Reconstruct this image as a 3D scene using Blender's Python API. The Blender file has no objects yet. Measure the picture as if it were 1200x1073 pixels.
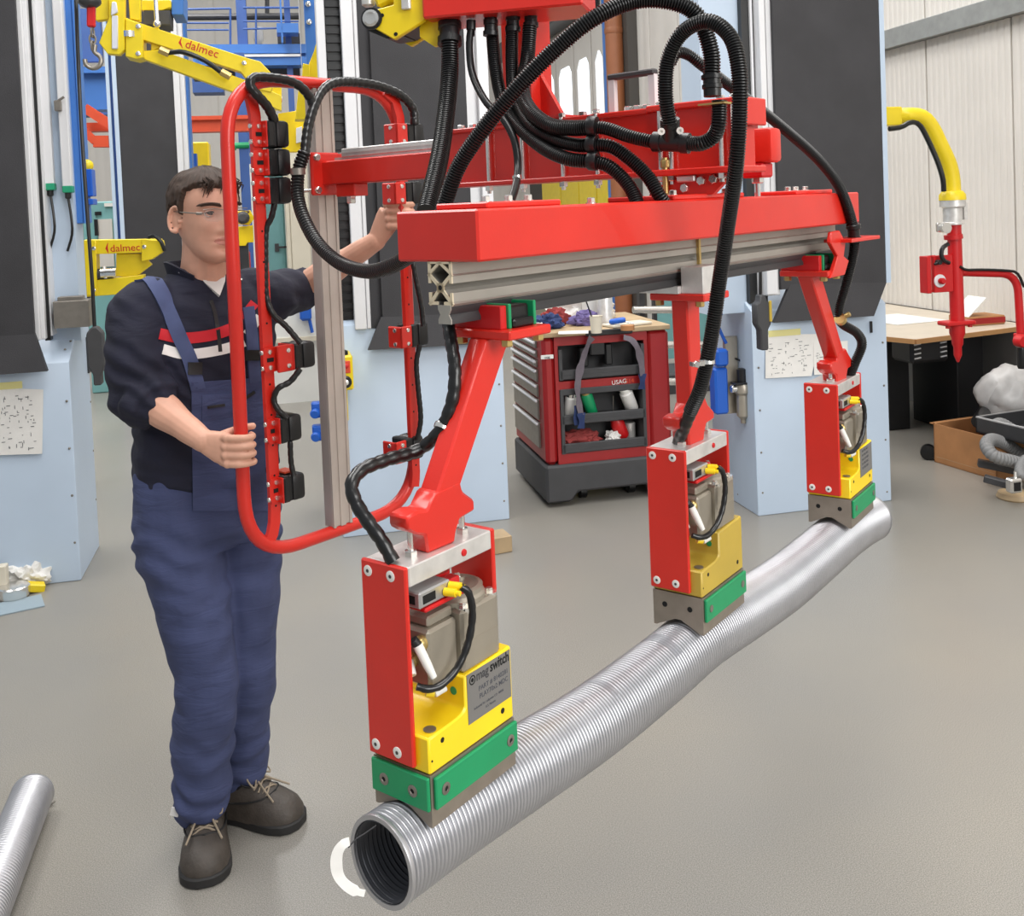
import bpy, bmesh, math, random
from mathutils import Vector as Vec, Matrix as Mat, Quaternion as Quat

random.seed(7)
S = bpy.context.scene
COL = S.collection
pi = math.pi

# ------------------------------------------------------------------ camera
CF, CPITCH, CROLL, CCY, CH = 1184.0, 0.0363, 0.0410, 282.8, 1.66
CAMPOS = Vec((0, 0, CH))
_F = Vec((0, math.cos(CPITCH), -math.sin(CPITCH)))
_R0 = Vec((1, 0, 0))
_D0 = _F.cross(_R0)
_R = _R0 * math.cos(CROLL) + _D0 * math.sin(CROLL)
_D = _D0 * math.cos(CROLL) - _R0 * math.sin(CROLL)
cam = bpy.data.cameras.new('camera')
cam.sensor_width = 36.0
cam.lens = 36.0 * CF / 1200.0
cam.shift_y = -(536.5 - CCY) / 1200.0
cam.clip_start = 0.05
cam.clip_end = 200
camo = bpy.data.objects.new('camera', cam)
COL.objects.link(camo)
cm = Mat((_R, -_D, -_F)).transposed().to_4x4()
cm.translation = CAMPOS
camo.matrix_world = cm
S.camera = camo

# ------------------------------------------------------------------ light
S.view_settings.view_transform = 'Standard'
S.view_settings.look = 'None'
S.view_settings.gamma = 1.0
S.view_settings.use_curve_mapping = False
S.view_settings.exposure = 0.05
w = bpy.data.worlds.new('hall_daylight')
S.world = w
w.use_nodes = True
nt = w.node_tree
bg = nt.nodes['Background']
bg.inputs['Color'].default_value = (0.92, 0.96, 1.0, 1)
bg.inputs['Strength'].default_value = 0.45


def area(name, loc, target, sx, sy, power, col=(1, 1, 1)):
    l = bpy.data.lights.new(name, 'AREA')
    l.shape = 'RECTANGLE'
    l.size, l.size_y, l.energy, l.color = sx, sy, power, col
    o = bpy.data.objects.new(name, l)
    o.location = loc
    o.rotation_euler = (Vec(target) - Vec(loc)).to_track_quat('-Z', 'Y').to_euler()
    COL.objects.link(o)
    return o


# roof-light strips of the hall, and an unseen key light added behind the camera
area('roof_light', (0.5, 2.5, 7.0), (0.5, 2.5, 0), 2.0, 9.0, 470, (1, 0.98, 0.95))
area('roof_light', (-4.0, 8.0, 7.2), (-4.0, 8.0, 0), 2.0, 12.0, 800, (1, 0.98, 0.95))
area('roof_light', (3.0, 11.0, 7.2), (3.0, 11.0, 0), 2.0, 10.0, 560, (1, 0.98, 0.95))
area('side_key_light', (3.9, -2.4, 3.4), (0.2, 2.0, 1.0), 3.5, 3.0, 270, (1, 0.99, 0.97))

# ------------------------------------------------------------------ frames
def ray(x, y):
    return _F + _R * ((x - 600) / CF) + _D * ((y - CCY) / CF)


def at(x, y, dep):
    return CAMPOS + ray(x, y) * dep


def on_plane(x, y, p0, n):
    d = ray(x, y)
    return CAMPOS + d * ((p0 - CAMPOS).dot(n) / d.dot(n))


YR, YT = -0.2262, 0.7017
ROOM = Mat.Rotation(-YR, 4, 'Z')
ROOMI = ROOM.inverted()
RX, RY = ROOM.to_3x3() @ Vec((1, 0, 0)), ROOM.to_3x3() @ Vec((0, 1, 0))
B0 = Vec((-0.0538, 1.6, -0.0888)) * 0.84 + CAMPOS
TOOL = Mat.Translation(B0) @ Mat.Rotation(pi / 2 - YT, 4, 'Z')
TOOLI = TOOL.inverted()
U, T = TOOL.to_3x3() @ Vec((1, 0, 0)), TOOL.to_3x3() @ Vec((0, 1, 0))


def rm_y(px, py, ry):
    """room point where the sight line meets the plane ry = const"""
    return ROOMI @ on_plane(px, py, ROOM @ Vec((0, ry, 0)), RY)


def rm_x(px, py, rx):
    return ROOMI @ on_plane(px, py, ROOM @ Vec((rx, 0, 0)), RX)


def rm_z(px, py, z=0.0):
    return ROOMI @ on_plane(px, py, Vec((0, 0, z)), Vec((0, 0, 1)))


def tl_t(px, py, t):
    """tool-frame point on the vertical plane t = const (parallel to the beam)"""
    return TOOLI @ on_plane(px, py, TOOL @ Vec((0, t, 0)), T)


def tl_s(px, py, s):
    return TOOLI @ on_plane(px, py, TOOL @ Vec((s, 0, 0)), U)


def tl(px, py, dep):
    return TOOLI @ at(px, py, dep)


# ------------------------------------------------------------------ materials
def lin(c):
    out = []
    for v in c:
        v = v / 255.0
        out.append(v / 12.92 if v <= 0.04045 else ((v + 0.055) / 1.055) ** 2.4)
    return tuple(out) + (1.0,)


def mat(name, rgb, rough=0.5, metal=0.0, var=0.0, scale=20.0, bump=0.0, bscale=None, coat=0.0, spec=0.5, stretch=None):
    m = bpy.data.materials.new(name)
    m.use_nodes = True
    n = m.node_tree
    b = n.nodes['Principled BSDF']
    b.inputs['Base Color'].default_value = lin(rgb)
    b.inputs['Roughness'].default_value = rough
    b.inputs['Metallic'].default_value = metal
    b.inputs['Specular IOR Level'].default_value = spec
    b.inputs['Coat Weight'].default_value = coat
    tc = n.nodes.new('ShaderNodeTexCoord')
    if var > 0:
        nz = n.nodes.new('ShaderNodeTexNoise')
        nz.inputs['Scale'].default_value = scale
        nz.inputs['Detail'].default_value = 6
        n.links.new(tc.outputs['Object'], nz.inputs['Vector'])
        rp = n.nodes.new('ShaderNodeValToRGB')
        c = lin(rgb)
        rp.color_ramp.elements[0].position = 0.3
        rp.color_ramp.elements[1].position = 0.7
        rp.color_ramp.elements[0].color = tuple(max(0, v * (1 - var)) for v in c[:3]) + (1,)
        rp.color_ramp.elements[1].color = tuple(min(1, v * (1 + var)) for v in c[:3]) + (1,)
        n.links.new(nz.outputs['Fac'], rp.inputs['Fac'])
        n.links.new(rp.outputs['Color'], b.inputs['Base Color'])
    if bump > 0:
        nb = n.nodes.new('ShaderNodeTexNoise')
        nb.inputs['Scale'].default_value = bscale or scale
        nb.inputs['Detail'].default_value = 4
        if stretch:
            mp = n.nodes.new('ShaderNodeMapping')
            mp.inputs['Scale'].default_value = stretch
            mp.inputs['Rotation'].default_value = (0.12, -0.16, 0)
            n.links.new(tc.outputs['Object'], mp.inputs['Vector'])
            n.links.new(mp.outputs['Vector'], nb.inputs['Vector'])
            nb.inputs['Distortion'].default_value = 0.6
        else:
            n.links.new(tc.outputs['Object'], nb.inputs['Vector'])
        bp = n.nodes.new('ShaderNodeBump')
        bp.inputs['Strength'].default_value = bump
        bp.inputs['Distance'].default_value = 0.01
        n.links.new(nb.outputs['Fac'], bp.inputs['Height'])
        n.links.new(bp.outputs['Normal'], b.inputs['Normal'])
    return m


M = {}
def defm(k, *a, **kw):
    M[k] = mat(k, *a, **kw)


defm('red_paint', (212, 40, 28), 0.34, var=0.06, scale=8, bump=0.03, bscale=260, coat=0.15)
defm('dark_red_paint', (150, 24, 26), 0.4, var=0.05, scale=10)
defm('signal_red', (196, 22, 26), 0.4, var=0.05, scale=10)
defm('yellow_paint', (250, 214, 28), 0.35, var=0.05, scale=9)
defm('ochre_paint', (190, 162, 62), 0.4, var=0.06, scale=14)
defm('arm_yellow', (234, 206, 28), 0.38, var=0.05, scale=9)
defm('green_paint', (20, 146, 92), 0.4, var=0.07, scale=14)
defm('teal_paint', (120, 172, 172), 0.5, var=0.04, scale=4)
defm('green_plastic', (30, 150, 110), 0.4)
defm('blue_paint', (62, 118, 194), 0.45, var=0.06, scale=5)
defm('dark_blue_paint', (58, 92, 156), 0.5, var=0.06, scale=5)
defm('blue_plastic', (30, 92, 190), 0.4)
defm('orange_paint', (214, 78, 44), 0.45, var=0.06, scale=6)
defm('pale_blue_sheet', (186, 202, 220), 0.42, var=0.03, scale=3)
defm('belt', (50, 49, 52), 0.62, var=0.14, scale=5, bump=0.15, bscale=240)
defm('alu', (190, 190, 190), 0.36, 0.75, var=0.06, scale=12)
defm('brushed_alu', (222, 220, 217), 0.36, 0.55, var=0.12, scale=30)
defm('alu_face', (172, 168, 160), 0.45, 0.55, var=0.05, scale=16)
defm('alu_white', (222, 222, 224), 0.4, 0.08, var=0.03, scale=6)
defm('alu_cut', (226, 212, 184), 0.5, 0.2)
defm('alu_pink', (196, 184, 176), 0.42, 0.35, var=0.09, scale=9)
defm('motor_metal', (168, 160, 146), 0.36, 0.55, var=0.05, scale=20)
defm('steel', (140, 134, 126), 0.38, 0.7, var=0.1, scale=24)
defm('pole_steel', (150, 140, 128), 0.42, 0.55, var=0.1, scale=30)
defm('dark_steel', (70, 70, 72), 0.42, 0.5, var=0.1, scale=14)
defm('chrome', (226, 224, 220), 0.2, 0.9)
defm('brass', (196, 170, 110), 0.35, 0.8)
defm('zinc_tube', (186, 186, 190), 0.36, 0.8, var=0.06, scale=14)
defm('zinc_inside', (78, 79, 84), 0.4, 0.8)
defm('black_rubber', (17, 17, 18), 0.34, var=0.1, scale=30)
defm('black_plastic', (20, 20, 22), 0.38, var=0.1, scale=20, bump=0.05, bscale=300)
defm('black_gloss', (15, 15, 16), 0.3, coat=0.1)
defm('hose_grey', (128, 128, 128), 0.5)
defm('bag_film', (182, 180, 178), 0.35, var=0.1, scale=14)
defm('hole_black', (8, 8, 8), 0.8)
defm('gasket_grey', (146, 162, 172), 0.6)
defm('charcoal', (62, 62, 64), 0.6, var=0.08, scale=14)
defm('white_plastic', (232, 230, 224), 0.4)
defm('white_paint', (224, 224, 220), 0.5, var=0.03, scale=5)
defm('cream', (214, 206, 188), 0.5, var=0.03, scale=5)
defm('paper', (232, 230, 226), 0.8, var=0.03, scale=20)
defm('paper_yellow', (226, 218, 150), 0.8)
defm('ink', (70, 72, 80), 0.8)
defm('wall_panel', (212, 207, 200), 0.5, var=0.04, scale=2.0)
defm('wall_shaded', (120, 118, 116), 0.6, var=0.05, scale=2.0)
defm('zinc_rail', (150, 152, 150), 0.5, 0.4, var=0.1, scale=14)
defm('joint_dark', (70, 66, 62), 0.7)
defm('desk_top', (202, 190, 172), 0.35, var=0.06, scale=7)
defm('desk_edge', (176, 132, 84), 0.5)
defm('cardboard', (168, 118, 74), 0.75, var=0.12, scale=8)
defm('wood', (172, 148, 114), 0.55, var=0.15, scale=9)
defm('brown_pipe', (150, 92, 58), 0.5, var=0.06, scale=5)
defm('skin', (216, 164, 140), 0.5, var=0.07, scale=26, bump=0.03, bscale=400)
defm('lips', (192, 128, 114), 0.45)
defm('hair', (60, 44, 34), 0.7, var=0.3, scale=60)
defm('eye_white', (225, 220, 214), 0.25)
defm('iris', (62, 44, 34), 0.25)
defm('navy_knit', (24, 25, 44), 0.85, var=0.15, scale=12, bump=0.55, bscale=1.0, stretch=(9, 9, 22))
defm('denim_blue', (62, 70, 106), 0.85, var=0.16, scale=7, bump=0.7, bscale=1.0, stretch=(8, 8, 30))
defm('denim_strap', (72, 82, 120), 0.8, var=0.08, scale=30)
defm('stripe_red', (206, 30, 44), 0.7)
defm('stripe_white', (232, 228, 224), 0.7)
defm('tshirt', (228, 226, 222), 0.8)
defm('shoe_leather', (66, 59, 53), 0.55, var=0.2, scale=30, bump=0.15, bscale=120)
defm('shoe_sole', (34, 33, 33), 0.65)
defm('lace', (150, 136, 118), 0.8)
defm('webbing', (108, 100, 108), 0.8, var=0.1, scale=40)
defm('rag_blue', (40, 56, 100), 0.85, var=0.2, scale=20)
defm('rag_purple', (98, 86, 134), 0.85, var=0.2, scale=20)
defm('rag_red', (146, 58, 56), 0.85, var=0.2, scale=20)
defm('foam_white', (228, 226, 222), 0.7, var=0.05, scale=30)
defm('nameplate', (128, 126, 124), 0.45, 0.3)


def floor_material():
    m = bpy.data.materials.new('resin_floor')
    m.use_nodes = True
    n = m.node_tree
    b = n.nodes['Principled BSDF']
    tc = n.nodes.new('ShaderNodeTexCoord')
    fine = n.nodes.new('ShaderNodeTexNoise')
    fine.inputs['Scale'].default_value = 360
    fine.inputs['Detail'].default_value = 3
    big = n.nodes.new('ShaderNodeTexNoise')
    big.inputs['Scale'].default_value = 0.9
    big.inputs['Detail'].default_value = 5
    for q in (fine, big):
        n.links.new(tc.outputs['Object'], q.inputs['Vector'])
    r1 = n.nodes.new('ShaderNodeValToRGB')
    r1.color_ramp.elements[0].position, r1.color_ramp.elements[1].position = 0.36, 0.66
    r1.color_ramp.elements[0].color = lin((116, 113, 107))
    r1.color_ramp.elements[1].color = lin((160, 156, 149))
    r2 = n.nodes.new('ShaderNodeValToRGB')
    r2.color_ramp.elements[0].position, r2.color_ramp.elements[1].position = 0.35, 0.7
    r2.color_ramp.elements[0].color = (0.93, 0.94, 0.96, 1)
    r2.color_ramp.elements[1].color = (1.06, 1.04, 1.0, 1)
    n.links.new(fine.outputs['Fac'], r1.inputs['Fac'])
    n.links.new(big.outputs['Fac'], r2.inputs['Fac'])
    mx = n.nodes.new('ShaderNodeMix')
    mx.data_type = 'RGBA'
    mx.blend_type = 'MULTIPLY'
    mx.inputs[0].default_value = 1.0
    n.links.new(r1.outputs['Color'], mx.inputs[6])
    n.links.new(r2.outputs['Color'], mx.inputs[7])
    n.links.new(mx.outputs[2], b.inputs['Base Color'])
    b.inputs['Roughness'].default_value = 0.30
    b.inputs['Specular IOR Level'].default_value = 0.45
    bp = n.nodes.new('ShaderNodeBump')
    bp.inputs['Strength'].default_value = 0.10
    bp.inputs['Distance'].default_value = 0.002
    n.links.new(fine.outputs['Fac'], bp.inputs['Height'])
    n.links.new(bp.outputs['Normal'], b.inputs['Normal'])
    return m


M['resin_floor'] = floor_material()


def emissive(name, rgb, s):
    m = bpy.data.materials.new(name)
    m.use_nodes = True
    b = m.node_tree.nodes['Principled BSDF']
    b.inputs['Base Color'].default_value = lin(rgb)
    b.inputs['Emission Color'].default_value = lin(rgb)
    b.inputs['Emission Strength'].default_value = s
    return m


M['lit_window'] = emissive('lit_window', (236, 246, 255), 1.3)


def glass(name, tint, alpha):
    m = bpy.data.materials.new(name)
    m.use_nodes = True
    b = m.node_tree.nodes['Principled BSDF']
    b.inputs['Base Color'].default_value = lin(tint)
    b.inputs['Roughness'].default_value = 0.05
    b.inputs['Alpha'].default_value = alpha
    return m


M['spectacle_glass'] = glass('spectacle_glass', (220, 230, 232), 0.05)
M['thin_plastic'] = glass('thin_plastic', (205, 205, 205), 0.55)

# ------------------------------------------------------------------ mesh builder
def catmull(pts, step):
    pts = [Vec(p) for p in pts]
    if len(pts) < 3:
        n = max(1, int((pts[1] - pts[0]).length / step))
        return [pts[0].lerp(pts[1], i / n) for i in range(n + 1)]
    P = [pts[0] * 2 - pts[1]] + pts + [pts[-1] * 2 - pts[-2]]
    dense = []
    for i in range(1, len(P) - 2):
        p0, p1, p2, p3 = P[i - 1:i + 3]
        for k in range(24):
            t = k / 24
            dense.append(0.5 * ((2 * p1) + (p2 - p0) * t + (2 * p0 - 5 * p1 + 4 * p2 - p3) * t * t + (3 * p1 - p0 - 3 * p2 + p3) * t ** 3))
    dense.append(pts[-1].copy())
    L = [0.0]
    for a, b in zip(dense, dense[1:]):
        L.append(L[-1] + (b - a).length)
    n = max(2, int(round(L[-1] / step)))
    out, j = [], 0
    for i in range(n + 1):
        d = L[-1] * i / n
        while j < len(L) - 2 and L[j + 1] < d:
            j += 1
        seg = L[j + 1] - L[j]
        out.append(dense[j].lerp(dense[j + 1], 0 if seg < 1e-9 else min(1, (d - L[j]) / seg)))
    return out


def fillet(pts, r, n=6, closed=False):
    """polyline with rounded corners"""
    pts = [Vec(p) for p in pts]
    out = []
    N = len(pts)
    for i, p in enumerate(pts):
        if not closed and i in (0, N - 1):
            out.append(p)
            continue
        a, b = pts[i - 1], pts[(i + 1) % N]
        d1, d2 = (a - p), (b - p)
        ri = min(r, d1.length * 0.49, d2.length * 0.49)
        d1.normalize()
        d2.normalize()
        for k in range(n + 1):
            t = k / n
            out.append((p + d1 * ri) * (1 - t) ** 2 + p * 2 * t * (1 - t) + (p + d2 * ri) * t * t)
    return out


class MB:
    def __init__(self, frame=None):
        self.bm = bmesh.new()
        self.f = frame or Mat.Identity(4)

    def _add(self, verts, faces, mi=0, smooth=True):
        vs = [self.bm.verts.new(self.f @ Vec(v)) for v in verts]
        for fc in faces:
            try:
                q = self.bm.faces.new([vs[i] for i in fc])
                q.material_index = mi
                q.smooth = smooth
            except ValueError:
                pass
        return vs

    def box(self, c, size, rot=None, bev=0.0, mi=0, seg=1):
        b = bmesh.new()
        bmesh.ops.create_cube(b, size=1.0)
        bmesh.ops.scale(b, vec=Vec(size), verts=b.verts)
        if bev > 0:
            bmesh.ops.bevel(b, geom=list(b.edges), offset=min(bev, min(size) * 0.45), segments=seg, profile=0.5, affect='EDGES')
        R = rot.to_4x4() if rot is not None else Mat.Identity(4)
        X = Mat.Translation(Vec(c)) @ R
        b.verts.index_update()
        self._add([X @ v.co for v in b.verts], [[v.index for v in f.verts] for f in b.faces], mi)
        b.free()
        return self

    def bb(self, x0, x1, y0, y1, z0, z1, bev=0.0, mi=0, seg=1):
        return self.box(((x0 + x1) / 2, (y0 + y1) / 2, (z0 + z1) / 2), (abs(x1 - x0), abs(y1 - y0), abs(z1 - z0)), None, bev, mi, seg)

    def bar(self, p1, p2, w, h, up=(0, 0, 1), bev=0.0, mi=0):
        """box along p1-p2, w across (side), h along 'up'"""
        p1, p2 = Vec(p1), Vec(p2)
        d = (p2 - p1)
        L = d.length
        d.normalize()
        sd = d.cross(Vec(up))
        if sd.length < 1e-6:
            sd = d.cross(Vec((1, 0, 0)))
        sd.normalize()
        u2 = sd.cross(d)
        R = Mat((d, sd, u2)).transposed()
        return self.box((p1 + p2) / 2, (L, w, h), R, bev, mi)

    def tube(self, pts, r, seg=10, closed=False, cap=True, mi=0, squash=None):
        pts = [Vec(p) for p in pts]
        n = len(pts)
        rr = r if isinstance(r, (list, tuple)) else [r] * n
        ts = []
        for i in range(n):
            a = pts[i - 1] if (i > 0 or closed) else pts[i]
            b = pts[(i + 1) % n] if (i < n - 1 or closed) else pts[i]
            t = (b - a)
            if t.length < 1e-9:
                t = Vec((0, 0, 1))
            ts.append(t.normalized())
        up = Vec((0, 0, 1)) if abs(ts[0].z) < 0.9 else Vec((1, 0, 0))
        nrm = ts[0].cross(up).normalized()
        verts = []
        for i in range(n):
            if i > 0:
                q = ts[i - 1].rotation_difference(ts[i])
                nrm = q @ nrm
                nrm = (nrm - ts[i] * nrm.dot(ts[i])).normalized()
            bn = ts[i].cross(nrm)
            for k in range(seg):
                a = 2 * pi * k / seg
                verts.append(pts[i] + (nrm * math.cos(a) + bn * math.sin(a)) * rr[i])
        faces = []
        m = n if closed else n - 1
        for i in range(m):
            for k in range(seg):
                a, b = i * seg + k, i * seg + (k + 1) % seg
                c, d = ((i + 1) % n) * seg + (k + 1) % seg, ((i + 1) % n) * seg + k
                faces.append((a, b, c, d))
        if cap and not closed:
            faces.append(tuple(reversed(range(seg))))
            faces.append(tuple(range((n - 1) * seg, n * seg)))
        self._add(verts, faces, mi)
        return self

    def cyl(self, p1, p2, r, seg=14, r2=None, mi=0):
        return self.tube([p1, p2], [r, r if r2 is None else r2], seg, mi=mi)

    def hose(self, pts, r, pitch=0.007, depth=0.17, seg=12, mi=0):
        """corrugated hose"""
        P = catmull(pts, pitch / 3.0)
        rr = [r * (1.0 if i % 3 else 1.0 - depth) for i in range(len(P))]
        return self.tube(P, rr, seg, mi=mi)

    def wrap(self, pts, r, seg=16, mi=0, pitch=0.019, ):
        """cable in spiral wrap: a smooth cable with shallow overlapping turns"""
        P = catmull(pts, pitch / 4.0)
        rr = [r * (0.9, 1.0, 1.02, 1.03)[i % 4] for i in range(len(P))]
        return self.tube(P, rr, seg, mi=mi)

    def prism(self, poly, h0, h1, axes='xz', mi=0, bev=0.0):
        """polygon in the named plane extruded along the third axis"""
        b = bmesh.new()
        def mk(p, h):
            if axes == 'xz':
                return Vec((p[0], h, p[1]))
            if axes == 'yz':
                return Vec((h, p[0], p[1]))
            return Vec((p[0], p[1], h))
        n = len(poly)
        va = [b.verts.new(mk(p, h0)) for p in poly]
        vb = [b.verts.new(mk(p, h1)) for p in poly]
        b.faces.new(va)
        b.faces.new(list(reversed(vb)))
        for i in range(n):
            b.faces.new((va[(i + 1) % n], va[i], vb[i], vb[(i + 1) % n]))
        bmesh.ops.recalc_face_normals(b, faces=b.faces)
        if bev > 0:
            bmesh.ops.bevel(b, geom=list(b.edges), offset=bev, segments=1, profile=0.5, affect='EDGES')
        bmesh.ops.triangulate(b, faces=[f for f in b.faces if len(f.verts) > 4])
        b.verts.index_update()
        self._add([v.co.copy() for v in b.verts], [[v.index for v in f.verts] for f in b.faces], mi)
        b.free()
        return self

    def lathe(self, prof, p, d, seg=16, mi=0, cap=True):
        """profile [(radius, along)] around axis through p with direction d"""
        p, d = Vec(p), Vec(d).normalized()
        a = d.orthogonal().normalized()
        b = d.cross(a)
        verts, faces = [], []
        for (r, l) in prof:
            for k in range(seg):
                t = 2 * pi * k / seg
                verts.append(p + d * l + (a * math.cos(t) + b * math.sin(t)) * max(r, 1e-5))
        for i in range(len(prof) - 1):
            for k in range(seg):
                faces.append((i * seg + k, i * seg + (k + 1) % seg, (i + 1) * seg + (k + 1) % seg, (i + 1) * seg + k))
        if cap:
            faces.append(tuple(reversed(range(seg))))
            faces.append(tuple(range((len(prof) - 1) * seg, len(prof) * seg)))
        self._add(verts, faces, mi)
        return self

    def ball(self, c, r, sc=(1, 1, 1), rot=None, u=14, v=9, mi=0):
        b = bmesh.new()
        bmesh.ops.create_uvsphere(b, u_segments=u, v_segments=v, radius=r)
        bmesh.ops.scale(b, vec=Vec(sc), verts=b.verts)
        X = Mat.Translation(Vec(c)) @ (rot.to_4x4() if rot is not None else Mat.Identity(4))
        b.verts.index_update()
        self._add([X @ q.co for q in b.verts], [[q.index for q in f.verts] for f in b.faces], mi)
        b.free()
        return self

    def bolt(self, p, d, r, h=None, mi=0, hexa=True):
        h = h or r * 0.8
        p, d = Vec(p), Vec(d).normalized()
        self.lathe([(r, 0), (r, h * 0.85), (r * 0.85, h)], p, d, 6 if hexa else 14, mi)
        return self

    def grid(self, fn, nu, nv, mi=0, closed_u=False):
        verts = [fn(i / nu, j / nv) for j in range(nv + 1) for i in range(nu + (0 if closed_u else 1))]
        w_ = nu + (0 if closed_u else 1)
        faces = []
        for j in range(nv):
            for i in range(nu):
                i2 = (i + 1) % w_
                faces.append((j * w_ + i, j * w_ + i2, (j + 1) * w_ + i2, (j + 1) * w_ + i))
        self._add(verts, faces, mi)
        return self

    def quad(self, a, b, c, d, mi=0):
        self._add([a, b, c, d], [(0, 1, 2, 3)], mi)
        return self


ROOTM = {}


def obj(name, mb, mats, parent=None, sharp=35, recalc=True):
    """link the builder (world coordinates) as one mesh object under parent"""
    if isinstance(mats, str):
        mats = [mats]
    me = bpy.data.meshes.new(name)
    bm = mb.bm
    if recalc:
        bmesh.ops.recalc_face_normals(bm, faces=bm.faces)
    o = bpy.data.objects.new(name, me)
    COL.objects.link(o)
    if parent is not None:
        X = ROOTM[parent.name]
        bm.transform(X.inverted())
        o.parent = parent
        ROOTM[o.name] = X
    else:
        ROOTM[o.name] = Mat.Identity(4)
    bm.to_mesh(me)
    bm.free()
    for k in mats:
        me.materials.append(M[k])
    me.set_sharp_from_angle(angle=math.radians(sharp))
    return o


def tag(o, label, cat, group=None):
    o['label'] = label
    o['category'] = cat
    if group:
        o['group'] = group
    return o


def recenter(o):
    """give a single-mesh thing an origin at the bottom of its own mesh"""
    me = o.data
    xs = [v.co for v in me.vertices]
    c = Vec((sum(v.x for v in xs) / len(xs), sum(v.y for v in xs) / len(xs), min(v.z for v in xs)))
    me.transform(Mat.Translation(-c))
    o.location = c
    ROOTM[o.name] = Mat.Translation(c)
    return o


def single(name, mb, mats, label, cat, group=None, sharp=35):
    return tag(recenter(obj(name, mb, mats, None, sharp)), label, cat, group)


def thing(name, label, cat, X=None, group=None):
    o = bpy.data.objects.new(name, None)
    o.empty_display_size = 0.1
    COL.objects.link(o)
    X = X or Mat.Identity(4)
    o.matrix_world = X
    ROOTM[o.name] = X.copy()
    return tag(o, label, cat, group)


def struct(o):
    o['kind'] = 'structure'
    return o


def stuff(o):
    o['kind'] = 'stuff'
    return o


def room_at(rx, ry, z=0.0):
    return ROOM @ Mat.Translation(Vec((rx, ry, z)))


def text(name, body, size, X, mk, parent, extrude=0.0004, align='LEFT', sx=1.0, bold=0.0):
    """flat lettering: X maps text space (x right, y up, z out) to the world"""
    cu = bpy.data.curves.new(name, 'FONT')
    cu.body = body
    cu.size = size
    cu.extrude = extrude
    cu.offset = size * bold
    cu.align_x = align
    cu.resolution_u = 3
    tmp = bpy.data.objects.new(name + '_source', cu)
    COL.objects.link(tmp)
    dg = bpy.context.evaluated_depsgraph_get()
    me = bpy.data.meshes.new_from_object(tmp.evaluated_get(dg))
    bpy.data.objects.remove(tmp)
    bpy.data.curves.remove(cu)
    me.name = name
    me.transform(Mat.Diagonal((sx, 1, 1, 1)))
    me.transform(ROOTM[parent.name].inverted() @ X)
    me.materials.clear()
    me.materials.append(M[mk])
    o = bpy.data.objects.new(name, me)
    COL.objects.link(o)
    o.parent = parent
    ROOTM[o.name] = ROOTM[parent.name]
    return o


def axes(origin, xdir, ydir):
    x, y = Vec(xdir).normalized(), Vec(ydir).normalized()
    z = x.cross(y)
    X = Mat((x, y, z)).transposed().to_4x4()
    X.translation = Vec(origin)
    return X
# ================================================================== setting
def rmb():
    return MB(ROOM)


WX = 4.78                                            # right-hand wall
b = MB()
b.bb(-18, 14, -9, 34, -0.05, 0.0)
struct(obj('floor', b, 'resin_floor'))
b = rmb()
b.bb(WX, WX + 0.2, -6, 22.0, 0, 7.5)
wr = struct(obj('wall_right', b, 'wall_panel'))
b = rmb()
b.bb(-12, WX, 20.0, 20.2, 0, 7.5)
wb = struct(obj('wall_back', b, 'wall_panel'))


def rib_panel(name, x, y0, y1, z0, z1, parent, nr=14, along='y'):
    """corrugated sheet panel standing 25 mm proud of the wall"""
    v, F = [], []
    prof = []
    g = 0.008
    L = (y1 - y0) - 2 * g
    for i in range(nr):
        a = y0 + g + L * i / nr
        p = L / nr
        prof += [(a, 0.018), (a + p * 0.22, 0.025), (a + p * 0.62, 0.025), (a + p * 0.84, 0.018)]
    prof.append((y1 - g, 0.018))
    prof = [(y0 + g, 0.0)] + prof + [(y1 - g, 0.0)]
    for (a, d) in prof:
        for z in (z0 + 0.003, z1 - 0.003):
            v.append((x - d, a, z) if along == 'y' else (a, x - d, z))
    n = len(prof)
    for i in range(n - 1):
        F.append((2 * i, 2 * i + 1, 2 * i + 3, 2 * i + 2))
    F.append(tuple(range(0, 2 * n, 2)))
    F.append(tuple(range(2 * n - 1, 0, -2)))
    b = rmb()
    b._add(v, F)
    return obj(name, b, 'wall_panel', parent, sharp=20, recalc=False)


seam = 5.78
for k in range(-2, 7):
    y0 = seam + 0.9 * (k - 1)
    for (z0, z1) in ((0.74, 2.76), (2.90, 6.6)):
        rib_panel('wall_sheet', WX, y0, y0 + 0.9, z0, z1, wr)
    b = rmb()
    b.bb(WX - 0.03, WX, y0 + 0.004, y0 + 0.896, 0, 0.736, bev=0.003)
    obj('lower_wall_panel', b, 'wall_shaded', wr)  # plain lower wall, its grey darkened for the shade under the desk
for k in range(4):
    y0 = (10.27, rm_x(798, 100, WX).y, rm_x(765, 100, WX).y, rm_x(749, 100, WX).y)[k]
    y1 = (rm_x(798, 100, WX).y, rm_x(765, 100, WX).y, rm_x(749, 100, WX).y, rm_x(741, 100, WX).y)[k]
    rib_panel('wall_sheet', WX, y0, y1, 0, 6.6, wr, 2)
b = rmb()
b.bb(WX - 0.10, WX, 3.0, 10.1, 2.76, 2.90, bev=0.004)
b.bb(WX - 0.11, WX - 0.10, 3.0, 10.1, 2.755, 2.77)
struct(obj('trim_1', b, 'zinc_rail'))
for k in range(16):
    x0 = -8.2 + 0.8 * k
    rib_panel('wall_sheet', 20.0, x0, x0 + 0.8, 0, 6.6, wb, 5, 'x')

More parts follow.
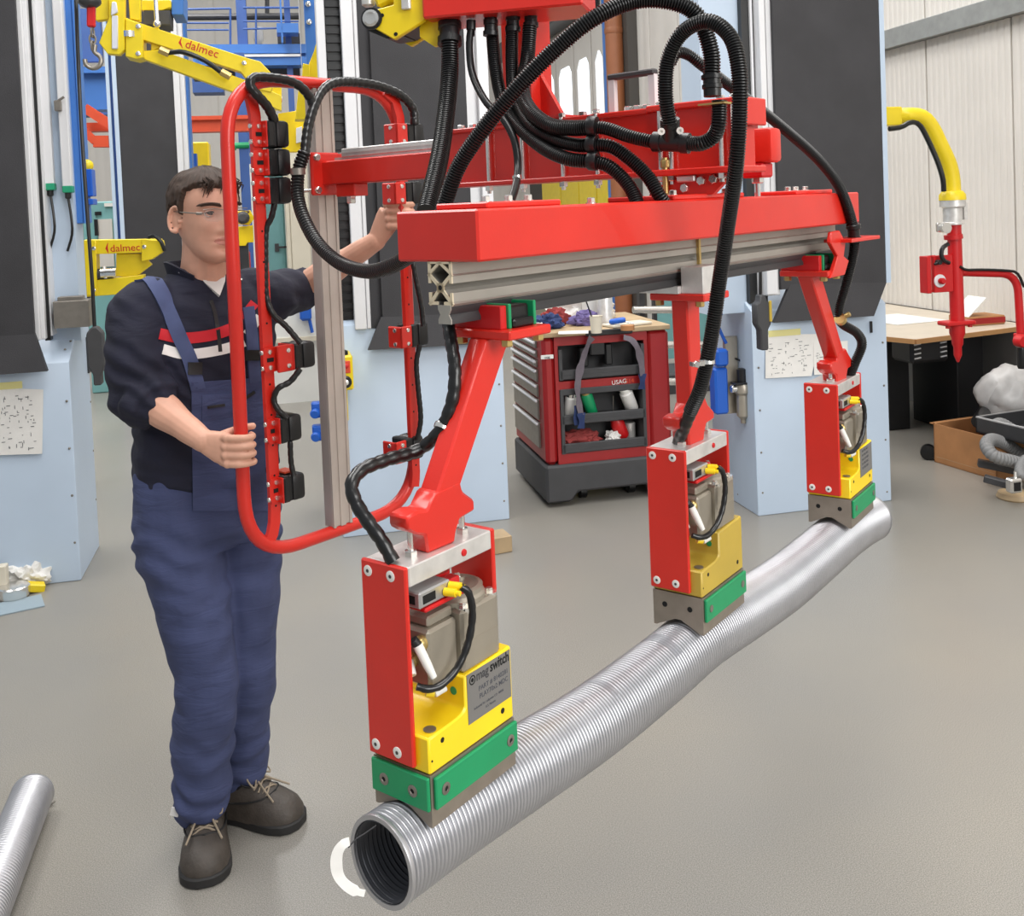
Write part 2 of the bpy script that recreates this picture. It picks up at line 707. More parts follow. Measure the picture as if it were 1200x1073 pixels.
# folding gate with windows in the right wall, far back
b = rmb()
b.bb(WX - 0.06, WX, 13.9, 18.8, 0, 4.9)
g = struct(obj('door_1', b, 'joint_dark'))
leaf_y = [rm_x(x, 100, WX - 0.11).y for x in (711, 694.5, 673.5, 652, 630)]
for i, (a, c) in enumerate(zip(leaf_y, leaf_y[1:])):
    b = rmb()
    x0, x1 = WX - 0.11, WX - 0.06
    m = 0.15
    b.bb(x0, x1, a + .02, c - .02, 2.16, 2.30)
    b.bb(x0, x1, a + .02, a + m, 2.30, 3.86)
    b.bb(x0, x1, c - m, c - .02, 2.30, 3.86)
    b.bb(x0, x1, a + .02, c - .02, 3.86, 4.85)
    lf = obj('door_leaf', b, 'wall_panel', g)
    b = rmb()
    b.bb(x0, x1, a + .02, c - .02, 0.02, 2.15)
    obj('door_leaf', b, 'arm_yellow', g)
    b = rmb()
    b.bb(x0 + 0.015, x1 - 0.015, a + m, c - m, 2.30, 3.86)
    obj('pane', b, 'lit_window', g)
    b = rmb()
    for (yy, zz, s_) in ((a + m, 2.30, 1), (a + m, 3.86, -1), (c - m, 2.30, 1), (c - m, 3.86, -1)):
        sy_ = 1 if yy < (a + c) / 2 else -1
        b.prism([(yy, zz), (yy + sy_ * 0.13, zz), (yy, zz + s_ * 0.13)], x0, x1, 'yz')
    stuff(obj('window_corner', b, 'wall_panel', g))
b = rmb()
b.bb(WX - 0.5, WX - 0.15, 14.0, 19.5, 4.45, 4.75)
struct(obj('trim_2', b, 'dark_steel'))
b = rmb()
b.bb(WX - 0.22, WX, rm_x(719.5, 100, WX - 0.22).y, rm_x(708, 100, WX - 0.22).y, 0, 7)
struct(obj('trim_3', b, 'blue_paint'))
b = rmb()
b.bb(WX - 0.16, WX, rm_x(737, 100, WX - 0.16).y, rm_x(728, 100, WX - 0.16).y, 0, 7)
struct(obj('trim_4', b, 'joint_dark'))
b = rmb()
b.bb(WX - 0.12, WX - 0.02, rm_x(740, 100, WX - 0.12).y, rm_x(737.5, 100, WX - 0.12).y, 0, 7)
struct(obj('trim_5', b, 'white_paint'))


# brown down pipe beside the gate
b = rmb()
PY = rm_x(721.5, 100, WX - 0.26).y
b.lathe([(0.12, 0), (0.12, 7), ], (WX - 0.26, PY, 0.0), (0, 0, 1), 18)
for z in (0.9, 2.4, 3.9, 5.4):
    b.lathe([(0.125, 0), (0.13, 0.02), (0.13, 0.06), (0.125, 0.08)], (WX - 0.26, PY, z), (0, 0, 1), 18)
single('drain_pipe', b, 'brown_pipe', 'brown vertical pipe on the far right wall beside the windowed gate', 'pipe')
# ================================================================== manipulator
tool = thing('lifting_manipulator', 'large red lifting beam with three magnet heads, black hoses and operator handle frame', 'lifting device', TOOL)
CR = math.radians


def tmb():
    return MB(TOOL)


# --- main beam
b = tmb()
b.bb(0, 1.33, 0, 0.157, 0.0, 0.071, bev=0.003)
beam = obj('main_beam', b, 'red_paint', tool)
for (x0, x1, y0, y1) in ((0.055, 0.225, 0.03, 0.13), (0.52, 0.78, 0.01, 0.15), (1.06, 1.25, 0.03, 0.13)):
    b = tmb()
    b.bb(x0, x1, y0, y1, 0.071, 0.080, bev=0.002)
    obj('mounting_pad', b, 'red_paint', beam)
for (x, y) in ((0.075, 0.05), (0.125, 0.05), (0.17, 0.05), (1.08, 0.06), (1.12, 0.06), (1.17, 0.06), (0.55, 0.03), (0.74, 0.03), (0.33, 0.05)):
    b = tmb()
    b.lathe([(0.0085, 0), (0.0085, 0.002)], (x, y, 0.079 if not 0.23 < x < 0.5 else 0.071), (0, 0, 1), 14)
    b.bolt((x, y, 0.081 if not 0.23 < x < 0.5 else 0.073), (0, 0, 1), 0.0065, 0.008)
    obj('bolt', b, 'chrome', beam)

# --- aluminium rail profile under the beam (hollow section with a visible cut end)
def profile_walls(b, y0, y1, z0, z1, x0, x1, mi=0):
    t = 0.0045
    ym, h = (y0 + y1) / 2, z1 - z0
    zh = z0 + h * 0.40
    b.bb(x0, x1, y0, y0 + t, zh + 0.006, z1, mi=mi)
    b.bb(x0, x1, y1 - t, y1, zh + 0.006, z1, mi=mi)
    b.bb(x0, x1, y0, y0 + t, z0, zh - 0.007, mi=mi)
    b.bb(x0, x1, y1 - t, y1, z0, zh - 0.007, mi=mi)
    b.bb(x0, x1, y0, y1, z1 - 0.003, z1, mi=mi)
    b.bb(x0, x1, y0, ym - 0.006, z0, z0 + t, mi=mi)
    b.bb(x0, x1, ym + 0.006, y1, z0, z0 + t, mi=mi)
    c = Vec((0, ym, zh))
    for (yy, zz) in ((y0, z0), (y1, z0), (y0, zh + 0.019), (y1, zh + 0.019)):
        for (xa, xb) in ((x0, x1),):
            b.bar((xa, ym, zh), (xb, ym, zh), 0.013, 0.013, mi=mi)
            p, q = Vec((0, ym, zh)), Vec((0, yy, zz))
            d = (q - p).normalized()
            n = Vec((0, -d.z, d.y)) * 0.0024
            v = []
            for x in (xa, xb):
                for (s_, e) in ((1, p), (-1, p), (-1, q), (1, q)):
                    v.append((x, e.y + n.y * s_, e.z + n.z * s_))
            b._add(v, [(0, 1, 2, 3), (7, 6, 5, 4), (0, 4, 5, 1), (1, 5, 6, 2), (2, 6, 7, 3), (3, 7, 4, 0)], mi)
    for (yy, sgn) in ((y0, 1), (y1, -1)):
        d0 = Vec((0, yy + sgn * 0.001, zh + 0.019))
        d1 = Vec((0, ym, z1 - 0.001))
        d = (d1 - d0).normalized()
        n = Vec((0, -d.z, d.y)) * 0.002
        v = []
        for x in (x0, x1):
            for (s_, e) in ((1, d0), (-1, d0), (-1, d1), (1, d1)):
                v.append((x, e.y + n.y * s_, e.z + n.z * s_))
        b._add(v, [(0, 1, 2, 3), (7, 6, 5, 4), (0, 4, 5, 1), (1, 5, 6, 2), (2, 6, 7, 3), (3, 7, 4, 0)], mi)


b = tmb()
profile_walls(b, 0.053, 0.098, -0.060, 0.0, 0.004, 1.315)
prof = obj('rail_profile', b, 'alu_face', tool)
b = tmb()
profile_walls(b, 0.053, 0.098, -0.060, 0.0, 0.0015, 0.004)
b.lathe([(0.003, 0), (0.0065, 0), (0.0065, 0.002)], (0.0015, 0.0755, -0.036), (1, 0, 0), 14, cap=False)
obj('cut_end', b, 'alu_cut', prof)
b = tmb()
b.lathe([(0.0035, 0), (0.0035, 0.002)], (0.0012, 0.0755, -0.036), (1, 0, 0), 12)
obj('bore', b, 'hole_black', prof)
b = tmb()
b.bb(0.665, 0.672, 0.047, 0.053, -0.06, 0.0)
obj('joint_strip', b, 'brass', prof)
# linear guide rail
b = tmb()
sec = [(0.055, -0.060), (0.079, -0.060), (0.079, -0.066), (0.075, -0.073), (0.079, -0.080), (0.079, -0.086), (0.055, -0.086), (0.055, -0.080), (0.059, -0.073), (0.055, -0.066)]
b.prism(sec, 0.001, 1.30, 'yz')
gr_ = obj('guide_rail', b, 'dark_steel', tool)
b = tmb()
b.prism(sec, -0.001, 0.001, 'yz')
obj('cut_end', b, 'alu_face', gr_)

# --- carriages, arms and magnet heads
def ribbon2d(b, path, half, h0, h1, mi=0):
    """flat bar following a path in the x-z plane, h0..h1 along y"""
    n = len(path)
    L, R_ = [], []
    for i, (x, z) in enumerate(path):
        a, c = path[max(0, i - 1)], path[min(n - 1, i + 1)]
        d = Vec((c[0] - a[0], c[1] - a[1]))
        d.normalize()
        L.append((x - d.y * half, z + d.x * half))
        R_.append((x + d.y * half, z - d.x * half))
    v = []
    for (l, r) in zip(L, R_):
        v += [(l[0], h0, l[1]), (r[0], h0, r[1]), (r[0], h1, r[1]), (l[0], h1, l[1])]
    f = [(3, 2, 1, 0), (4 * n - 4, 4 * n - 3, 4 * n - 2, 4 * n - 1)]
    for i in range(n - 1):
        k = 4 * i
        for j in range(4):
            f.append((k + j, k + (j + 1) % 4, k + 4 + (j + 1) % 4, k + 4 + j))
    b._add(v, f, mi)


def carriage(sc, style):
    b = tmb()
    b.bb(sc - 0.048, sc + 0.045, -0.006, 0.108, -0.112, -0.099, bev=0.002)
    pl = obj('carriage_plate', b, 'red_paint', tool)
    if style == 'block':
        b = tmb()
        b.bb(sc - 0.02, sc + 0.03, 0.022, 0.11, -0.099, -0.068, bev=0.003)
        b.bb(sc - 0.018, sc + 0.028, 0.010, 0.03, -0.099, -0.086, bev=0.003)
        obj('slide_block', b, 'black_plastic', pl)
        b = tmb()
        b.bb(sc - 0.038, sc - 0.025, 0.018, 0.11, -0.099, -0.066, bev=0.001)
        obj('end_plate', b, 'signal_red', pl)
        for dx in (-0.0245, 0.0305):
            b = tmb()
            b.bb(sc + dx, sc + dx + 0.006, 0.014, 0.112, -0.099, -0.064, bev=0.001)
            obj('wiper_seal', b, 'green_paint', pl)
    else:
        b = tmb()
        b.bb(sc - 0.04, sc + 0.04, 0.0, 0.045, -0.099, -0.050, bev=0.001)
        b.bb(sc - 0.05, sc + 0.05, 0.045, 0.13, -0.099, -0.085, bev=0.001)
        obj('slide_block', b, 'brushed_alu', pl)
    for (dx, y) in ((-0.036, 0.010), (0.033, 0.010), (-0.036, 0.094), (0.033, 0.094)):
        b = tmb()
        b.bolt((sc + dx, y, -0.112), (0, 0, -1), 0.0085, 0.010)
        obj('bolt', b, 'brass', pl)
    return pl


def lift_arm(s0, s1):
    b = tmb()
    y0, y1, hw = 0.037, 0.071, 0.023
    dz = 0.20
    d = Vec((s1 - s0, -dz)).normalized()
    nx = hw / abs(d.y)
    k = (s1 - s0) / 0.127
    b.prism([(s0 - nx, -0.111), (s0 + nx, -0.111), (s1 + nx * 0.85, -0.322), (s1 - nx * 0.85, -0.322)], y0, y1, bev=0.003)
    m = [(-0.068, -0.319), (-0.048, -0.316), (-0.032, -0.319), (-0.020 - 0.004 * k, -0.300), (0.028 - 0.006 * k, -0.296), (0.038, -0.312), (0.060, -0.329), (0.060, -0.343), (0.030, -0.347), (0.022, -0.362),
         (0.018, -0.376), (-0.034, -0.376), (-0.037, -0.351), (-0.054, -0.345), (-0.068, -0.335)]
    b.prism([(s1 + x, z) for x, z in m], y0 - 0.001, y1 + 0.001, bev=0.003)
    return obj('lift_arm', b, 'red_paint', tool)


def head(s_h, z_h, yaw, body_mat, front_green, detailed=True):
    X = TOOL @ Mat.Translation((s_h, 0.0535, z_h)) @ Mat.Rotation(yaw, 4, 'Z')
    m = lambda: MB(X)
    W2, L2 = 0.0495, 0.0875
    b = m()
    prof_ = [(-L2, 0.001), (L2, 0.001), (L2, 0.102), (-0.014, 0.098), (-0.014, 0.057), (-0.020, 0.0525), (-0.032, 0.050), (-0.060, 0.049), (-L2, 0.048)]
    b.prism(prof_, -W2, W2, 'xz', bev=0.0025)
    body = obj('magnet_head', b, body_mat, tool)
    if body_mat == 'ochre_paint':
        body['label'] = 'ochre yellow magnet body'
    # side plates and top plate
    b = m()
    b.bb(-L2 - 0.008, -L2 - 0.0005, -0.029, W2, 0.007, 0.263, bev=0.002)
    np_ = obj('side_plate', b, 'red_paint', body)
    b = m()
    b.bb(L2 - 0.007, L2 + 0.001, -0.029, W2, 0.103, 0.263, bev=0.002)
    obj('side_plate', b, 'red_paint', body)
    b = m()
    b.bb(-L2, L2 - 0.0075, -0.0285, W2 - 0.001, 0.236, 0.262, bev=0.0015)
    obj('top_plate', b, 'brushed_alu', body)
    for (y, z) in ((0.036, 0.249), (-0.004, 0.249), (0.036, 0.021), (-0.002, 0.021)):
        b = m()
        b.lathe([(0.0072, 0), (0.0072, 0.0006), (0.0055, 0.0012), (0.0026, 0.0012)], (-L2 - 0.008, y, z), (-1, 0, 0), 18)
        obj('screw', b, 'white_plastic', body)
        b = m()
        b.lathe([(0.0026, 0.0), (0.0026, 0.0014)], (-L2 - 0.008, y, z), (-1, 0, 0), 6)
        obj('socket', b, 'dark_steel', body)
    # adjusting screws between arm and top plate
    for dx in (-0.052, 0.052):
        b = m()
        b.cyl((dx, 0.0, 0.262), (dx, 0.0, 0.298), 0.0042, 10)
        b.bolt((dx, 0.0, 0.262), (0, 0, 1), 0.0088, 0.0075)
        obj('adjusting_screw', b, 'chrome', body)
    b = m()
    b.lathe([(0.005, 0), (0.0045, 0.002), (0.002, 0.0025)], (0.02, -0.0285, 0.249), (0, -1, 0), 12)
    obj('plug', b, 'signal_red', body)
    # pole shoe with V underside
    b = m()
    b.prism([(-W2, 0.0), (W2, 0.0), (W2, -0.064), (0.044, -0.064), (0.006, -0.047), (-0.006, -0.047), (-0.044, -0.066), (-W2, -0.066)], -L2, L2, 'yz')
    shoe = obj('pole_shoe', b, 'pole_steel', body)
    b = m()
    b.bb(-L2 + 0.004, L2, -W2 - 0.006, -W2 - 0.0002, -0.044, -0.003, bev=0.0015)
    gp = obj('pole_cover', b, 'green_paint', body)
    faces = [(-0.066, -W2 - 0.006, 0, -1), (0.070, -W2 - 0.006, 0, -1)]
    if front_green:
        b = m()
        b.bb(-L2 - 0.006, -L2 - 0.0002, -W2, W2, -0.044, -0.001, bev=0.0015)
        obj('pole_cover', b, 'green_paint', body)
        faces += [(-L2 - 0.006, 0.026, -1, 0), (-L2 - 0.006, -0.024, -1, 0)]
        for (x, y, dx, dy) in faces:
            b = m()
            b.lathe([(0.0078, 0), (0.0078, 0.001), (0.0065, 0.0016), (0.0035, 0.0016), (0.003, 0.0002)], (x, y, -0.023), (dx, dy, 0), 16)
            obj('screw', b, 'steel', body)
            b = m()
            b.lathe([(0.0031, 0), (0.0031, 0.0008)], (x, y, -0.023), (dx, dy, 0), 6)
            obj('socket', b, 'hole_black', body)
    else:
        for (x, y, dx, dy) in faces:
            b = m()
            b.lathe([(0.0065, 0), (0.0065, 0.001), (0.003, 0.0014)], (x, y, -0.023), (dx, dy, 0), 14)
            obj('screw', b, 'steel', body)
        for y in (0.026, -0.024):
            b = m()
            b.lathe([(0.005, 0), (0.005, 0.0006)], (-L2, y, -0.024), (-1, 0, 0), 12)
            obj('hole', b, 'hole_black', body)
    for (x, z, r) in ((-0.062, 0.036, 0.0035), (0.063, 0.020, 0.004), (-0.083, 0.018, 0.0015)):
        b = m()
        b.lathe([(r, 0), (r, 0.0005)], (x, -W2, z), (0, -1, 0), 12)
        obj('hole', b, 'hole_black', body)
    b = m()
    b.lathe([(0.0085, 0), (0.0085, 0.001), (0.005, 0.0012)], (-0.07, -0.036, 0.0492), (0, 0, 1), 14)
    obj('screw', b, 'steel', body)
    # actuator
    b = m()
    a = 0.012
    b.prism([(-0.010, -0.046), (0.066, -0.046), (0.075, -0.038), (0.075, 0.036), (0.066, 0.044), (-0.010, 0.044)], 0.0985, 0.182, 'xy', bev=0.004)
    mot = obj('actuator', b, 'motor_metal', body)
    b = m()
    b.lathe([(0.043, 0), (0.043, 0.006), (0.040, 0.010), (0.040, 0.016), (0.034, 0.018), (0.030, 0.016), (0.026, 0.016)], (0.028, -0.001, 0.182), (0, 0, 1), 28)
    obj('actuator_lid', b, 'motor_metal', body)
    b = m()
    b.bb(-0.066, -0.009, -0.037, 0.044, 0.0985, 0.174, bev=0.004)
    b.bb(-0.058, -0.009, -0.030, 0.030, 0.174, 0.188, bev=0.003)
    obj('valve_block', b, 'motor_metal', body)
    for (x, y) in ((0.004, -0.036), (0.064, -0.034), (0.066, 0.02), (0.004, 0.036)):
        b = m()
        b.lathe([(0.0105, -0.006), (0.0105, 0.001), (0.006, 0.001)], (x, y, 0.182), (0, 0, 1), 16)
        b.bolt((x, y, 0.182), (0, 0, 1), 0.0052, 0.006)
        obj('cap_screw', b, 'chrome', body)
    b = m()
    b.bb(-0.008, 0.064, -0.0464, -0.0450, 0.138, 0.1395)
    obj('casting_rib', b, 'motor_metal', body)
    # swing bracket and sensor
    b = m()
    b.bb(-0.070, 0.012, -0.038, 0.012, 0.199, 0.205, bev=0.002)
    b.lathe([(0.022, 0), (0.022, 0.005)], (0.012, 0.02, 0.214), (0, 0, 1), 20)
    b.bb(-0.012, 0.016, -0.024, -0.006, 0.205, 0.219, bev=0.002)
    obj('swing_bracket', b, 'signal_red', body)
    b = m()
    b.bb(-0.078, -0.018, -0.036, 0.004, 0.206, 0.227, bev=0.002)
    sens = obj('position_sensor', b, 'alu', body)
    b = m()
    b.bb(-0.0784, -0.0778, -0.028, -0.002, 0.211, 0.222)
    b.bb(-0.072, -0.048, -0.0364, -0.0358, 0.211, 0.222)
    obj('sensor_window', b, 'hole_black', body)
    for (x, z, dy) in ((-0.030, 0.214, -1), (-0.020, 0.219, -1)):
        b = m()
        b.cyl((x, -0.036, z), (x + 0.004, -0.052, z), 0.0055, 12)
        b.cyl((x + 0.004, -0.052, z), (x + 0.005, -0.058, z), 0.0035, 10)
        obj('connector', b, 'yellow_paint', body)
    b = m()
    b.bolt((0.004, -0.026, 0.205), (0, 0, 1), 0.0075, 0.007)
    obj('bolt', b, 'chrome', body)
    b = m()
    b.bolt((0.016, -0.014, 0.213), (0.8, -0.6, 0), 0.007, 0.007)
    obj('bolt', b, 'chrome', body)
    b = m()
    b.lathe([(0.0065, 0), (0.0065, 0.004), (0.004, 0.005)], (0.048, 0.004, 0.198), (0, 0, 1), 14)
    obj('vent_cap', b, 'motor_metal', body)
    # cable loop
    b = m()
    b.wrap([(-0.018, -0.054, 0.220), (-0.010, -0.060, 0.210), (-0.008, -0.063, 0.182), (-0.018, -0.062, 0.148), (-0.036, -0.058, 0.122), (-0.060, -0.052, 0.108), (-0.078, -0.044, 0.107), (-0.088, -0.034, 0.112)], 0.0050, 14)
    obj('cable', b, 'black_gloss', body)
    # pneumatic fittings
    for (x, y, z) in ((-0.066, -0.026, 0.158), (-0.066, -0.008, 0.132)):
        b = m()
        b.lathe([(0.010, 0), (0.010, 0.004), (0.008, 0.006), (0.006, 0.012)], (x, y, z), (-1, 0, 0), 14)
        obj('fitting', b, 'brass', body)
    b = m()
    b.tube([(-0.078, -0.029, 0.160), (-0.072, -0.039, 0.134), (-0.068, -0.045, 0.118)], [0.0066, 0.0060, 0.0045], 12)
    obj('air_coupling', b, 'white_plastic', body)
    b = m()
    b.cyl((-0.078, -0.010, 0.134), (-0.084, -0.020, 0.120), 0.008, 12)
    obj('air_coupling', b, 'white_plastic', body)
    b = m()
    b.cyl((-0.066, -0.043, 0.097), (-0.052, -0.049, 0.101), 0.0060, 12)
    obj('air_coupling', b, 'white_plastic', body)
    b = m()
    b.cyl((-0.082, -0.025, 0.167), (-0.077, -0.029, 0.159), 0.0062, 12)
    obj('end_cap', b, 'black_plastic', body)
    b = m()
    b.cyl((-0.074, -0.036, 0.100), (-0.066, -0.043, 0.098), 0.006, 10)
    obj('connector', b, 'yellow_paint', body)
    b = m()
    b.lathe([(0.0055, 0), (0.0055, 0.0004)], (-0.0145, -0.030, 0.075), (-1, 0, 0), 14)
    obj('sticker', b, 'green_paint', body)
    # name plate
    if detailed:
        b = m()
        b.bb(-0.010, 0.083, -W2 - 0.0008, -W2 - 0.0001, 0.032, 0.098)
        pl = obj('name_plate', b, 'nameplate', body)
        R3 = X.to_3x3()
        xd, zd = R3 @ Vec((1, 0, 0)), R3 @ Vec((0, 0, 1))
        def put(s_, size, x, z, k='hole_black', sx=1.0, nm='lettering'):
            text(nm, s_, size, axes(X @ Vec((x, -W2 - 0.0009, z)), xd, zd), k, body, 0.0001, sx=sx, bold=0.025 if size > 0.012 else 0.008)
        if front_green:
            put('mag', 0.018, 0.009, 0.0835, 'charcoal', 0.9)
            put('switch', 0.019, 0.0385, 0.084, 'hole_black', 0.86)
            put('PART # 8140281', 0.0092, 0.013, 0.068, 'ink')
            put('PLAY70x2 MDC', 0.0092, 0.014, 0.0575, 'ink')
            put('Industrial Rd  Lafayette CO  80026', 0.0045, 0.002, 0.047, 'ink')
            put('U.S. Patents', 0.0045, 0.026, 0.040, 'ink')
            b = m()
            b.lathe([(0.0065, 0), (0.0065, 0.0002), (0.0048, 0.0002), (0.0048, 0.0)], (0.001, -W2 - 0.0008, 0.088), (0, -1, 0), 20, cap=False)
            b.lathe([(0.0028, 0), (0.0028, 0.0002)], (0.001, -W2 - 0.0008, 0.088), (0, -1, 0), 14)
            obj('emblem', b, 'hole_black', body)
        elif body_mat == 'yellow_paint':
            for i, z in enumerate((0.088, 0.078, 0.068, 0.058, 0.048)):
                put('PART # 8140281' if i == 2 else 'PLAY70x2 MDC', 0.0075, 0.004, z, 'ink')
    return body


carriage(0.098, 'block')
carriage(0.632, 'plate')
carriage(1.175, 'block')
for (s0, s1) in ((0.078, -0.049), (0.620, 0.622), (1.163, 1.296)):
    lift_arm(s0, s1)
head(-0.0476, -0.638, 0.055, 'yellow_paint', True)
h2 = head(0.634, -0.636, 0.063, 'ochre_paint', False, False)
head(1.305, -0.628, 0.085, 'yellow_paint', False)
# hose bracket at the far carriage
b = tmb()
pp = [tl_t(x, y, 0.0) for (x, y) in ((970, 272), (979, 270), (986, 284), (984, 300), (990, 305), (985, 322), (968, 326), (972, 316), (977, 300), (968, 284))]
b.prism([(p.x, p.z) for p in pp], -0.010, 0.0, bev=0.0015)
q = tl_t(985, 282, -0.005)
b.bb(q.x - 0.01, q.x + 0.16, -0.035, 0.03, q.z - 0.004, q.z + 0.004, bev=0.001)
obj('hose_bracket', b, 'red_paint', tool)

# --- spine above the beam
SP0, SP1 = 0.632, 0.722
b = tmb()
b.bb(SP0 + 0.012, SP1 - 0.012, -0.050, 0.655, 0.124, 0.238)
b.bb(SP0 - 0.004, SP1 + 0.004, -0.064, 0.13, 0.238, 0.249, bev=0.002)
b.bb(SP0 + 0.002, SP1 - 0.002, 0.13, 0.66, 0.236, 0.246, bev=0.002)
b.bb(SP0 - 0.012, SP1 + 0.012, -0.06, 0.14, 0.116, 0.128, bev=0.002)
b.bb(SP0 - 0.004, SP1 + 0.004, 0.14, 0.66, 0.117, 0.127, bev=0.002)
b.bb(SP0 - 0.002, SP1 + 0.002, -0.068, -0.060, 0.20, 0.249, bev=0.002)
sp = obj('spine_beam', b, 'red_paint', tool)
for y in (0.535, 0.44, 0.335, 0.25, 0.105, 0.082, -0.022, -0.048):
    b = tmb()
    b.cyl((SP0 + 0.003, y, 0.100), (SP0 + 0.003, y, 0.246), 0.0045, 10)
    obj('tie_rod', b, 'chrome', sp)
    b = tmb()
    b.bolt((SP0 + 0.006, y, 0.247), (0, 0, 1), 0.008, 0.008)
    obj('bolt', b, 'chrome', sp)
    b = tmb()
    b.bolt((SP0 + 0.003, y, 0.116), (0, 0, -1), 0.009, 0.010)
    obj('bolt', b, 'chrome', sp)
for y in (0.19, 0.17, 0.60, 0.635, 0.15, 0.3):
    b = tmb()
    b.bolt((SP0 + 0.03, y, 0.246), (0, 0, 1), 0.009, 0.010)
    obj('bolt', b, 'chrome', sp)
# carrying handle on top of the spine
b = tmb()
c0, c1 = tl_s(719, 130, SP0 + 0.05), tl_s(766, 124, SP0 + 0.05)
hz = 0.315
b.bar((c0.x, c0.y, 0.245), (c0.x, c0.y, hz), 0.014, 0.012)
obj('handle_leg', b, 'alu_white', sp)
b = tmb()
b.bar((c1.x, c1.y, 0.245), (c1.x, c1.y - 0.0, hz), 0.014, 0.012)
obj('handle_leg', b, 'alu_white', sp)
b = tmb()
b.bar((c0.x, c0.y + 0.008, hz + 0.004), (c1.x, c1.y - 0.008, hz + 0.004), 0.018, 0.012, bev=0.003)
obj('grip', b, 'charcoal', sp)
# square tube and piston at the right end
b = tmb()
sf, sb = tl_t(904, 165, -0.02).x, tl_t(917, 165, -0.02).x
sm = (sf + sb) / 2
b.bb(sf, sb, -0.02, 0.12, 0.137, 0.205, bev=0.009, seg=2)
st = obj('square_tube', b, 'red_paint', tool)
b = tmb()
b.bb(sm - 0.022, sm + 0.022, 0.0, 0.048, 0.108, 0.138, bev=0.004)
obj('guide_sleeve', b, 'signal_red', st)
b = tmb()
b.bolt((sm, 0.024, 0.205), (0, 0, 1), 0.012, 0.012)
obj('bolt', b, 'chrome', st)
b = tmb()
b.bolt((sm, 0.024, 0.109), (0, 0, -1), 0.012, 0.012)
b.cyl((sm, 0.024, 0.070), (sm, 0.024, 0.11), 0.005, 10)
obj('threaded_stud', b, 'chrome', st)
# gusset between spine and beam
b = tmb()
b.prism([(0.03, 0.118), (0.148, 0.118), (0.13, 0.08), (0.06, 0.08)], 0.655, 0.672, 'yz')
b.prism([(-0.045, 0.118), (0.12, 0.118), (0.135, 0.078), (0.0, 0.078)], SP0 + 0.005, SP0 + 0.018, 'yz')
gs = obj('gusset', b, 'red_paint', tool)
b = tmb()
b.cyl((SP0 - 0.002, 0.093, 0.08), (SP0 - 0.002, 0.093, 0.15), 0.0055, 12)
obj('spacer_rod', b, 'brass', gs)
b = tmb()
b.bolt((SP0 - 0.002, 0.093, 0.132), (0, 0, 1), 0.0088, 0.014)
obj('bolt', b, 'brass', gs)
b = tmb()
b.bolt((SP0 - 0.002, 0.093, 0.080), (0, 0, 1), 0.013, 0.004)
obj('bolt', b, 'brass', gs)
for (y, z) in ((0.055, 0.092), (0.02, 0.104), (-0.005, 0.106)):
    b = tmb()
    b.bolt((SP0 + 0.005, y, z), (-1, 0, 0), 0.009, 0.008)
    obj('bolt', b, 'chrome', gs)
b = tmb()
b.bb(SP0 - 0.006, SP0 + 0.004, 0.03, 0.068, 0.103, 0.115, bev=0.002)
obj('nut_plate', b, 'brushed_alu', gs)

# --- handle arm from the spine to the operator frame
HT = 1.154
b = tmb()
b.bb(0.650, 0.705, 0.655, HT - 0.035, 0.143, 0.203, bev=0.003)
arm = obj('handle_arm', b, 'red_paint', tool)
b = tmb()
b.bb(0.618, 0.738, HT - 0.047, HT - 0.035, 0.118, 0.226, bev=0.004)
b.bb(0.655, 0.70, HT - 0.16, HT - 0.09, 0.112, 0.143, bev=0.002)
obj('end_flange', b, 'red_paint', arm)
for (x, z) in ((0.631, 0.131), (0.725, 0.131), (0.631, 0.213), (0.725, 0.213)):
    b = tmb()
    b.bolt((x, HT - 0.047, z), (0, -1, 0), 0.0095, 0.010)
    b.cyl((x, HT - 0.04, z), (x, HT + 0.035, z), 0.004, 8)
    obj('bolt', b, 'chrome', arm)
b = tmb()
b.bolt((0.678, HT - 0.12, 0.112), (0, 0, -1), 0.012, 0.018)
obj('bolt', b, 'chrome', arm)
b = tmb()
b.bb(0.660, 0.695, 0.60, HT - 0.11, 0.209, 0.231, bev=0.002)
b.bb(0.664, 0.691, 0.60, HT - 0.08, 0.203, 0.210)
b.bb(0.658, 0.697, 0.60, HT - 0.10, 0.219, 0.222)
obj('slide_rail', b, 'brushed_alu', arm)

# --- handle frame
b = tmb()
loop = fillet([(0.408, HT, 0.405), (0.970, HT, 0.405), (0.970, HT, -0.755), (0.402, HT, -0.755)], 0.16, 10, closed=True)
b.tube(loop, 0.0165, 14, closed=True)
fr_ = obj('handle_frame', b, 'red_paint', tool)
for side in (0, 1):
    b = tmb()
    if side == 0:
        path = [(0.466, 0.380), (0.480, 0.355), (0.487, 0.32), (0.489, 0.27), (0.489, -0.64), (0.486, -0.68), (0.478, -0.708), (0.464, -0.728)]
    else:
        path = [(0.900, 0.398), (0.935, 0.375), (0.950, 0.33), (0.952, 0.28), (0.950, -0.64), (0.950, -0.66), (0.948, -0.68), (0.944, -0.70)]
    yo_ = HT if side == 0 else HT - 0.020
    ribbon2d(b, path, 0.0145, yo_ - 0.006, yo_ + 0.006)
    br = obj('mounting_bar', b, 'red_paint', fr_)
    b = tmb()
    x = path[4][0]
    for k in range(13):
        z = 0.26 - k * 0.075
        b.lathe([(0.0028, 0), (0.0028, 0.0005)], (x, yo_ - 0.006, z), (0, -1, 0), 10)
    stuff(obj('bar_hole', b, 'hole_black', fr_))


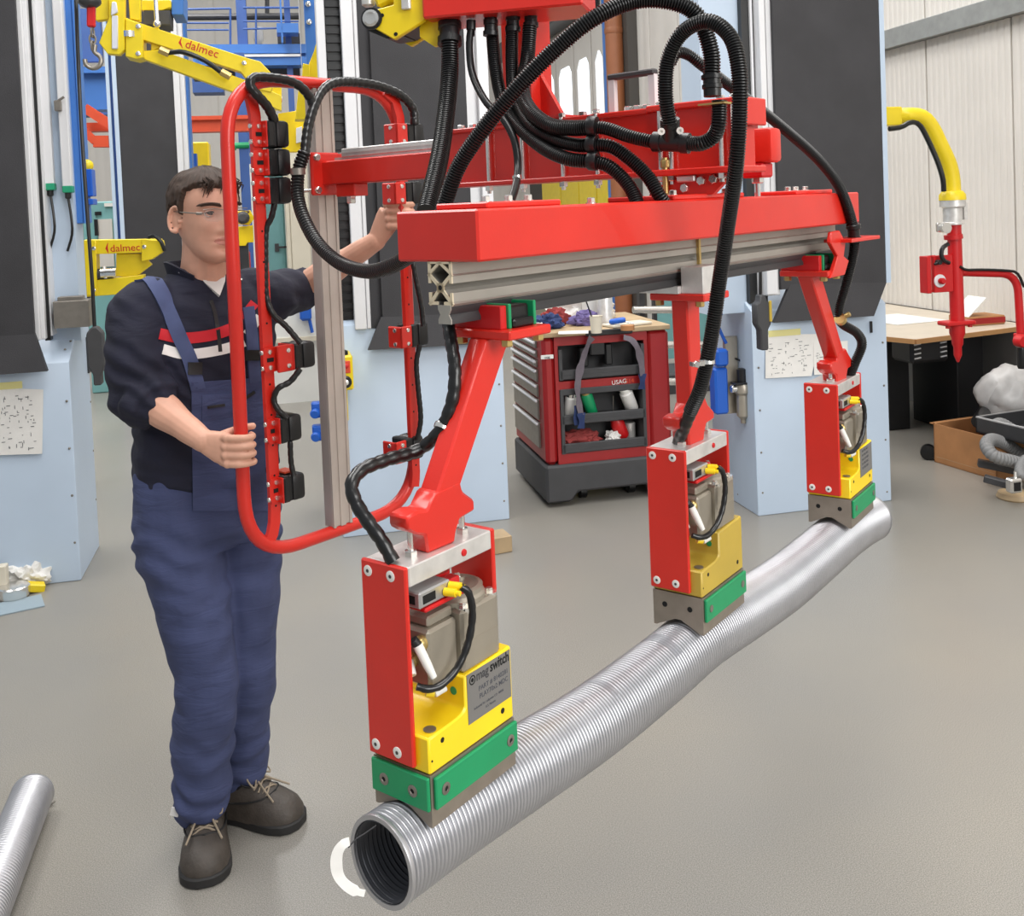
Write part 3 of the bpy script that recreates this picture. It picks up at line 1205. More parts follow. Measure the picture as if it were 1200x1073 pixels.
def control_box(px, py, side, wide=False, amber=False):
    c = tl_t(px, py, HT - 0.030)
    r0 = 0.032
    b = tmb()
    x0 = c.x - r0
    b.bb(x0, x0 + 0.022, HT - 0.033, HT + 0.03, c.z - r0, c.z + r0, bev=0.004)
    b.bb(x0 + 0.020, x0 + 0.026, HT - 0.030, HT + 0.028, c.z - r0 + 0.002, c.z + r0 - 0.002)
    b.bb(x0 + 0.024, c.x + r0, HT - 0.036, HT + 0.032, c.z - r0 - 0.001, c.z + r0 + 0.001, bev=0.010, seg=2)
    bx = obj('control_box', b, 'black_plastic', fr_)
    b = tmb()
    if side == 0:
        xb = 0.489
        b.prism([(xb - 0.020, c.z - 0.018), (xb - 0.014, c.z - 0.030), (x0, c.z - 0.030), (x0, c.z + 0.030), (xb - 0.014, c.z + 0.030), (xb - 0.020, c.z + 0.018)], HT - 0.012, HT - 0.007, 'xz')
        b.bb(x0 - 0.004, x0, HT - 0.033, HT + 0.03, c.z - r0, c.z + r0, bev=0.002)
        if wide:
            b.bb(xb + 0.012, x0, HT - 0.030, HT - 0.020, c.z - 0.033, c.z + 0.033, bev=0.002)
    else:
        b.bb(c.x - 0.075, x0, HT - 0.034, HT - 0.026, c.z - 0.030, c.z + 0.030, bev=0.003)
        b.bb(c.x - 0.075, c.x - 0.068, HT - 0.034, HT + 0.02, c.z - 0.030, c.z + 0.030, bev=0.003)
    obj('box_bracket', b, 'red_paint', fr_)
    for dz in (-0.019, 0.019):
        b = tmb()
        b.lathe([(0.0062, 0), (0.0055, 0.003), (0.002, 0.0035)], ((0.489 if side == 0 else c.x - 0.05), HT - (0.012 if side == 0 else 0.034), c.z + dz), (0, -1, 0), 12)
        obj('screw', b, 'chrome', fr_)
        b = tmb()
        b.lathe([(0.0062, 0), (0.0055, 0.003), (0.002, 0.0035)], ((0.467 if side == 0 else c.x - 0.075), HT - 0.01, c.z + dz), (-1, 0, 0), 12)
        obj('screw', b, 'chrome', fr_)
        if wide:
            b = tmb()
            b.lathe([(0.0062, 0), (0.0055, 0.003), (0.002, 0.0035)], (x0 - 0.018, HT - 0.030, c.z + dz), (0, -1, 0), 12)
            obj('screw', b, 'chrome', fr_)
    if side == 0:
        b = tmb()
        b.bb(0.480, 0.499, HT - 0.0135, HT - 0.012, c.z - 0.005, c.z + 0.005)
        obj('slot', b, 'hole_black', fr_)
    b = tmb()
    b.bb(x0 - 0.0015, x0 + 0.001, HT - 0.0348, HT - 0.0335, c.z - 0.008, c.z + 0.008)
    obj('slot', b, 'hole_black', fr_)
    if amber:
        b = tmb()
        b.bb(c.x - 0.012, c.x + 0.02, HT - 0.01, HT + 0.03, c.z + r0 + 0.001, c.z + r0 + 0.006, bev=0.001)
        obj('indicator', b, 'orange_paint', fr_)
    return bx


for i, (px, py) in enumerate(((326, 157), (328, 190), (329, 223), (357, 416), (341, 502), (345, 571))):
    control_box(px, py, 0, i == 3, i == 5)
for (px, py) in ((487, 158), (485, 226), (492, 392), (486, 525)):
    control_box(px, py, 1)

# vertical aluminium profile of the frame
b = tmb()
b.bb(0.660, 0.722, HT - 0.012, HT + 0.024, -0.742, 0.392, bev=0.003)
b.bb(0.660, 0.668, HT - 0.015, HT - 0.011, -0.742, 0.392)
b.bb(0.684, 0.700, HT - 0.015, HT - 0.011, -0.742, 0.392)
b.bb(0.714, 0.722, HT - 0.015, HT - 0.011, -0.742, 0.392)
obj('upright_profile', b, 'alu_pink', fr_)

# --- column and swivel box above the spine
zb = B0.z + 0.445
P1 = on_plane(495, 22, Vec((0, 0, zb)), Vec((0, 0, 1)))
P2 = on_plane(683, 5, Vec((0, 0, zb)), Vec((0, 0, 1)))
xh = (P2 - P1)
HL = xh.length
xh.normalize()
HB = Mat((xh, Vec((0, 0, 1)).cross(xh), Vec((0, 0, 1)))).transposed().to_4x4()
HB.translation = P1


def hb(px, py, y=0.0):
    return HB.inverted() @ on_plane(px, py, HB @ Vec((0, y, 0)), HB.to_3x3() @ Vec((0, 1, 0)))


def hmb():
    return MB(HB)


b = hmb()
b.bb(0, HL, 0, 0.15, 0.0, 0.20, bev=0.004)
sw = obj('swivel_box', b, 'red_paint', tool)
b = tmb()
c0_ = tl_s(645, 60, 0.712).y
c1_ = tl_s(665, 133, 0.684).y
b.bb(0.642, 0.712, c0_, c0_ + 0.075, 0.245, 0.50)
b.prism([(c0_, 0.246), (c1_, 0.246), (c0_, 0.345)], 0.672, 0.684, 'yz')
b.prism([(c0_ + 0.075, 0.246), (c0_ + 0.13, 0.246), (c0_ + 0.075, 0.345)], 0.672, 0.684, 'yz')
b.bb(0.632, 0.722, c1_ - 0.02, c0_ + 0.14, 0.246, 0.253)
obj('column', b, 'red_paint', tool)
# yellow joint to the manipulator's arm
yj = [hb(x, y, 0.02) for (x, y) in ((429, 18), (430, 28), (463, 47), (499, 24), (500, -40), (462, -40), (462, 6), (440, 12))]
b = hmb()
b.prism([(p.x, p.z) for p in yj], 0.015, 0.03, 'xz', bev=0.002)
b.prism([(p.x, p.z) for p in yj], 0.11, 0.125, 'xz', bev=0.002)
yo = obj('joint_plate', b, 'arm_yellow', tool)
b = hmb()
p = hb(505, 38, 0.05)
b.prism([(p.x - 0.022, p.z + 0.03), (p.x + 0.022, p.z + 0.03), (p.x + 0.022, p.z - 0.026), (p.x + 0.008, p.z - 0.03), (p.x - 0.022, p.z - 0.008)], 0.045, 0.055, 'xz')
obj('joint_lug', b, 'arm_yellow', yo)
b = hmb()
p = hb(436, 22, 0.015)
b.lathe([(0.022, 0), (0.022, 0.004), (0.017, 0.004)], (p.x, 0.015, p.z), (0, -1, 0), 20)
obj('bearing_ring', b, 'black_plastic', yo)
b = hmb()
b.lathe([(0.017, 0), (0.017, 0.006), (0.012, 0.008), (0.004, 0.006)], (p.x, 0.012, p.z), (0, -1, 0), 20)
obj('bearing_cap', b, 'chrome', yo)
for (px, py) in ((448, 18), (464, 40)):
    p = hb(px, py, 0.015)
    b = hmb()
    b.lathe([(0.004, 0), (0.004, 0.001)], (p.x, 0.0148, p.z), (0, -1, 0), 10)
    obj('hole', b, 'hole_black', yo)
b = hmb()
pts = [hb(x, y, 0.07) for (x, y) in ((440, 36), (462, 45), (480, 42), (496, 30), (504, 16))]
for a_, c_ in zip(pts, pts[1:]):
    b.bar((a_.x, 0.07, a_.z), (c_.x, 0.07, c_.z), 0.07, 0.012)
obj('flat_belt', b, 'black_rubber', yo)
b = hmb()
p = hb(474, 3, 0.0)
b.bb(p.x - 0.009, p.x + 0.009, 0.004, 0.016, p.z - 0.012, p.z + 0.05, bev=0.002)
obj('alu_bracket', b, 'brushed_alu', yo)
b = hmb()
p = hb(432, 6, 0.06)
b.lathe([(0.014, -0.02), (0.014, 0.012), (0.008, 0.016)], (p.x, 0.06, p.z + 0.012), (0, 0, -1), 16)
obj('pin_end', b, 'brushed_alu', yo)
b = hmb()
p0, p1 = hb(440, 5, 0.04), hb(462, -6, 0.04)
b.bar((p0.x, 0.06, p0.z + 0.004), (p1.x, 0.06, p1.z + 0.004), 0.05, 0.03, bev=0.006)
obj('arm_end', b, 'arm_yellow', yo)

# --- hoses (image column, image row, distance ahead of the camera -> tool frame)
def hz_(L):
    return [tl(*q) for q in L]


def hose(name, L, r, kind='hose', pitch=0.0044):
    b = tmb()
    P = hz_(L)
    if kind == 'hose':
        b.hose(P, r, pitch)
        k = 'black_rubber'
    elif kind == 'wrap':
        b.wrap(P, r)
        k = 'black_gloss'
    else:
        b.tube(catmull(P, 0.012), r, 12)
        k = 'black_rubber'
    return obj(name, b, k, tool)


def ferrule(L, r, parent, prof=None, k='black_plastic', nm='hose_fitting'):
    """fitting along the two given points"""
    P = hz_(L)
    b = tmb()
    ln = (P[1] - P[0]).length
    pr_ = prof or [(1.0, 0), (1.0, 0.35), (1.15, 0.38), (1.15, 0.55), (1.0, 0.58), (1.0, 0.8), (1.2, 0.82), (1.2, 1.0)]
    b.lathe([(r * a_, ln * c_) for a_, c_ in pr_], P[0], P[1] - P[0], 18)
    return obj(nm, b, k, parent)


H1 = hose('corrugated_hose', [(527, 44, 2.0), (527, 85, 1.99), (523, 130, 1.95), (515, 185, 1.87), (500, 248, 1.76)], 0.0178, pitch=0.0052)
ferrule([(527, 12, 2.02), (527, 52, 2.0)], 0.0205, H1)
H2 = hose('corrugated_hose', [(834, 92, 1.66), (833, 60, 1.66), (818, 20, 1.66), (790, 3, 1.66), (745, 1, 1.66), (695, 22, 1.65), (645, 63, 1.66), (600, 110, 1.67), (560, 160, 1.69), (535, 200, 1.71), (518, 250, 1.73)], 0.0142, pitch=0.0048)
ferrule([(835, 113, 1.66), (834, 88, 1.66)], 0.0145, H2)
H3 = hose('corrugated_hose', [(785, 146, 1.68), (780, 110, 1.67), (783, 70, 1.66), (800, 38, 1.64), (830, 25, 1.61), (855, 42, 1.59), (865, 75, 1.58), (867, 120, 1.58), (863, 190, 1.60), (852, 270, 1.66), (843, 330, 1.70), (836, 380, 1.72), (829, 420, 1.74), (820, 457, 1.76), (809, 482, 1.785)], 0.0128)
b = tmb()
p = tl(828, 424, 1.742)
b.lathe([(0.0145, -0.004), (0.0145, 0.004)], p, (0.1, 0.1, 1), 14)
b.bar(p + Vec((-0.012, 0.0, 0)), p + Vec((-0.032, 0.012, 0.0)), 0.012, 0.008)
b.bolt(p + Vec((-0.028, 0.004, 0)), (-0.6, -0.8, 0), 0.006, 0.006)
obj('hose_clip', b, 'chrome', H3)
hose('wrapped_cable', [(813, 474, 1.778), (803, 498, 1.81), (794, 521, 1.855)], 0.0112, 'wrap')
# T-fitting at the spine
b = tmb()
Pl, Pr, Pm, Pu = tl(766, 166, 1.72), tl(808, 168, 1.69), tl(786, 166, 1.705), tl(785, 140, 1.69)
b.lathe([(0.0175, 0), (0.0175, 0.014), (0.0155, 0.015), (0.0155, (Pr - Pl).length - 0.015), (0.0175, (Pr - Pl).length - 0.014), (0.0175, (Pr - Pl).length)], Pl, Pr - Pl, 18)
b.lathe([(0.0148, 0), (0.0148, 0.024), (0.0165, 0.025), (0.0165, 0.040)], Pm, Pu - Pm, 18)
tf = obj('tee_fitting', b, 'black_plastic', tool)
for (px, py) in ((775, 154), (797, 153)):
    p = tl(px, py, 1.66)
    b = tmb()
    b.lathe([(0.006, -0.012), (0.006, 0.004), (0.0025, 0.004), (0.002, 0.001)], p, TOOL.to_3x3().inverted() @ (CAMPOS - TOOL @ p), 12)
    obj('clamp_screw', b, 'white_plastic', tf)
hose('corrugated_hose', [(806, 168, 1.69), (822, 168, 1.67), (836, 160, 1.66), (842, 145, 1.65), (843, 118, 1.65)], 0.0130, pitch=0.0042)
p = tl(840, 121, 1.655)
b = tmb()
b.bb(p.x - 0.02, p.x + 0.006, p.y - 0.024, p.y + 0.024, p.z - 0.003, p.z)
obj('clip_plate', b, 'brass', tool)
H5 = hose('smooth_hose', [(621, 30, 1.98), (618, 70, 1.97), (612, 105, 1.92), (622, 130, 1.86), (645, 147, 1.82), (672, 150, 1.79), (694, 149, 1.77)], 0.0145)
hose('corrugated_hose', [(692, 149, 1.77), (712, 151, 1.76), (738, 160, 1.74), (768, 167, 1.72)], 0.0118)
H6 = hose('smooth_hose', [(600, 30, 2.0), (600, 75, 1.98), (603, 110, 1.95), (620, 145, 1.88), (650, 163, 1.83), (675, 170, 1.80), (694, 170, 1.78)], 0.0130)
hose('corrugated_hose', [(692, 170, 1.78), (716, 172, 1.77), (740, 188, 1.76), (760, 208, 1.75), (772, 228, 1.74), (780, 240, 1.74)], 0.0125)
H7 = hose('smooth_hose', [(576, 30, 2.02), (580, 75, 2.0), (588, 115, 1.97), (605, 145, 1.90), (635, 172, 1.84), (665, 186, 1.80), (694, 189, 1.78)], 0.0130)
hose('corrugated_hose', [(692, 189, 1.78), (712, 194, 1.77), (730, 209, 1.76), (742, 226, 1.75), (748, 242, 1.74)], 0.0125)
for (x, y, hh) in ((575, 18, H7), (601, 13, H6), (622, 8, H5)):
    ferrule([(x, y - 6, 2.0), (x, y + 24, 2.0)], 0.0128, hh)
for (x, y, d, hh) in ((693, 147, 1.765, H5), (693, 168, 1.775, H6), (694, 188, 1.775, H7)):
    P = tl(x, y, d)
    b = tmb()
    c0_, c1_ = tl(x - 4, y, d + 0.003), tl(x + 5, y + 0.5, d - 0.003)
    b.lathe([(0.0165, 0), (0.0175, 0.002), (0.0175, (c1_ - c0_).length), (0.0165, (c1_ - c0_).length + 0.002)], c0_, c1_ - c0_, 16)
    obj('hose_clamp', b, 'black_plastic', hh)
H8 = hose('thin_cable', [(552, 30, 2.0), (550, 55, 1.99), (554, 88, 1.97), (570, 120, 1.92), (590, 140, 1.9), (603, 165, 1.88), (607, 195, 1.87), (604, 220, 1.82), (598, 238, 1.78)], 0.0072, 'smooth')
ferrule([(552, 24, 2.0), (552, 42, 2.0)], 0.0095, H8, [(1.0, 0), (1.0, 0.6), (0.8, 0.65), (0.8, 1.0)])
b = tmb()
p = tl(606, 208, 1.845)
b.lathe([(0.0088, -0.004), (0.0088, 0.004)], p, (0, 0.1, 1), 12)
obj('cable_clip', b, 'chrome', H8)
H9 = hose('smooth_hose', [(786, 74, 1.96), (793, 62, 1.96), (806, 64, 1.97), (825, 78, 1.98), (870, 112, 2.04), (920, 152, 2.12), (960, 188, 2.2), (985, 222, 2.26), (999, 262, 2.3), (1001, 290, 2.32), (992, 330, 2.34), (983, 362, 2.36), (986, 378, 2.37), (1004, 390, 2.39), (1010, 404, 2.40), (1002, 425, 2.41), (996, 440, 2.42)], 0.0115)
ferrule([(1000, 262, 2.30), (1001, 283, 2.31)], 0.0142, H9, [(1.0, 0), (1.15, 0.05), (1.15, 0.25), (0.95, 0.3), (0.95, 0.7), (1.1, 0.75), (1.1, 1.0)])
b = tmb()
p = tl(985, 374, 2.355)
b.lathe([(0.0135, -0.006), (0.0135, 0.006)], p, (0.5, 0, -0.3), 14)
b.bolt(p + Vec((0, -0.012, 0.008)), (0, -1, 0.5), 0.006, 0.012)
obj('hose_clip', b, 'brass', H9)
H10 = hose('wrapped_cable', [(523, 362, 1.46), (527, 390, 1.43), (533, 430, 1.40), (530, 470, 1.39), (515, 505, 1.39), (490, 527, 1.40), (455, 538, 1.37), (425, 550, 1.34), (412, 568, 1.32), (418, 590, 1.31), (432, 612, 1.30), (447, 633, 1.295), (461, 658, 1.29)], 0.0092, 'wrap')
b = tmb()
p = tl(518, 500, 1.39)
b.lathe([(0.0112, -0.004), (0.0118, 0), (0.0112, 0.004)], p, (-0.6, 0, -0.8), 14)
b.bolt(p + Vec((0.006, -0.012, 0.004)), (0.4, -1, 0.2), 0.0045, 0.01)
b.bolt(p + Vec((0.012, -0.008, 0.006)), (0.6, -1, 0.2), 0.004, 0.012)
obj('hose_clip', b, 'chrome', H10)
# hose from the handle frame to the beam
H11 = hose('corrugated_hose', [(357, 178, 2.46), (350, 200, 2.45), (349, 230, 2.43), (357, 258, 2.39), (374, 287, 2.33), (400, 309, 2.24), (432, 318, 2.12), (460, 311, 2.0), (485, 296, 1.90)], 0.0162, pitch=0.0084)
b = tmb()
p = tl(349, 201, 2.44)
b.lathe([(0.0182, -0.008), (0.0182, 0.008)], p, (0, 0, 1), 16)
obj('hose_clamp', b, 'steel', H11)
hose('wrapped_cable', [(486, 146, 2.80), (484, 128, 2.80), (470, 112, 2.77), (445, 101, 2.72), (415, 96, 2.66), (392, 97, 2.60), (378, 106, 2.56), (368, 125, 2.52), (361, 150, 2.49), (357, 182, 2.46)], 0.0125, 'wrap')
hose('wrapped_cable', [(322, 143, 2.47), (314, 126, 2.45), (302, 112, 2.42), (293, 100, 2.41), (298, 91, 2.42), (318, 91, 2.45), (340, 95, 2.48), (354, 103, 2.50), (364, 116, 2.52), (368, 128, 2.52)], 0.0118, 'wrap')
hose('thin_cable', [(322, 238, 2.47), (318, 255, 2.47), (312, 268, 2.47), (311, 300, 2.47), (312, 345, 2.47), (320, 368, 2.47), (335, 382, 2.48), (352, 402, 2.49)], 0.0075, 'wrap')
hose('thin_cable', [(352, 432, 2.49), (340, 447, 2.48), (326, 455, 2.47), (321, 468, 2.47), (326, 480, 2.47), (336, 490, 2.48)], 0.0075, 'wrap')
hose('thin_cable', [(340, 517, 2.49), (341, 540, 2.49), (344, 557, 2.49)], 0.0068, 'wrap')
hose('thin_cable', [(484, 308, 2.80), (488, 330, 2.80), (494, 360, 2.80), (496, 382, 2.80)], 0.0072, 'wrap')
hose('thin_cable', [(492, 404, 2.80), (488, 425, 2.80), (490, 455, 2.80), (493, 490, 2.80), (489, 515, 2.80)], 0.0072, 'wrap')

# ================================================================== corrugated pipes
PR = 0.0575
pipe = thing('corrugated_pipe', 'long silver corrugated metal pipe carried under the three magnet heads', 'pipe',
             TOOL @ Mat.Translation((0.64, 0.0535, -0.752 - PR)))
axis = [(-0.172, 0.0535, -0.7475), (-0.05, 0.0535, -0.7485), (0.10, 0.054, -0.755), (0.29, 0.055, -0.763), (0.48, 0.054, -0.757), (0.63, 0.0535, -0.7475),
        (0.80, 0.055, -0.755), (0.98, 0.057, -0.761), (1.14, 0.055, -0.752), (1.30, 0.0535, -0.741), (1.40, 0.0535, -0.741), (1.475, 0.0535, -0.745)]


def corrugated(frame, axis, r, parent, pitch=0.0072):
    P = catmull(axis, pitch / 4.0)
    rr = [r * (0.918, 0.975, 1.0, 0.975)[i % 4] for i in range(len(P))]
    b = MB(frame)
    b.tube(P, rr, 40, cap=False)
    n = len(P)
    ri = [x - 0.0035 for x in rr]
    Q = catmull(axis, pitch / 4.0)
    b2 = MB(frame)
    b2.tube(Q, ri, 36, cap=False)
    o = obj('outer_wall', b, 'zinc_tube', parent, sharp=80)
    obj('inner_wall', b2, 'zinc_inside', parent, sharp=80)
    for (p, q) in ((P[0], P[2]), (P[-1], P[-3])):
        d = (p - q).normalized()
        b3 = MB(frame)
        b3.lathe([(r - 0.006, -0.004), (r - 0.006, 0.001), (r * 1.0, 0.001), (r * 1.01, -0.002), (r * 1.0, -0.005)], p, d, 40, cap=False)
        obj('end_rim', b3, 'zinc_tube', parent)
    return o


corrugated(TOOL, axis, PR, pipe)
# plastic strap hanging from the near end
b = MB()
L_ = [(409, 986, 1.25), (401, 990, 1.245), (395, 1000, 1.242), (394, 1014, 1.24), (397, 1027, 1.24), (405, 1037, 1.238), (416, 1044, 1.236), (427, 1047, 1.236)]
P = catmull([at(*q) for q in L_], 0.004)
n = len(P)
vs = []
for i, p in enumerate(P):
    t = i / (n - 1)
    w_ = 0.0062 * (0.75 + 0.35 * math.sin(pi * min(1, t * 1.6)) + 0.2 * t) * (1 if t < 0.9 else 0.6)
    tg = (P[min(n - 1, i + 1)] - P[max(0, i - 1)]).normalized()
    sd = (tg.cross(Vec((0.55 - 0.5 * t, -0.85, 0.35))).normalized())
    vs += [p + sd * w_, p - sd * w_, p - sd * w_ + Vec((0.0005, 0.001, 0)), p + sd * w_ + Vec((0.0005, 0.001, 0))]
F = [(3, 2, 1, 0), (4 * n - 4, 4 * n - 3, 4 * n - 2, 4 * n - 1)]
for i in range(n - 1):
    for j in range(4):
        F.append((4 * i + j, 4 * i + (j + 1) % 4, 4 * i + 4 + (j + 1) % 4, 4 * i + 4 + j))
b._add(vs, F)
obj('plastic_strap', b, 'foam_white', pipe)
b = MB()
b.tube(catmull([at(441, 967, 1.262), at(428, 976, 1.258), at(417, 983, 1.254), at(408, 993, 1.249)], 0.004), 0.0009, 6)
obj('wire_tie', b, 'dark_steel', pipe)

c1 = on_plane(38, 930, Vec((0, 0, PR)), Vec((0, 0, 1)))
c2 = on_plane(-20, 1073, Vec((0, 0, PR)), Vec((0, 0, 1)))
dd = (c2 - c1).normalized()
p2 = thing('corrugated_pipe', 'silver corrugated metal pipe lying on the floor at the left edge', 'pipe', Mat.Translation((c1.x, c1.y, 0)))
corrugated(Mat.Identity(4), [c1, c1 + dd * 0.3, c1 + dd * 0.9], PR, p2, 0.0105)
b = MB()
e = at(58, 944, 2.88)
b.tube([e + Vec((-0.02, 0, 0)), e, e + Vec((0.012, 0.01, 0.008))], 0.003, 8)
obj('wire_end', b, 'steel', p2)
# ================================================================== person
from mathutils import noise as mnoise
from mathutils.bvhtree import BVHTree

TD = Vec((0.62, -0.785, 0)).normalized()          # where the chest faces
TS = Vec((-TD.y, TD.x, 0))                        # his left
ZZ = Vec((0, 0, 1))


def loft(b, secs, n=28):
    """secs: (centre, side vector, front vector, half width, half depth, exponent)"""
    verts, faces = [], []
    for (c, sv, fv, a, d, e) in secs:
        for k in range(n):
            t = 2 * pi * k / n
            cx, sy = math.cos(t), math.sin(t)
            x = math.copysign(abs(cx) ** (2 / e), cx)
            y = math.copysign(abs(sy) ** (2 / e), sy)
            verts.append(Vec(c) + sv * (a * x) + fv * (d * y))
    m = len(secs)
    for i in range(m - 1):
        for k in range(n):
            faces.append((i * n + k, i * n + (k + 1) % n, (i + 1) * n + (k + 1) % n, (i + 1) * n + k))
    faces.append(tuple(reversed(range(n))))
    faces.append(tuple(range((m - 1) * n, m * n)))
    b._add(verts, faces)


def limb(b, pts, radii, seg=16, step=0.012):
    """tapered limb along a smooth path with rounded ends"""
    P = catmull(pts, step)
    pts = [Vec(p) for p in pts]
    L = [0]
    for p, q in zip(pts, pts[1:]):
        L.append(L[-1] + (q - p).length)
    rr = []
    for i in range(len(P)):
        d = L[-1] * i / (len(P) - 1)
        j = 0
        while j < len(L) - 2 and L[j + 1] < d:
            j += 1
        t = min(1, max(0, (d - L[j]) / max(1e-9, L[j + 1] - L[j])))
        t = t * t * (3 - 2 * t)
        rr.append(radii[j] * (1 - t) + radii[j + 1] * t)
    b.tube(P, rr, seg)
    b.ball(P[0], rr[0] * 0.99)
    b.ball(P[-1], rr[-1] * 0.99)


def remesh(mb, voxel, smooth_it=2, fac=0.5):
    """union of the builder's closed shells as one continuous surface"""
    me = bpy.data.meshes.new('raw')
    bmesh.ops.recalc_face_normals(mb.bm, faces=mb.bm.faces)
    mb.bm.to_mesh(me)
    mb.bm.free()
    o = bpy.data.objects.new('raw', me)
    COL.objects.link(o)
    r = o.modifiers.new('r', 'REMESH')
    r.mode = 'VOXEL'
    r.voxel_size = voxel
    if smooth_it:
        s = o.modifiers.new('s', 'SMOOTH')
        s.iterations = smooth_it
        s.factor = fac
    dg = bpy.context.evaluated_depsgraph_get()
    m2 = bpy.data.meshes.new_from_object(o.evaluated_get(dg))
    bpy.data.objects.remove(o)
    bpy.data.meshes.remove(me)
    out = MB()
    out.bm.free()
    out.bm = bmesh.new()
    out.bm.from_mesh(m2)
    bpy.data.meshes.remove(m2)
    for f in out.bm.faces:
        f.smooth = True
        f.material_index = 0
    return out


def folds(mb, amp, fn):
    mb.bm.normal_update()
    mv = [(v, v.normal * (amp * fn(v.co))) for v in mb.bm.verts]
    for v, d in mv:
        v.co += d


# ---- joints (image column, row, distance)
J = {k: at(*q) for k, q in dict(
    neck=(238, 318, 2.67), head=(242, 250, 2.615), rsh=(163, 362, 2.56), lsh=(306, 346, 2.78),
    rel=(166, 462, 2.50), rwr=(238, 516, 2.415), lel=(352, 340, 2.97), lwr=(441, 282, 2.86),
    rhip=(206, 592, 2.62), lhip=(280, 588, 2.75), rkn=(240, 790, 2.60), lkn=(292, 785, 2.72),
    ran=(236, 940, 2.66), lan=(284, 905, 2.80)).items()}
gnd = lambda x, y: on_plane(x, y, Vec((0, 0, 0)), ZZ)
man = thing('person', 'young man in navy jacket and blue bib overalls, holding the red handle frame', 'person',
            Mat.Translation(Vec((-0.82, 2.70, 0))))

# ---- head surface
FDIR = Vec((0.715, -0.70, -0.03)).normalized()
HX = Vec((-FDIR.y, FDIR.x, 0)).normalized()
HZ = HX.cross(FDIR).normalized() * -1
if HZ.z < 0:
    HZ = -HZ
HM = Mat((HX, FDIR, HZ)).transposed().to_4x4()
HM.translation = J['head'] + Vec((0, 0, 0.0))
HT_ = [(-0.128, .004, .050, .036), (-0.123, .022, .070, .015), (-0.110, .040, .083, -.005), (-0.092, .052, .085, -.025), (-0.072, .060, .086, -.050),
       (-0.048, .066, .087, -.075), (-0.025, .070, .087, -.088), (0.0, .0725, .087, -.097), (0.03, .0745, .091, -.100), (0.055, .0715, .085, -.097),
       (0.080, .059, .067, -.084), (0.096, .041, .043, -.060), (0.106, .020, .015, -.030), (0.109, .004, -.004, -.012)]


def head_row(z):
    for a, c in zip(HT_, HT_[1:]):
        if a[0] <= z <= c[0]:
            t = (z - a[0]) / (c[0] - a[0])
            k = HT_.index(a)
            p0, p3 = HT_[max(0, k - 1)], HT_[min(len(HT_) - 1, k + 2)]
            out = []
            for i in (1, 2, 3):
                m0 = (c[i] - p0[i]) / (c[0] - p0[0]) * (c[0] - a[0])
                m1 = (p3[i] - a[i]) / (p3[0] - a[0]) * (c[0] - a[0])
                out.append((2 * t ** 3 - 3 * t * t + 1) * a[i] + (t ** 3 - 2 * t * t + t) * m0 + (-2 * t ** 3 + 3 * t * t) * c[i] + (t ** 3 - t * t) * m1)
            return out
    return list(HT_[0 if z < 0 else -1][1:])


def gs_(x, z, cx, cz, sx, sz):
    return math.exp(-((x - cx) / sx) ** 2 - ((z - cz) / sz) ** 2)


def head_pt(u, v):
    zz = -0.128 + 0.237 * v
    w_, yf, yb = head_row(zz)
    t = 2 * pi * u
    cx, sy = math.cos(t), math.sin(t)
    e = 2.35
    x = w_ * math.copysign(abs(cx) ** (2 / e), cx)
    ym = (yf + yb) / 2 - 0.006
    y = ym + ((yf - ym) if sy > 0 else (ym - yb)) * math.copysign(abs(sy) ** (2 / e), sy)
    if sy > 0:
        d = 0.024 * gs_(x, zz, 0, -.036, .011, .014) + 0.013 * gs_(x, zz, 0, -.008, .010, .026) + 0.007 * (gs_(x, zz, .014, -.043, .008, .008) + gs_(x, zz, -.014, -.043, .008, .008))
        for s in (1, -1):
            d += -0.0105 * gs_(x, zz, s * .032, .001, .018, .012) + 0.005 * gs_(x, zz, s * .028, .020, .020, .008) + 0.004 * gs_(x, zz, s * .046, -.03, .018, .016)
            d += -0.004 * gs_(x, zz, s * .046, -.070, .014, .02)
        d += 0.0050 * gs_(x, zz, 0, -.0640, .024, .0050) + 0.0055 * gs_(x, zz, 0, -.0755, .020, .0060) - 0.0045 * gs_(x, zz, 0, -.0695, .027, .0026)
        d += -0.004 * gs_(x, zz, 0, -.088, .02, .006) + 0.006 * gs_(x, zz, 0, -.106, .018, .012)
        y += d * min(1, sy * 2.2)
    return Vec((x, y, zz))


body = MB()
body.grid(lambda u, v: HM @ head_pt(u, v), 150, 110, closed_u=True)
# close the poles
body.ball(HM @ Vec((0, 0.043, -0.124)), 0.006)
body.ball(HM @ Vec((0, -0.008, 0.107)), 0.006)
for s in (1, -1):
    ec = HM @ Vec((s * 0.079, -0.012, -0.012))
    er = (HM.to_3x3() @ (Mat.Rotation(s * 0.42, 3, 'Z') @ Mat.Rotation(-0.15, 3, 'X')))
    body.ball(ec - HM.to_3x3() @ Vec((s * 0.003, 0, 0)), 1.0, (0.006, 0.016, 0.029), er)
    rim = [ec + er @ Vec((s * 0.006, 0.018 * math.cos(a), 0.032 * math.sin(a))) for a in [0.6 + i * 0.33 for i in range(14)]]
    body.tube(rim, 0.0042, 8)
    body.ball(ec + er @ Vec((s * 0.002, 0.004, -0.030)), 0.0075)
    body.ball(ec + er @ Vec((s * 0.003, 0.014, -0.004)), 0.005)
nb = J['neck'] + Vec((0, 0, -0.06))
limb(body, [HM @ Vec((0, -0.022, 0.0)), HM @ Vec((0, -0.016, -0.075)), nb], [0.060, 0.056, 0.066])
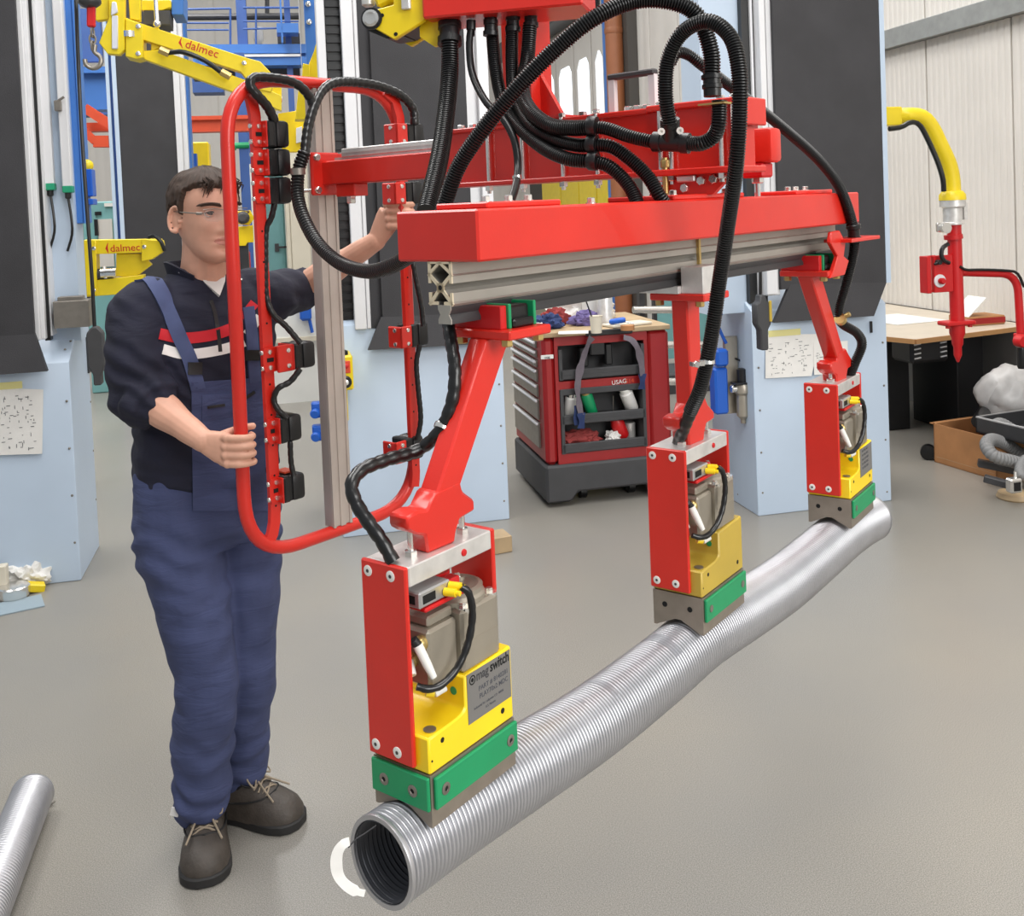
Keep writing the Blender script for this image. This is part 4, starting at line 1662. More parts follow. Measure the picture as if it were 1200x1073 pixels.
# hidden trunk and legs keep the body in one piece
hipc = (J['rhip'] + J['lhip']) / 2
limb(body, [nb, (nb + hipc) / 2, hipc], [0.070, 0.095, 0.10])
limb(body, [J['rsh'], nb - ZZ * 0.03, J['lsh']], [0.040, 0.050, 0.040])
limb(body, [hipc, J['rhip'], J['rkn'], J['ran']], [0.08, 0.075, 0.052, 0.036])
limb(body, [hipc, J['lhip'], J['lkn'], J['lan']], [0.08, 0.075, 0.052, 0.036])
for k, (hx, hy) in (('ran', (243, 1020)), ('lan', (335, 950))):
    g_ = gnd(hx, hy)
    limb(body, [J[k], J[k].lerp(Vec((g_.x, g_.y, 0.04)), 0.15) - ZZ * 0.04], [0.030, 0.022])
# arms
limb(body, [J['rsh'], J['rel']], [0.046, 0.044])
limb(body, [J['rel'], J['rel'].lerp(J['rwr'], 0.3), J['rel'].lerp(J['rwr'], 0.75), J['rwr']], [0.043, 0.045, 0.033, 0.028])
limb(body, [J['lsh'], J['lel']], [0.046, 0.042])
limb(body, [J['lel'], J['lel'].lerp(J['lwr'], 0.3), J['lel'].lerp(J['lwr'], 0.75), J['lwr']], [0.043, 0.044, 0.033, 0.028])


def finger(b, pts, r0, r1):
    n = len(pts)
    limb(b, pts, [r0 + (r1 - r0) * i / (n - 1) for i in range(n)], 12, 0.004)


def gripping_hand(b, wrist, tube_c, axis, rdir, cdir, flip=1):
    """hand round a vertical bar: palm on the -rdir side, fingers crossing on the cdir side"""
    q = lambda r_, c_, z_: tube_c + rdir * r_ + cdir * c_ + axis * z_
    kn = []
    for i in range(4):
        z = 0.0315 - i * 0.0205
        ln = (0.0, 0.004, 0.002, -0.006)[i]
        k = q(-0.030 - 0.003 * (i in (1, 2)), 0.026, z)
        kn.append(k)
        pts = [q(-0.046, 0.012, z * 0.95), k, q(-0.004 + ln * .5, 0.0315, z - 0.001), q(0.019 + ln, 0.0225, z - 0.002), q(0.0275, 0.002, z - 0.003), q(0.020, -0.017, z - 0.003)]
        finger(b, pts, 0.0104, 0.0078)
        b.ball(k + cdir * 0.001, 0.0115)
    up, lo = kn[0], kn[3]
    secs = []
    for t in (0.0, 0.25, 0.5, 0.75, 1.0):
        c = wrist.lerp(q(-0.036, 0.012, 0.001), t)
        ax = axis
        dv = (q(-0.036, 0.012, 0) - wrist).normalized()
        th = ax.cross(dv).normalized()
        ax2 = dv.cross(th).normalized()
        secs.append((c, ax2, th, 0.026 + 0.013 * min(1, t * 1.4), 0.021 - 0.003 * t, 2.4))
    loft(b, secs, 22)
    b.ball(wrist, 0.0265)
    # thumb leaves the side of the palm near its base and closes behind the bar
    root = wrist.lerp(q(-0.036, 0.0, 0.03), 0.55)
    finger(b, [root, q(-0.036, -0.014, 0.034), q(-0.012, -0.030, 0.040), q(0.022, -0.030, 0.046)], 0.0125, 0.0085)


RDIR = Vec((1, -0.05, 0)).normalized()
tR = TOOL @ Vec((0.4045, HT, 0)) 
zR = at(278, 527, 2.40).z
gripping_hand(body, J['rwr'], Vec((tR.x, tR.y, zR)), ZZ, RDIR, Vec((0.05, -1, 0)).normalized())
tL = TOOL @ Vec((0.970, HT, 0))
zL = at(462, 252, 2.83).z
gripping_hand(body, J['lwr'], Vec((tL.x, tL.y, zL)), ZZ, Vec((0.95, -0.3, 0)).normalized(), Vec((-0.3, -0.95, 0)).normalized())
# nails of the right hand are built as children below
body = remesh(body, 0.0027, 2, 0.45)
HMI = HM.inverted()
for f in body.bm.faces:
    c = HMI @ f.calc_center_median()
    if c.y > 0.06 and abs(c.x) < 0.027 and abs(c.z + 0.0695) < 0.0100 * (1 - (abs(c.x) / 0.027) ** 2) ** 0.6:
        f.material_index = 1
bo = obj('body', body, ['skin', 'lips'], man, sharp=80, recalc=False)

# ---- face details
for s in (1, -1):
    ec = HM @ Vec((s * 0.0315, 0.0675, 0.0015))
    b = MB()
    b.ball(ec, 0.0118, u=18, v=12)
    ey = obj('eye', b, 'eye_white', man)
    b = MB()
    gd = (FDIR + HX * -0.12 - HZ * 0.06).normalized()
    b.lathe([(0.0074, 0.0091), (0.0070, 0.0110), (0.003, 0.0122), (0.0005, 0.0124)], ec, gd, 16)
    obj('iris', b, 'iris', ey)
    b = MB()
    for (r0, zsh, k) in ((0.0128, 0.0055, 1), (0.0128, -0.0052, -1)):
        pts = [ec + HM.to_3x3() @ Vec((s * (-0.012 + 0.024 * i / 8), 0.0125 * math.cos((i - 4) / 4 * 0.95) - 0.0015, k * (0.0068 if k > 0 else 0.0058) * math.cos((i - 4) / 4 * 1.4))) for i in range(9)]
        b.tube(pts, 0.0026 if k > 0 else 0.0019, 8)
    stuff(obj('eyelid', b, 'skin', man))
    b = MB()
    b.tube([ec + HM.to_3x3() @ Vec((s * (-0.012 + 0.0255 * i / 8), 0.0147 * math.cos((i - 4) / 4 * 0.95) - 0.0015, 0.0050 * math.cos((i - 4) / 4 * 1.4))) for i in range(9)], 0.0015, 6)
    obj('eyelash', b, 'hair', man)
    b = MB()
    for i in range(15):
        t = i / 14
        x = 0.012 + 0.040 * t
        z = 0.0215 + 0.0055 * math.sin(t * 2.3) - 0.002 * t
        p = head_pt(0.25 - s * math.asin(min(1, x / 0.085)) / (2 * pi), (z + 0.128) / 0.237)
        p.z = z
        p.x = s * x
        d = Vec((s * 0.009, -0.003 * t * 2, 0.003 - 0.005 * t))
        b.tube([HM @ (p + Vec((0, 0.0005, -0.0025))), HM @ (p + d * 0.6 + Vec((0, 0.0022, 0.001))), HM @ (p + d * 1.3)], [0.0030, 0.0036, 0.0010], 6)
    stuff(obj('eyebrow', b, 'hair', man))
# ---- hair
def hair_mask(p):
    n = mnoise.noise(p * 60) * 0.006 + mnoise.noise(p * 25) * 0.008
    ang = p.y
    if p.y > 0.045:
        line = 0.066 + n - 0.25 * max(0, abs(p.x) - 0.045)
    elif p.y > 0.008:
        line = 0.064 - (0.045 - p.y) * 0.5 + n
        if p.y < 0.026:
            line = min(line, -0.012 + (p.y - 0.008) * 3.2 + n)
    elif p.y > -0.032:
        line = 0.024 + n
    else:
        line = 0.024 + (p.y + 0.032) * 1.8 + n
        line = max(line, -0.075)
    return max(0.0, min(1.0, (p.z - line) / 0.010 + 0.5))


def hair_pt(u, v):
    p = head_pt(u, 0.22 + 0.78 * v)
    q = head_pt(u, min(1, 0.22 + 0.78 * v + 0.01))
    nrm = Vec((p.x / 0.075 ** 2, (p.y + 0.006) / 0.097 ** 2, p.z / 0.118 ** 2)).normalized()
    m = hair_mask(p)
    st = mnoise.noise(Vec((math.atan2(p.y, p.x) * 14 + p.z * 30, p.z * 22, 1.3))) * 0.004 + mnoise.noise(p * 45) * 0.003
    th = 0.011 + 0.003 * max(0, p.z / 0.1)
    return HM @ (p + nrm * ((th + st) * m - 0.010 * (1 - m)))


b = MB()
b.grid(hair_pt, 180, 90, closed_u=True)
b.ball(HM @ Vec((0, -0.008, 0.1165)), 0.009)
for i in range(48):
    x0 = random.uniform(-0.05, 0.06)
    p = Vec((x0, 0.05 + 0.02 * random.random(), 0.078 + random.uniform(-0.01, 0.016)))
    e = Vec((x0 + random.uniform(-0.022, 0.006), 0.0905 - abs(x0) * 0.35, 0.066 - random.random() ** 2 * 0.026))
    m_ = (p + e) / 2 + Vec((0.004, 0.014, 0.006))
    b.tube([HM @ p, HM @ m_, HM @ e], [0.0026, 0.0020, 0.0005], 5)
obj('hair', b, 'hair', man, sharp=60)
# ---- glasses
b = MB()
for s in (1, -1):
    b.tube([HM @ Vec((s * 0.0805, -0.018, 0.008)), HM @ Vec((s * 0.0815, 0.02, 0.006)), HM @ Vec((s * 0.078, 0.070, 0.004)), HM @ Vec((s * 0.068, 0.090, 0.003)), HM @ Vec((s * 0.062, 0.0975, 0.003))], 0.0017, 8)
    b.box(HM @ Vec((s * 0.069, 0.089, 0.0025)), (0.004, 0.016, 0.007), HM.to_3x3() @ Mat.Rotation(s * 0.6, 3, 'Z'), 0.001)
    b.tube([HM @ Vec((s * 0.062, 0.0955, 0.012)), HM @ Vec((s * 0.035, 0.104, 0.014)), HM @ Vec((s * 0.010, 0.1095, 0.010))], 0.0010, 6)
    b.tube([HM @ Vec((s * 0.010, 0.1095, 0.008)), HM @ Vec((0, 0.112, 0.010))], 0.0011, 6)
gl = obj('eyeglasses', b, 'steel', man)
for s in (1, -1):
    b = MB()
    R3 = HM.to_3x3()
    L_ = [Vec((s * x, y, z)) for (x, y, z) in ((0.010, 0.1095, 0.010), (0.035, 0.104, 0.014), (0.062, 0.0955, 0.012), (0.064, 0.0945, -0.004), (0.052, 0.0985, -0.017), (0.030, 0.1045, -0.020), (0.013, 0.1085, -0.013))]
    vs = [HM @ p for p in L_] + [HM @ (p - Vec((0, 0.0012, 0))) for p in L_]
    n = len(L_)
    b._add(vs, [tuple(range(n)), tuple(reversed(range(n, 2 * n)))] + [(i, (i + 1) % n, n + (i + 1) % n, n + i) for i in range(n)])
    obj('lens', b, 'spectacle_glass', gl)

# ---- jacket
def trunk(b, rows, cb, ct):
    secs = []
    for (z, a, d, fwd, e) in rows:
        t = (z - cb.z) / (ct.z - cb.z)
        c = cb.lerp(ct, t)
        c.z = z
        secs.append((c + TD * fwd, TS, TD, a, d, e))
    loft(b, secs, 40)


cb = hipc.copy()
ct = J['neck'].copy()
jk = MB()
trunk(jk, [(0.965, .176, .128, .0, 2.3), (0.985, .190, .142, .0, 2.3), (1.06, .192, .138, .003, 2.3), (1.15, .182, .128, .008, 2.3), (1.22, .178, .122, .01, 2.3), (1.30, .182, .122, .012, 2.4),
           (1.38, .186, .116, .01, 2.4), (1.435, .176, .100, .004, 2.3), (1.475, .140, .086, -.004, 2.2), (1.505, .098, .078, -.008, 2.1), (1.53, .078, .072, -.008, 2.0)], cb, ct)
rcuff = J['rel'].lerp(J['rwr'], 0.20)
lcuff = J['lel'].lerp(J['lwr'], 0.10)
limb(jk, [J['rsh'] + TS * 0.03 + ZZ * 0.005, J['rsh'] + ZZ * -0.02, J['rsh'].lerp(J['rel'], 0.5) + TS * -0.006, J['rel'] + Vec((-0.004, 0.012, -0.004)), rcuff], [0.075, 0.082, 0.078, 0.076, 0.058], 22)
limb(jk, [J['lsh'] - TS * 0.03 + ZZ * 0.005, J['lsh'] + ZZ * -0.01, J['lsh'].lerp(J['lel'], 0.5), J['lel'], lcuff], [0.075, 0.078, 0.070, 0.064, 0.052], 22)
for k in range(3):
    for (a_, c_, r_) in ((J['rel'], J['rwr'], 0.057), (J['lel'], J['lwr'], 0.050)):
        d = (c_ - a_).normalized()
        p = a_.lerp(c_, 0.20 if a_ is J['rel'] else 0.10) - d * (0.018 * k - 0.004)
        s1 = d.orthogonal().normalized()
        s2 = d.cross(s1)
        ring = [p + (s1 * math.cos(t) + s2 * math.sin(t)) * (r_ + 0.003 * k) + d * 0.006 * math.sin(2 * t + k) for t in [i * pi / 10 for i in range(20)]]
        jk.tube(ring, 0.011, 8, closed=True)
jk = remesh(jk, 0.0055, 3, 0.5)
rel = J['rel']


def jfold(p):
    if p.z > 1.47 and (p - J['neck']).length < 0.14:
        return 0.0
    f = mnoise.noise(Vec((p.x * 7, p.y * 7, p.z * 11))) * 0.5
    f += mnoise.noise(Vec((p.x * 16 + p.z * 12, p.y * 16, p.z * 26 + p.x * 10)) + Vec((3, 1, 7))) * 0.65
    d = (p - rel).length
    f += max(0, 1 - d / 0.16) * math.sin((p.z * 1.0 + (p.x + p.y) * 0.9) * 95 + 3 * mnoise.noise(p * 14)) * 0.75
    f += max(0, 1 - (p.z - 0.95) / 0.12) * mnoise.noise(Vec((p.x * 10, p.y * 10, p.z * 45))) * 0.8
    return f


folds(jk, 0.011, jfold)
jbvh = BVHTree.FromBMesh(jk.bm)
jo = obj('jacket', jk, 'navy_knit', man, sharp=80, recalc=False)


def hit(bvh, px, py, off):
    d = ray(px, py).normalized()
    hits = [q for q in (k.ray_cast(CAMPOS, d) for k in (bvh if isinstance(bvh, list) else [bvh])) if q[0] is not None]
    bvh = bvh[0] if isinstance(bvh, list) else bvh
    loc, nrm, idx, dist = min(hits, key=lambda q: q[3]) if hits else (None,) * 4
    if loc is None:
        loc, nrm, idx, dist = bvh.find_nearest(at(px, py, 2.6))
    if nrm.dot(d) > 0:
        nrm = -nrm
    return loc + nrm * off, nrm


def drape(name, rows, off, thick, mk, parent, bvh):
    """cloth strip lying on the jacket; rows of image points cast on to it"""
    b = MB()
    nr, nc = len(rows), len(rows[0])
    top, bot = [], []
    for r_ in rows:
        for (x, y) in r_:
            p, n = hit(bvh, x, y, off)
            top.append(p)
            bot.append(p - n * (thick + off))
    N = len(top)
    F = []
    for i in range(nr - 1):
        for j in range(nc - 1):
            a = i * nc + j
            F.append((a, a + 1, a + nc + 1, a + nc))
            F.append((N + a, N + a + nc, N + a + nc + 1, N + a + 1))
    rim = [j for j in range(nc)] + [i * nc + nc - 1 for i in range(1, nr)] + [(nr - 1) * nc + j for j in range(nc - 2, -1, -1)] + [i * nc for i in range(nr - 2, 0, -1)]
    for a, c in zip(rim, rim[1:] + rim[:1]):
        F.append((c, a, N + a, N + c))
    b._add(top + bot, F)
    return obj(name, b, mk, parent, sharp=50)


def strip(p0, p1, w0, w1=None, n=10, m=3):
    """rows of image points along a straight or bent centre line"""
    pts = p0 if isinstance(p0, list) else [p0, p1]
    P = catmull([Vec((x, y, 0)) for x, y in pts], 6.0)
    rows = []
    w1 = w1 or w0
    for i, p in enumerate(P):
        t = i / (len(P) - 1)
        a, c = P[max(0, i - 1)], P[min(len(P) - 1, i + 1)]
        d = (c - a).normalized()
        nn = Vec((-d.y, d.x, 0))
        w_ = w0 + (w1 - w0) * t
        rows.append([(p.x + nn.x * w_ * (k / m - 0.5), p.y + nn.y * w_ * (k / m - 0.5)) for k in range(m + 1)])
    return rows


drape('chest_stripe', strip([(187, 391), (215, 396), (250, 392), (282, 381)], None, 13), 0.0016, 0.002, 'stripe_red', jo, jbvh)
drape('chest_stripe', strip([(191, 409), (220, 415), (262, 409), (286, 400)], None, 12), 0.0016, 0.002, 'stripe_white', jo, jbvh)
drape('chest_stripe', strip([(284, 373), (298, 355)], None, 11), 0.0018, 0.002, 'stripe_red', jo, jbvh)
drape('chest_stripe', strip([(289, 392), (304, 371)], None, 10), 0.0018, 0.002, 'stripe_white', jo, jbvh)
drape('zip', strip([(247, 352), (252, 368), (256, 392), (258, 412)], None, 4.5), 0.002, 0.002, 'black_plastic', jo, jbvh)
# collar: two flaps standing round the neck, open in front
b = MB()
nc_ = J['neck']


def collar_pt(u, v):
    a = -2.55 + 5.1 * u            # 0 = back of the neck
    c = math.cos(a)
    r0, r1 = 0.072, 0.082 + 0.010 * v
    dr = 0.072 + v * 0.014
    drop = -0.012 - 0.030 * max(0, -c) ** 2
    h = 0.060 * (1 - 0.35 * max(0, -c) ** 2)
    p = nc_ - TD * (dr * c * 0.95 + 0.012) + TS * (dr * 1.12 * math.sin(a))
    return p + ZZ * (drop + h * v - 0.018) + TD * (0.02 * max(0, -c) * v)


for lay in (0, 1):
    pass
n_u, n_v = 40, 6
top = [[collar_pt(i / n_u, j / n_v) for i in range(n_u + 1)] for j in range(n_v + 1)]
cen = nc_
vs, F = [], []
for lay, k in ((0, 1.0), (1, 0.90)):
    for j in range(n_v + 1):
        for i in range(n_u + 1):
            p = top[j][i].copy()
            h = Vec((p.x - cen.x, p.y - cen.y, 0)) * (k - 1)
            vs.append(p + h)
W_ = n_u + 1
N = W_ * (n_v + 1)
for j in range(n_v):
    for i in range(n_u):
        a = j * W_ + i
        F.append((a, a + 1, a + W_ + 1, a + W_))
        F.append((N + a, N + a + W_, N + a + W_ + 1, N + a + 1))
rim = list(range(W_)) + [j * W_ + n_u for j in range(1, n_v + 1)] + [n_v * W_ + i for i in range(n_u - 1, -1, -1)] + [j * W_ for j in range(n_v - 1, 0, -1)]
for a, c in zip(rim, rim[1:] + rim[:1]):
    F.append((c, a, N + a, N + c))
b._add(vs, F)
obj('collar', b, 'navy_knit', jo, sharp=60)
for (x, y) in ((212, 320), (281, 329)):
    p, n = hit(jbvh, x, y, 0.006)
    b = MB()
    b.lathe([(0.004, -0.004), (0.004, 0.001), (0.002, 0.003)], p, n, 10)
    obj('snap_button', b, 'chrome', jo)
# t-shirt in the collar opening
b = MB()
for i in range(1):
    c = nc_ + TD * 0.062 + ZZ * -0.010
    n_ = (TD + ZZ * 0.55).normalized()
    sx_ = TS
    sy_ = n_.cross(sx_)
    if sy_.z < 0:
        sy_ = -sy_
    pts = [c + sx_ * x + sy_ * y + n_ * (0.010 * (1 - (x / 0.04) ** 2)) for x, y in ((-0.046, 0.034), (0, 0.020), (0.046, 0.034), (0.028, -0.02), (0.002, -0.062), (-0.026, -0.02))]
    n = len(pts)
    b._add(pts + [p - n_ * 0.02 for p in pts], [tuple(range(n)), tuple(reversed(range(n, 2 * n)))] + [(i, (i + 1) % n, n + (i + 1) % n, n + i) for i in range(n)])
obj('tshirt_neckline', b, 'tshirt', man)

# ---- overalls
ov = MB()
trunk(ov, [(0.80, .165, .125, .0, 2.3), (0.88, .176, .134, .0, 2.3), (0.95, .174, .132, .0, 2.3), (1.0, .168, .128, .0, 2.3)], cb, ct)
limb(ov, [J['rhip'] + ZZ * 0.06, J['rhip'] + ZZ * -0.08, J['rhip'].lerp(J['rkn'], 0.5), J['rkn'], J['rkn'].lerp(J['ran'], 0.5), J['ran'] + ZZ * 0.012], [0.105, 0.112, 0.098, 0.080, 0.076, 0.074], 26)
limb(ov, [J['lhip'] + ZZ * 0.06, J['lhip'] + ZZ * -0.08, J['lhip'].lerp(J['lkn'], 0.5), J['lkn'], J['lkn'].lerp(J['lan'], 0.5), J['lan'] + ZZ * 0.02], [0.105, 0.110, 0.094, 0.072, 0.066, 0.066], 26)
ov = remesh(ov, 0.006, 3, 0.5)


def ofold(p):
    f = mnoise.noise(Vec((p.x * 6, p.y * 6, p.z * 7))) * 0.55
    f += mnoise.noise(Vec((p.x * 14 + p.z * 8, p.y * 14, p.z * 18 - p.x * 8)) + Vec((5, 9, 2))) * 0.55
    lo = max(0, 1 - p.z / 0.42)
    f += lo * math.sin(p.z * 75 + (p.x - p.y) * 26 + 4 * mnoise.noise(p * 9)) * 0.55
    kn = max(0, 1 - abs(p.z - 0.80) / 0.14)
    f += kn * math.sin(p.z * 85 + (p.x + p.y) * 20 + 4 * mnoise.noise(p * 8)) * 0.38
    return f


folds(ov, 0.014, ofold)
for v in ov.bm.verts:
    if v.co.z < 0.06:
        v.co.z = 0.06 + (v.co.z - 0.06) * 0.3
ovb = BVHTree.FromBMesh(ov.bm)
oo = obj('overalls', ov, 'denim_blue', man, sharp=80, recalc=False)
# bib, pocket and straps lie on the jacket
rows = []
for i in range(19):
    t = i / 18
    y = 448 + 150 * t
    x0, x1 = 224 + 2 * t, 308 + 12 * t
    rows.append([(x0 + (x1 - x0) * k / 12, y + (0.06 * (x0 - 224)) - 6 * (k / 12) * (1 - t)) for k in range(13)])
bib = drape('bib', rows, 0.0055, 0.004, 'denim_blue', oo, [jbvh, ovb])
drape('bib_pocket', [[(236 + 64 * k / 8, 463 + 62 * i / 8 - 5 * k / 8) for k in range(9)] for i in range(9)], 0.0085, 0.002, 'denim_blue', oo, jbvh)
drape('pocket_zip', strip([(242, 477), (262, 474)], None, 3.2), 0.0105, 0.001, 'black_plastic', oo, jbvh)
drape('pocket_zip', strip([(286, 466), (296, 459)], None, 3.2), 0.0105, 0.001, 'black_plastic', oo, jbvh)
drape('strap', strip([(157, 322), (172, 322), (186, 340), (200, 370), (212, 398), (222, 420), (229, 444), (232, 456)], None, 17, 17), 0.006, 0.003, 'denim_strap', oo, jbvh)
drape('strap', strip([(290, 360), (294, 390), (296, 420), (298, 448)], None, 13), 0.006, 0.003, 'denim_strap', oo, jbvh)
for (x0, y0, x1, y1) in ((220, 424, 236, 438), (285, 410, 301, 422)):
    b = drape('buckle', [[(x0 + (x1 - x0) * k / 2, y0 + (y1 - y0) * i / 2) for k in range(3)] for i in range(3)], 0.011, 0.005, 'black_plastic', oo, jbvh)
# white tab at the right trouser hem
obvh = None
p = at(205, 951, 2.61)
b = MB()
b.box(p, (0.022, 0.006, 0.022), Mat.Rotation(0.3, 3, 'Y'), 0.001)
obj('hem_tab', b, 'stripe_white', oo)

# ---- shoes
for k in ('ran', 'lan'):
    b = MB()
    limb(b, [J[k] + ZZ * 0.05, J[k] + ZZ * -0.03], [0.050, 0.047])
    obj('sock', b, 'black_plastic', man)
def shoe(heel, toe):
    d = (toe - heel)
    L = d.length
    d.normalize()
    s = Vec((-d.y, d.x, 0))
    X = Mat((d, s, ZZ)).transposed().to_4x4()
    X = X @ Mat.Diagonal((1, 1.10, 1, 1))
    X.translation = Vec((heel.x, heel.y, 0))
    k = L / 0.30
    out = [(0.0, .026), (0.015, .038), (0.06, .044), (0.12, .046), (0.18, .056), (0.225, .060), (0.262, .055), (0.285, .040), (0.298, .018)]
    poly = [(x * k, w_) for x, w_ in out] + [(x * k, -w_) for x, w_ in reversed(out)]
    b = MB(X)
    b.prism(poly, 0.0, 0.026, 'xy', bev=0.004)
    for i in range(1, 12):
        x = (0.02 + i * 0.019) * k
        ww = 0.043 if x < 0.15 else 0.054
        b.bb(x, x + 0.009, -ww - 0.001, ww + 0.001, 0.004, 0.012)
    so = obj('shoe', b, 'shoe_sole', man, sharp=30)
    b = MB(X)
    prof = [(0.004, .032, .10), (0.02, .042, .150), (0.05, .047, .160), (0.085, .048, .158), (0.115, .048, .142), (0.15, .052, .116), (0.19, .056, .096), (0.225, .057, .084), (0.258, .050, .074), (0.28, .036, .060), (0.293, .014, .040)]
    verts, F = [], []
    n = 18
    for (x, w_, h) in prof:
        for j in range(n):
            a = pi * j / (n - 1)
            e = 2.5
            yy = w_ * math.copysign(abs(math.cos(a)) ** (2 / e), math.cos(a))
            zz = 0.020 + (h - 0.020) * abs(math.sin(a)) ** (2 / 2.2)
            if h > 0.1:
                yy *= 1 - 0.22 * ((zz - 0.02) / (h - 0.02)) ** 2
            verts.append((x * k, yy, zz + 0.002 * mnoise.noise(Vec((x * 60, yy * 50, zz * 50)))))
    for i in range(len(prof) - 1):
        for j in range(n - 1):
            F.append((i * n + j, i * n + j + 1, (i + 1) * n + j + 1, (i + 1) * n + j))
        F.append((i * n + n - 1, i * n, (i + 1) * n, (i + 1) * n + n - 1))
    F.append(tuple(reversed(range(n))))
    F.append(tuple(range((len(prof) - 1) * n, len(prof) * n)))
    b._add(verts, F)
    obj('upper', b, 'shoe_leather', so, sharp=50)
    b = MB(X)
    for y in (-1, 1):
        b.tube(catmull([(0.215 * k, 0.0, 0.0885), (0.20 * k, y * 0.034, 0.083), (0.15 * k, y * 0.047, 0.072), (0.09 * k, y * 0.047, 0.064)], 0.01), 0.0024, 6)
    for y in (-1, 1):
        b.tube(catmull([(0.165 * k, y * 0.012, 0.1095), (0.15 * k, y * 0.030, 0.106), (0.125 * k, y * 0.036, 0.118), (0.10 * k, y * 0.036, 0.138)], 0.01), 0.0022, 6)
    stuff(obj('seam', b, 'shoe_sole', so))
    b = MB(X)
    b.tube(catmull([(0.170 * k, 0, 0.103), (0.14 * k, 0, 0.123), (0.11 * k, 0, 0.150), (0.09 * k, 0, 0.168)], 0.008), [0.014] * len(catmull([(0.170 * k, 0, 0.103), (0.14 * k, 0, 0.123), (0.11 * k, 0, 0.150), (0.09 * k, 0, 0.168)], 0.008)), 10)
    obj('tongue', b, 'shoe_leather', so)
    b = MB(X)
    for i in range(4):
        x = (0.122 + 0.022 * i) * k
        h = 0.141 - 0.0135 * i * 1.05
        b.tube([(x, 0.030, h - 0.014), (x + 0.004, 0.010, h - 0.001), (x + 0.012, -0.012, h - 0.004), (x + 0.014, -0.030, h - 0.018)], 0.0026, 6)
        b.tube([(x, -0.030, h - 0.014), (x + 0.004, -0.010, h - 0.001), (x + 0.012, 0.012, h - 0.004), (x + 0.014, 0.030, h - 0.018)], 0.0026, 6)
    for y in (1, -1):
        b.tube(catmull([(0.118 * k, 0, 0.148), (0.135 * k, y * 0.024, 0.154), (0.155 * k, y * 0.040, 0.132), (0.175 * k, y * 0.038, 0.112), (0.16 * k, y * 0.012, 0.130), (0.12 * k, 0, 0.149)], 0.006), 0.0022, 6)
        b.tube(catmull([(0.135 * k, 0, 0.140), (0.165 * k, y * 0.012, 0.118), (0.20 * k, y * 0.026, 0.099), (0.235 * k, y * 0.040, 0.082)], 0.006), 0.0026, 6)
    obj('lace', b, 'lace', so)
    return so


gR = gnd(244, 1042)
gR += Vec((-0.008, 0, 0))
shoe(gR + Vec((-0.078, 0.285, 0)), gR)
gL = gnd(352, 966)
gL += Vec((0.01, -0.005, 0))
shoe(gL + Vec((-0.275, 0.085, 0)), gL)
# ================================================================== background
def vb(b, x0, x1, yref, ry, th, z0, z1, bev=0.0, mi=0):
    """upright room-aligned box whose front spans image columns x0..x1 at image row yref"""
    p, q = rm_y(x0, yref, ry), rm_y(x1, yref, ry)
    return b.bb(p.x, q.x, ry, ry + th, z0, z1, bev=bev, mi=mi)


def zrow(px, py, ry):
    return rm_y(px, py, ry).z


def part(name, b, k, parent, **kw):
    return obj(name, b, k, parent, **kw)


def rivets(parent, pts, r=0.006, d=(0, -1, 0), k='steel'):
    for p in pts:
        b = rmb()
        b.lathe([(r, 0), (r * 0.9, 0.002), (r * 0.4, 0.004)], p, d, 8)
        obj('screw', b, k, parent)


def sheet_of_paper(parent, corners, ry, lines, tape=True, name='drawing'):
    """paper taped on the front of a cabinet, lettered with a drawing"""
    P = [rm_y(x, y, ry) for (x, y) in corners]
    b = rmb()
    n = 6
    def f(u, v):
        p = P[0].lerp(P[1], u).lerp(P[3].lerp(P[2], u), v)
        return Vec((p.x, ry - 0.004 - 0.006 * v * v, p.z))
    b.grid(f, n, n)
    b.grid(lambda u, v: f(u, v) + Vec((0, 0.001, 0)), n, n)
    o = obj(name, b, 'paper', parent)
    b = rmb()
    for (u0, v0, u1, v1) in lines:
        p, q = f(u0, v0), f(u1, v1)
        x0, x1 = sorted((p.x, q.x))
        z0, z1 = sorted((p.z, q.z))
        y = min(p.y, q.y) - 0.0015
        b.bb(x0, max(x1, x0 + 0.002), y, y + 0.0008, z0, max(z1, z0 + 0.002))
    stuff(obj('print', b, 'ink', o))
    if tape:
        b = rmb()
        p, q = f(0.05, 0), f(0.62, 0)
        b.bb(p.x, q.x, ry - 0.007, ry - 0.001, p.z - 0.012, p.z + 0.02)
        obj('tape', b, 'paper_yellow', o)
    return o


def scribble(seed, n):
    r = random.Random(seed)
    L = []
    for i in range(n):
        u, v = r.uniform(0.05, 0.86), r.uniform(0.1, 0.92)
        if r.random() < 0.6:
            L.append((u, v, u + r.uniform(0.02, 0.08), v + 0.004))
        else:
            L.append((u, v, u + 0.004, v + r.uniform(0.02, 0.06)))
    return L


# ------------------------------------------------------------------ left column stand
TT = 5.2
L = thing('lift_column', 'pale blue column stand with a black belt at the left edge, drawing taped on its base', 'machine', room_at(-1.5, 5.2))
b = rmb()
b.prism([(4.98, 0), (5.475, 0), (5.475, 1.20), (5.30, 1.20), (4.985, 1.02)], -2.4, -0.972, 'yz', bev=0.004)
base = part('base_cabinet', b, 'pale_blue_sheet', L)
rivets(base, [(-0.99, 4.982, z) for z in (0.18, 0.40, 0.62, 0.84)])
rivets(base, [(-0.972, 5.45, z) for z in (0.25, 0.5, 0.75, 1.0)], d=(1, 0, 0))
rivets(base, [(-1.0, 5.06, 1.07), (-1.0, 5.2, 1.15), (-0.985, 5.12, 1.10)], d=(0, -0.5, 0.87))
b = rmb()
xb = rm_y(35, 270, 4.96).x
b.bb(-2.4, xb, 4.93, 4.955, 1.16, TT)
part('belt', b, 'belt', L)
b = rmb()
xs = rm_y(57, 433, 4.93).x
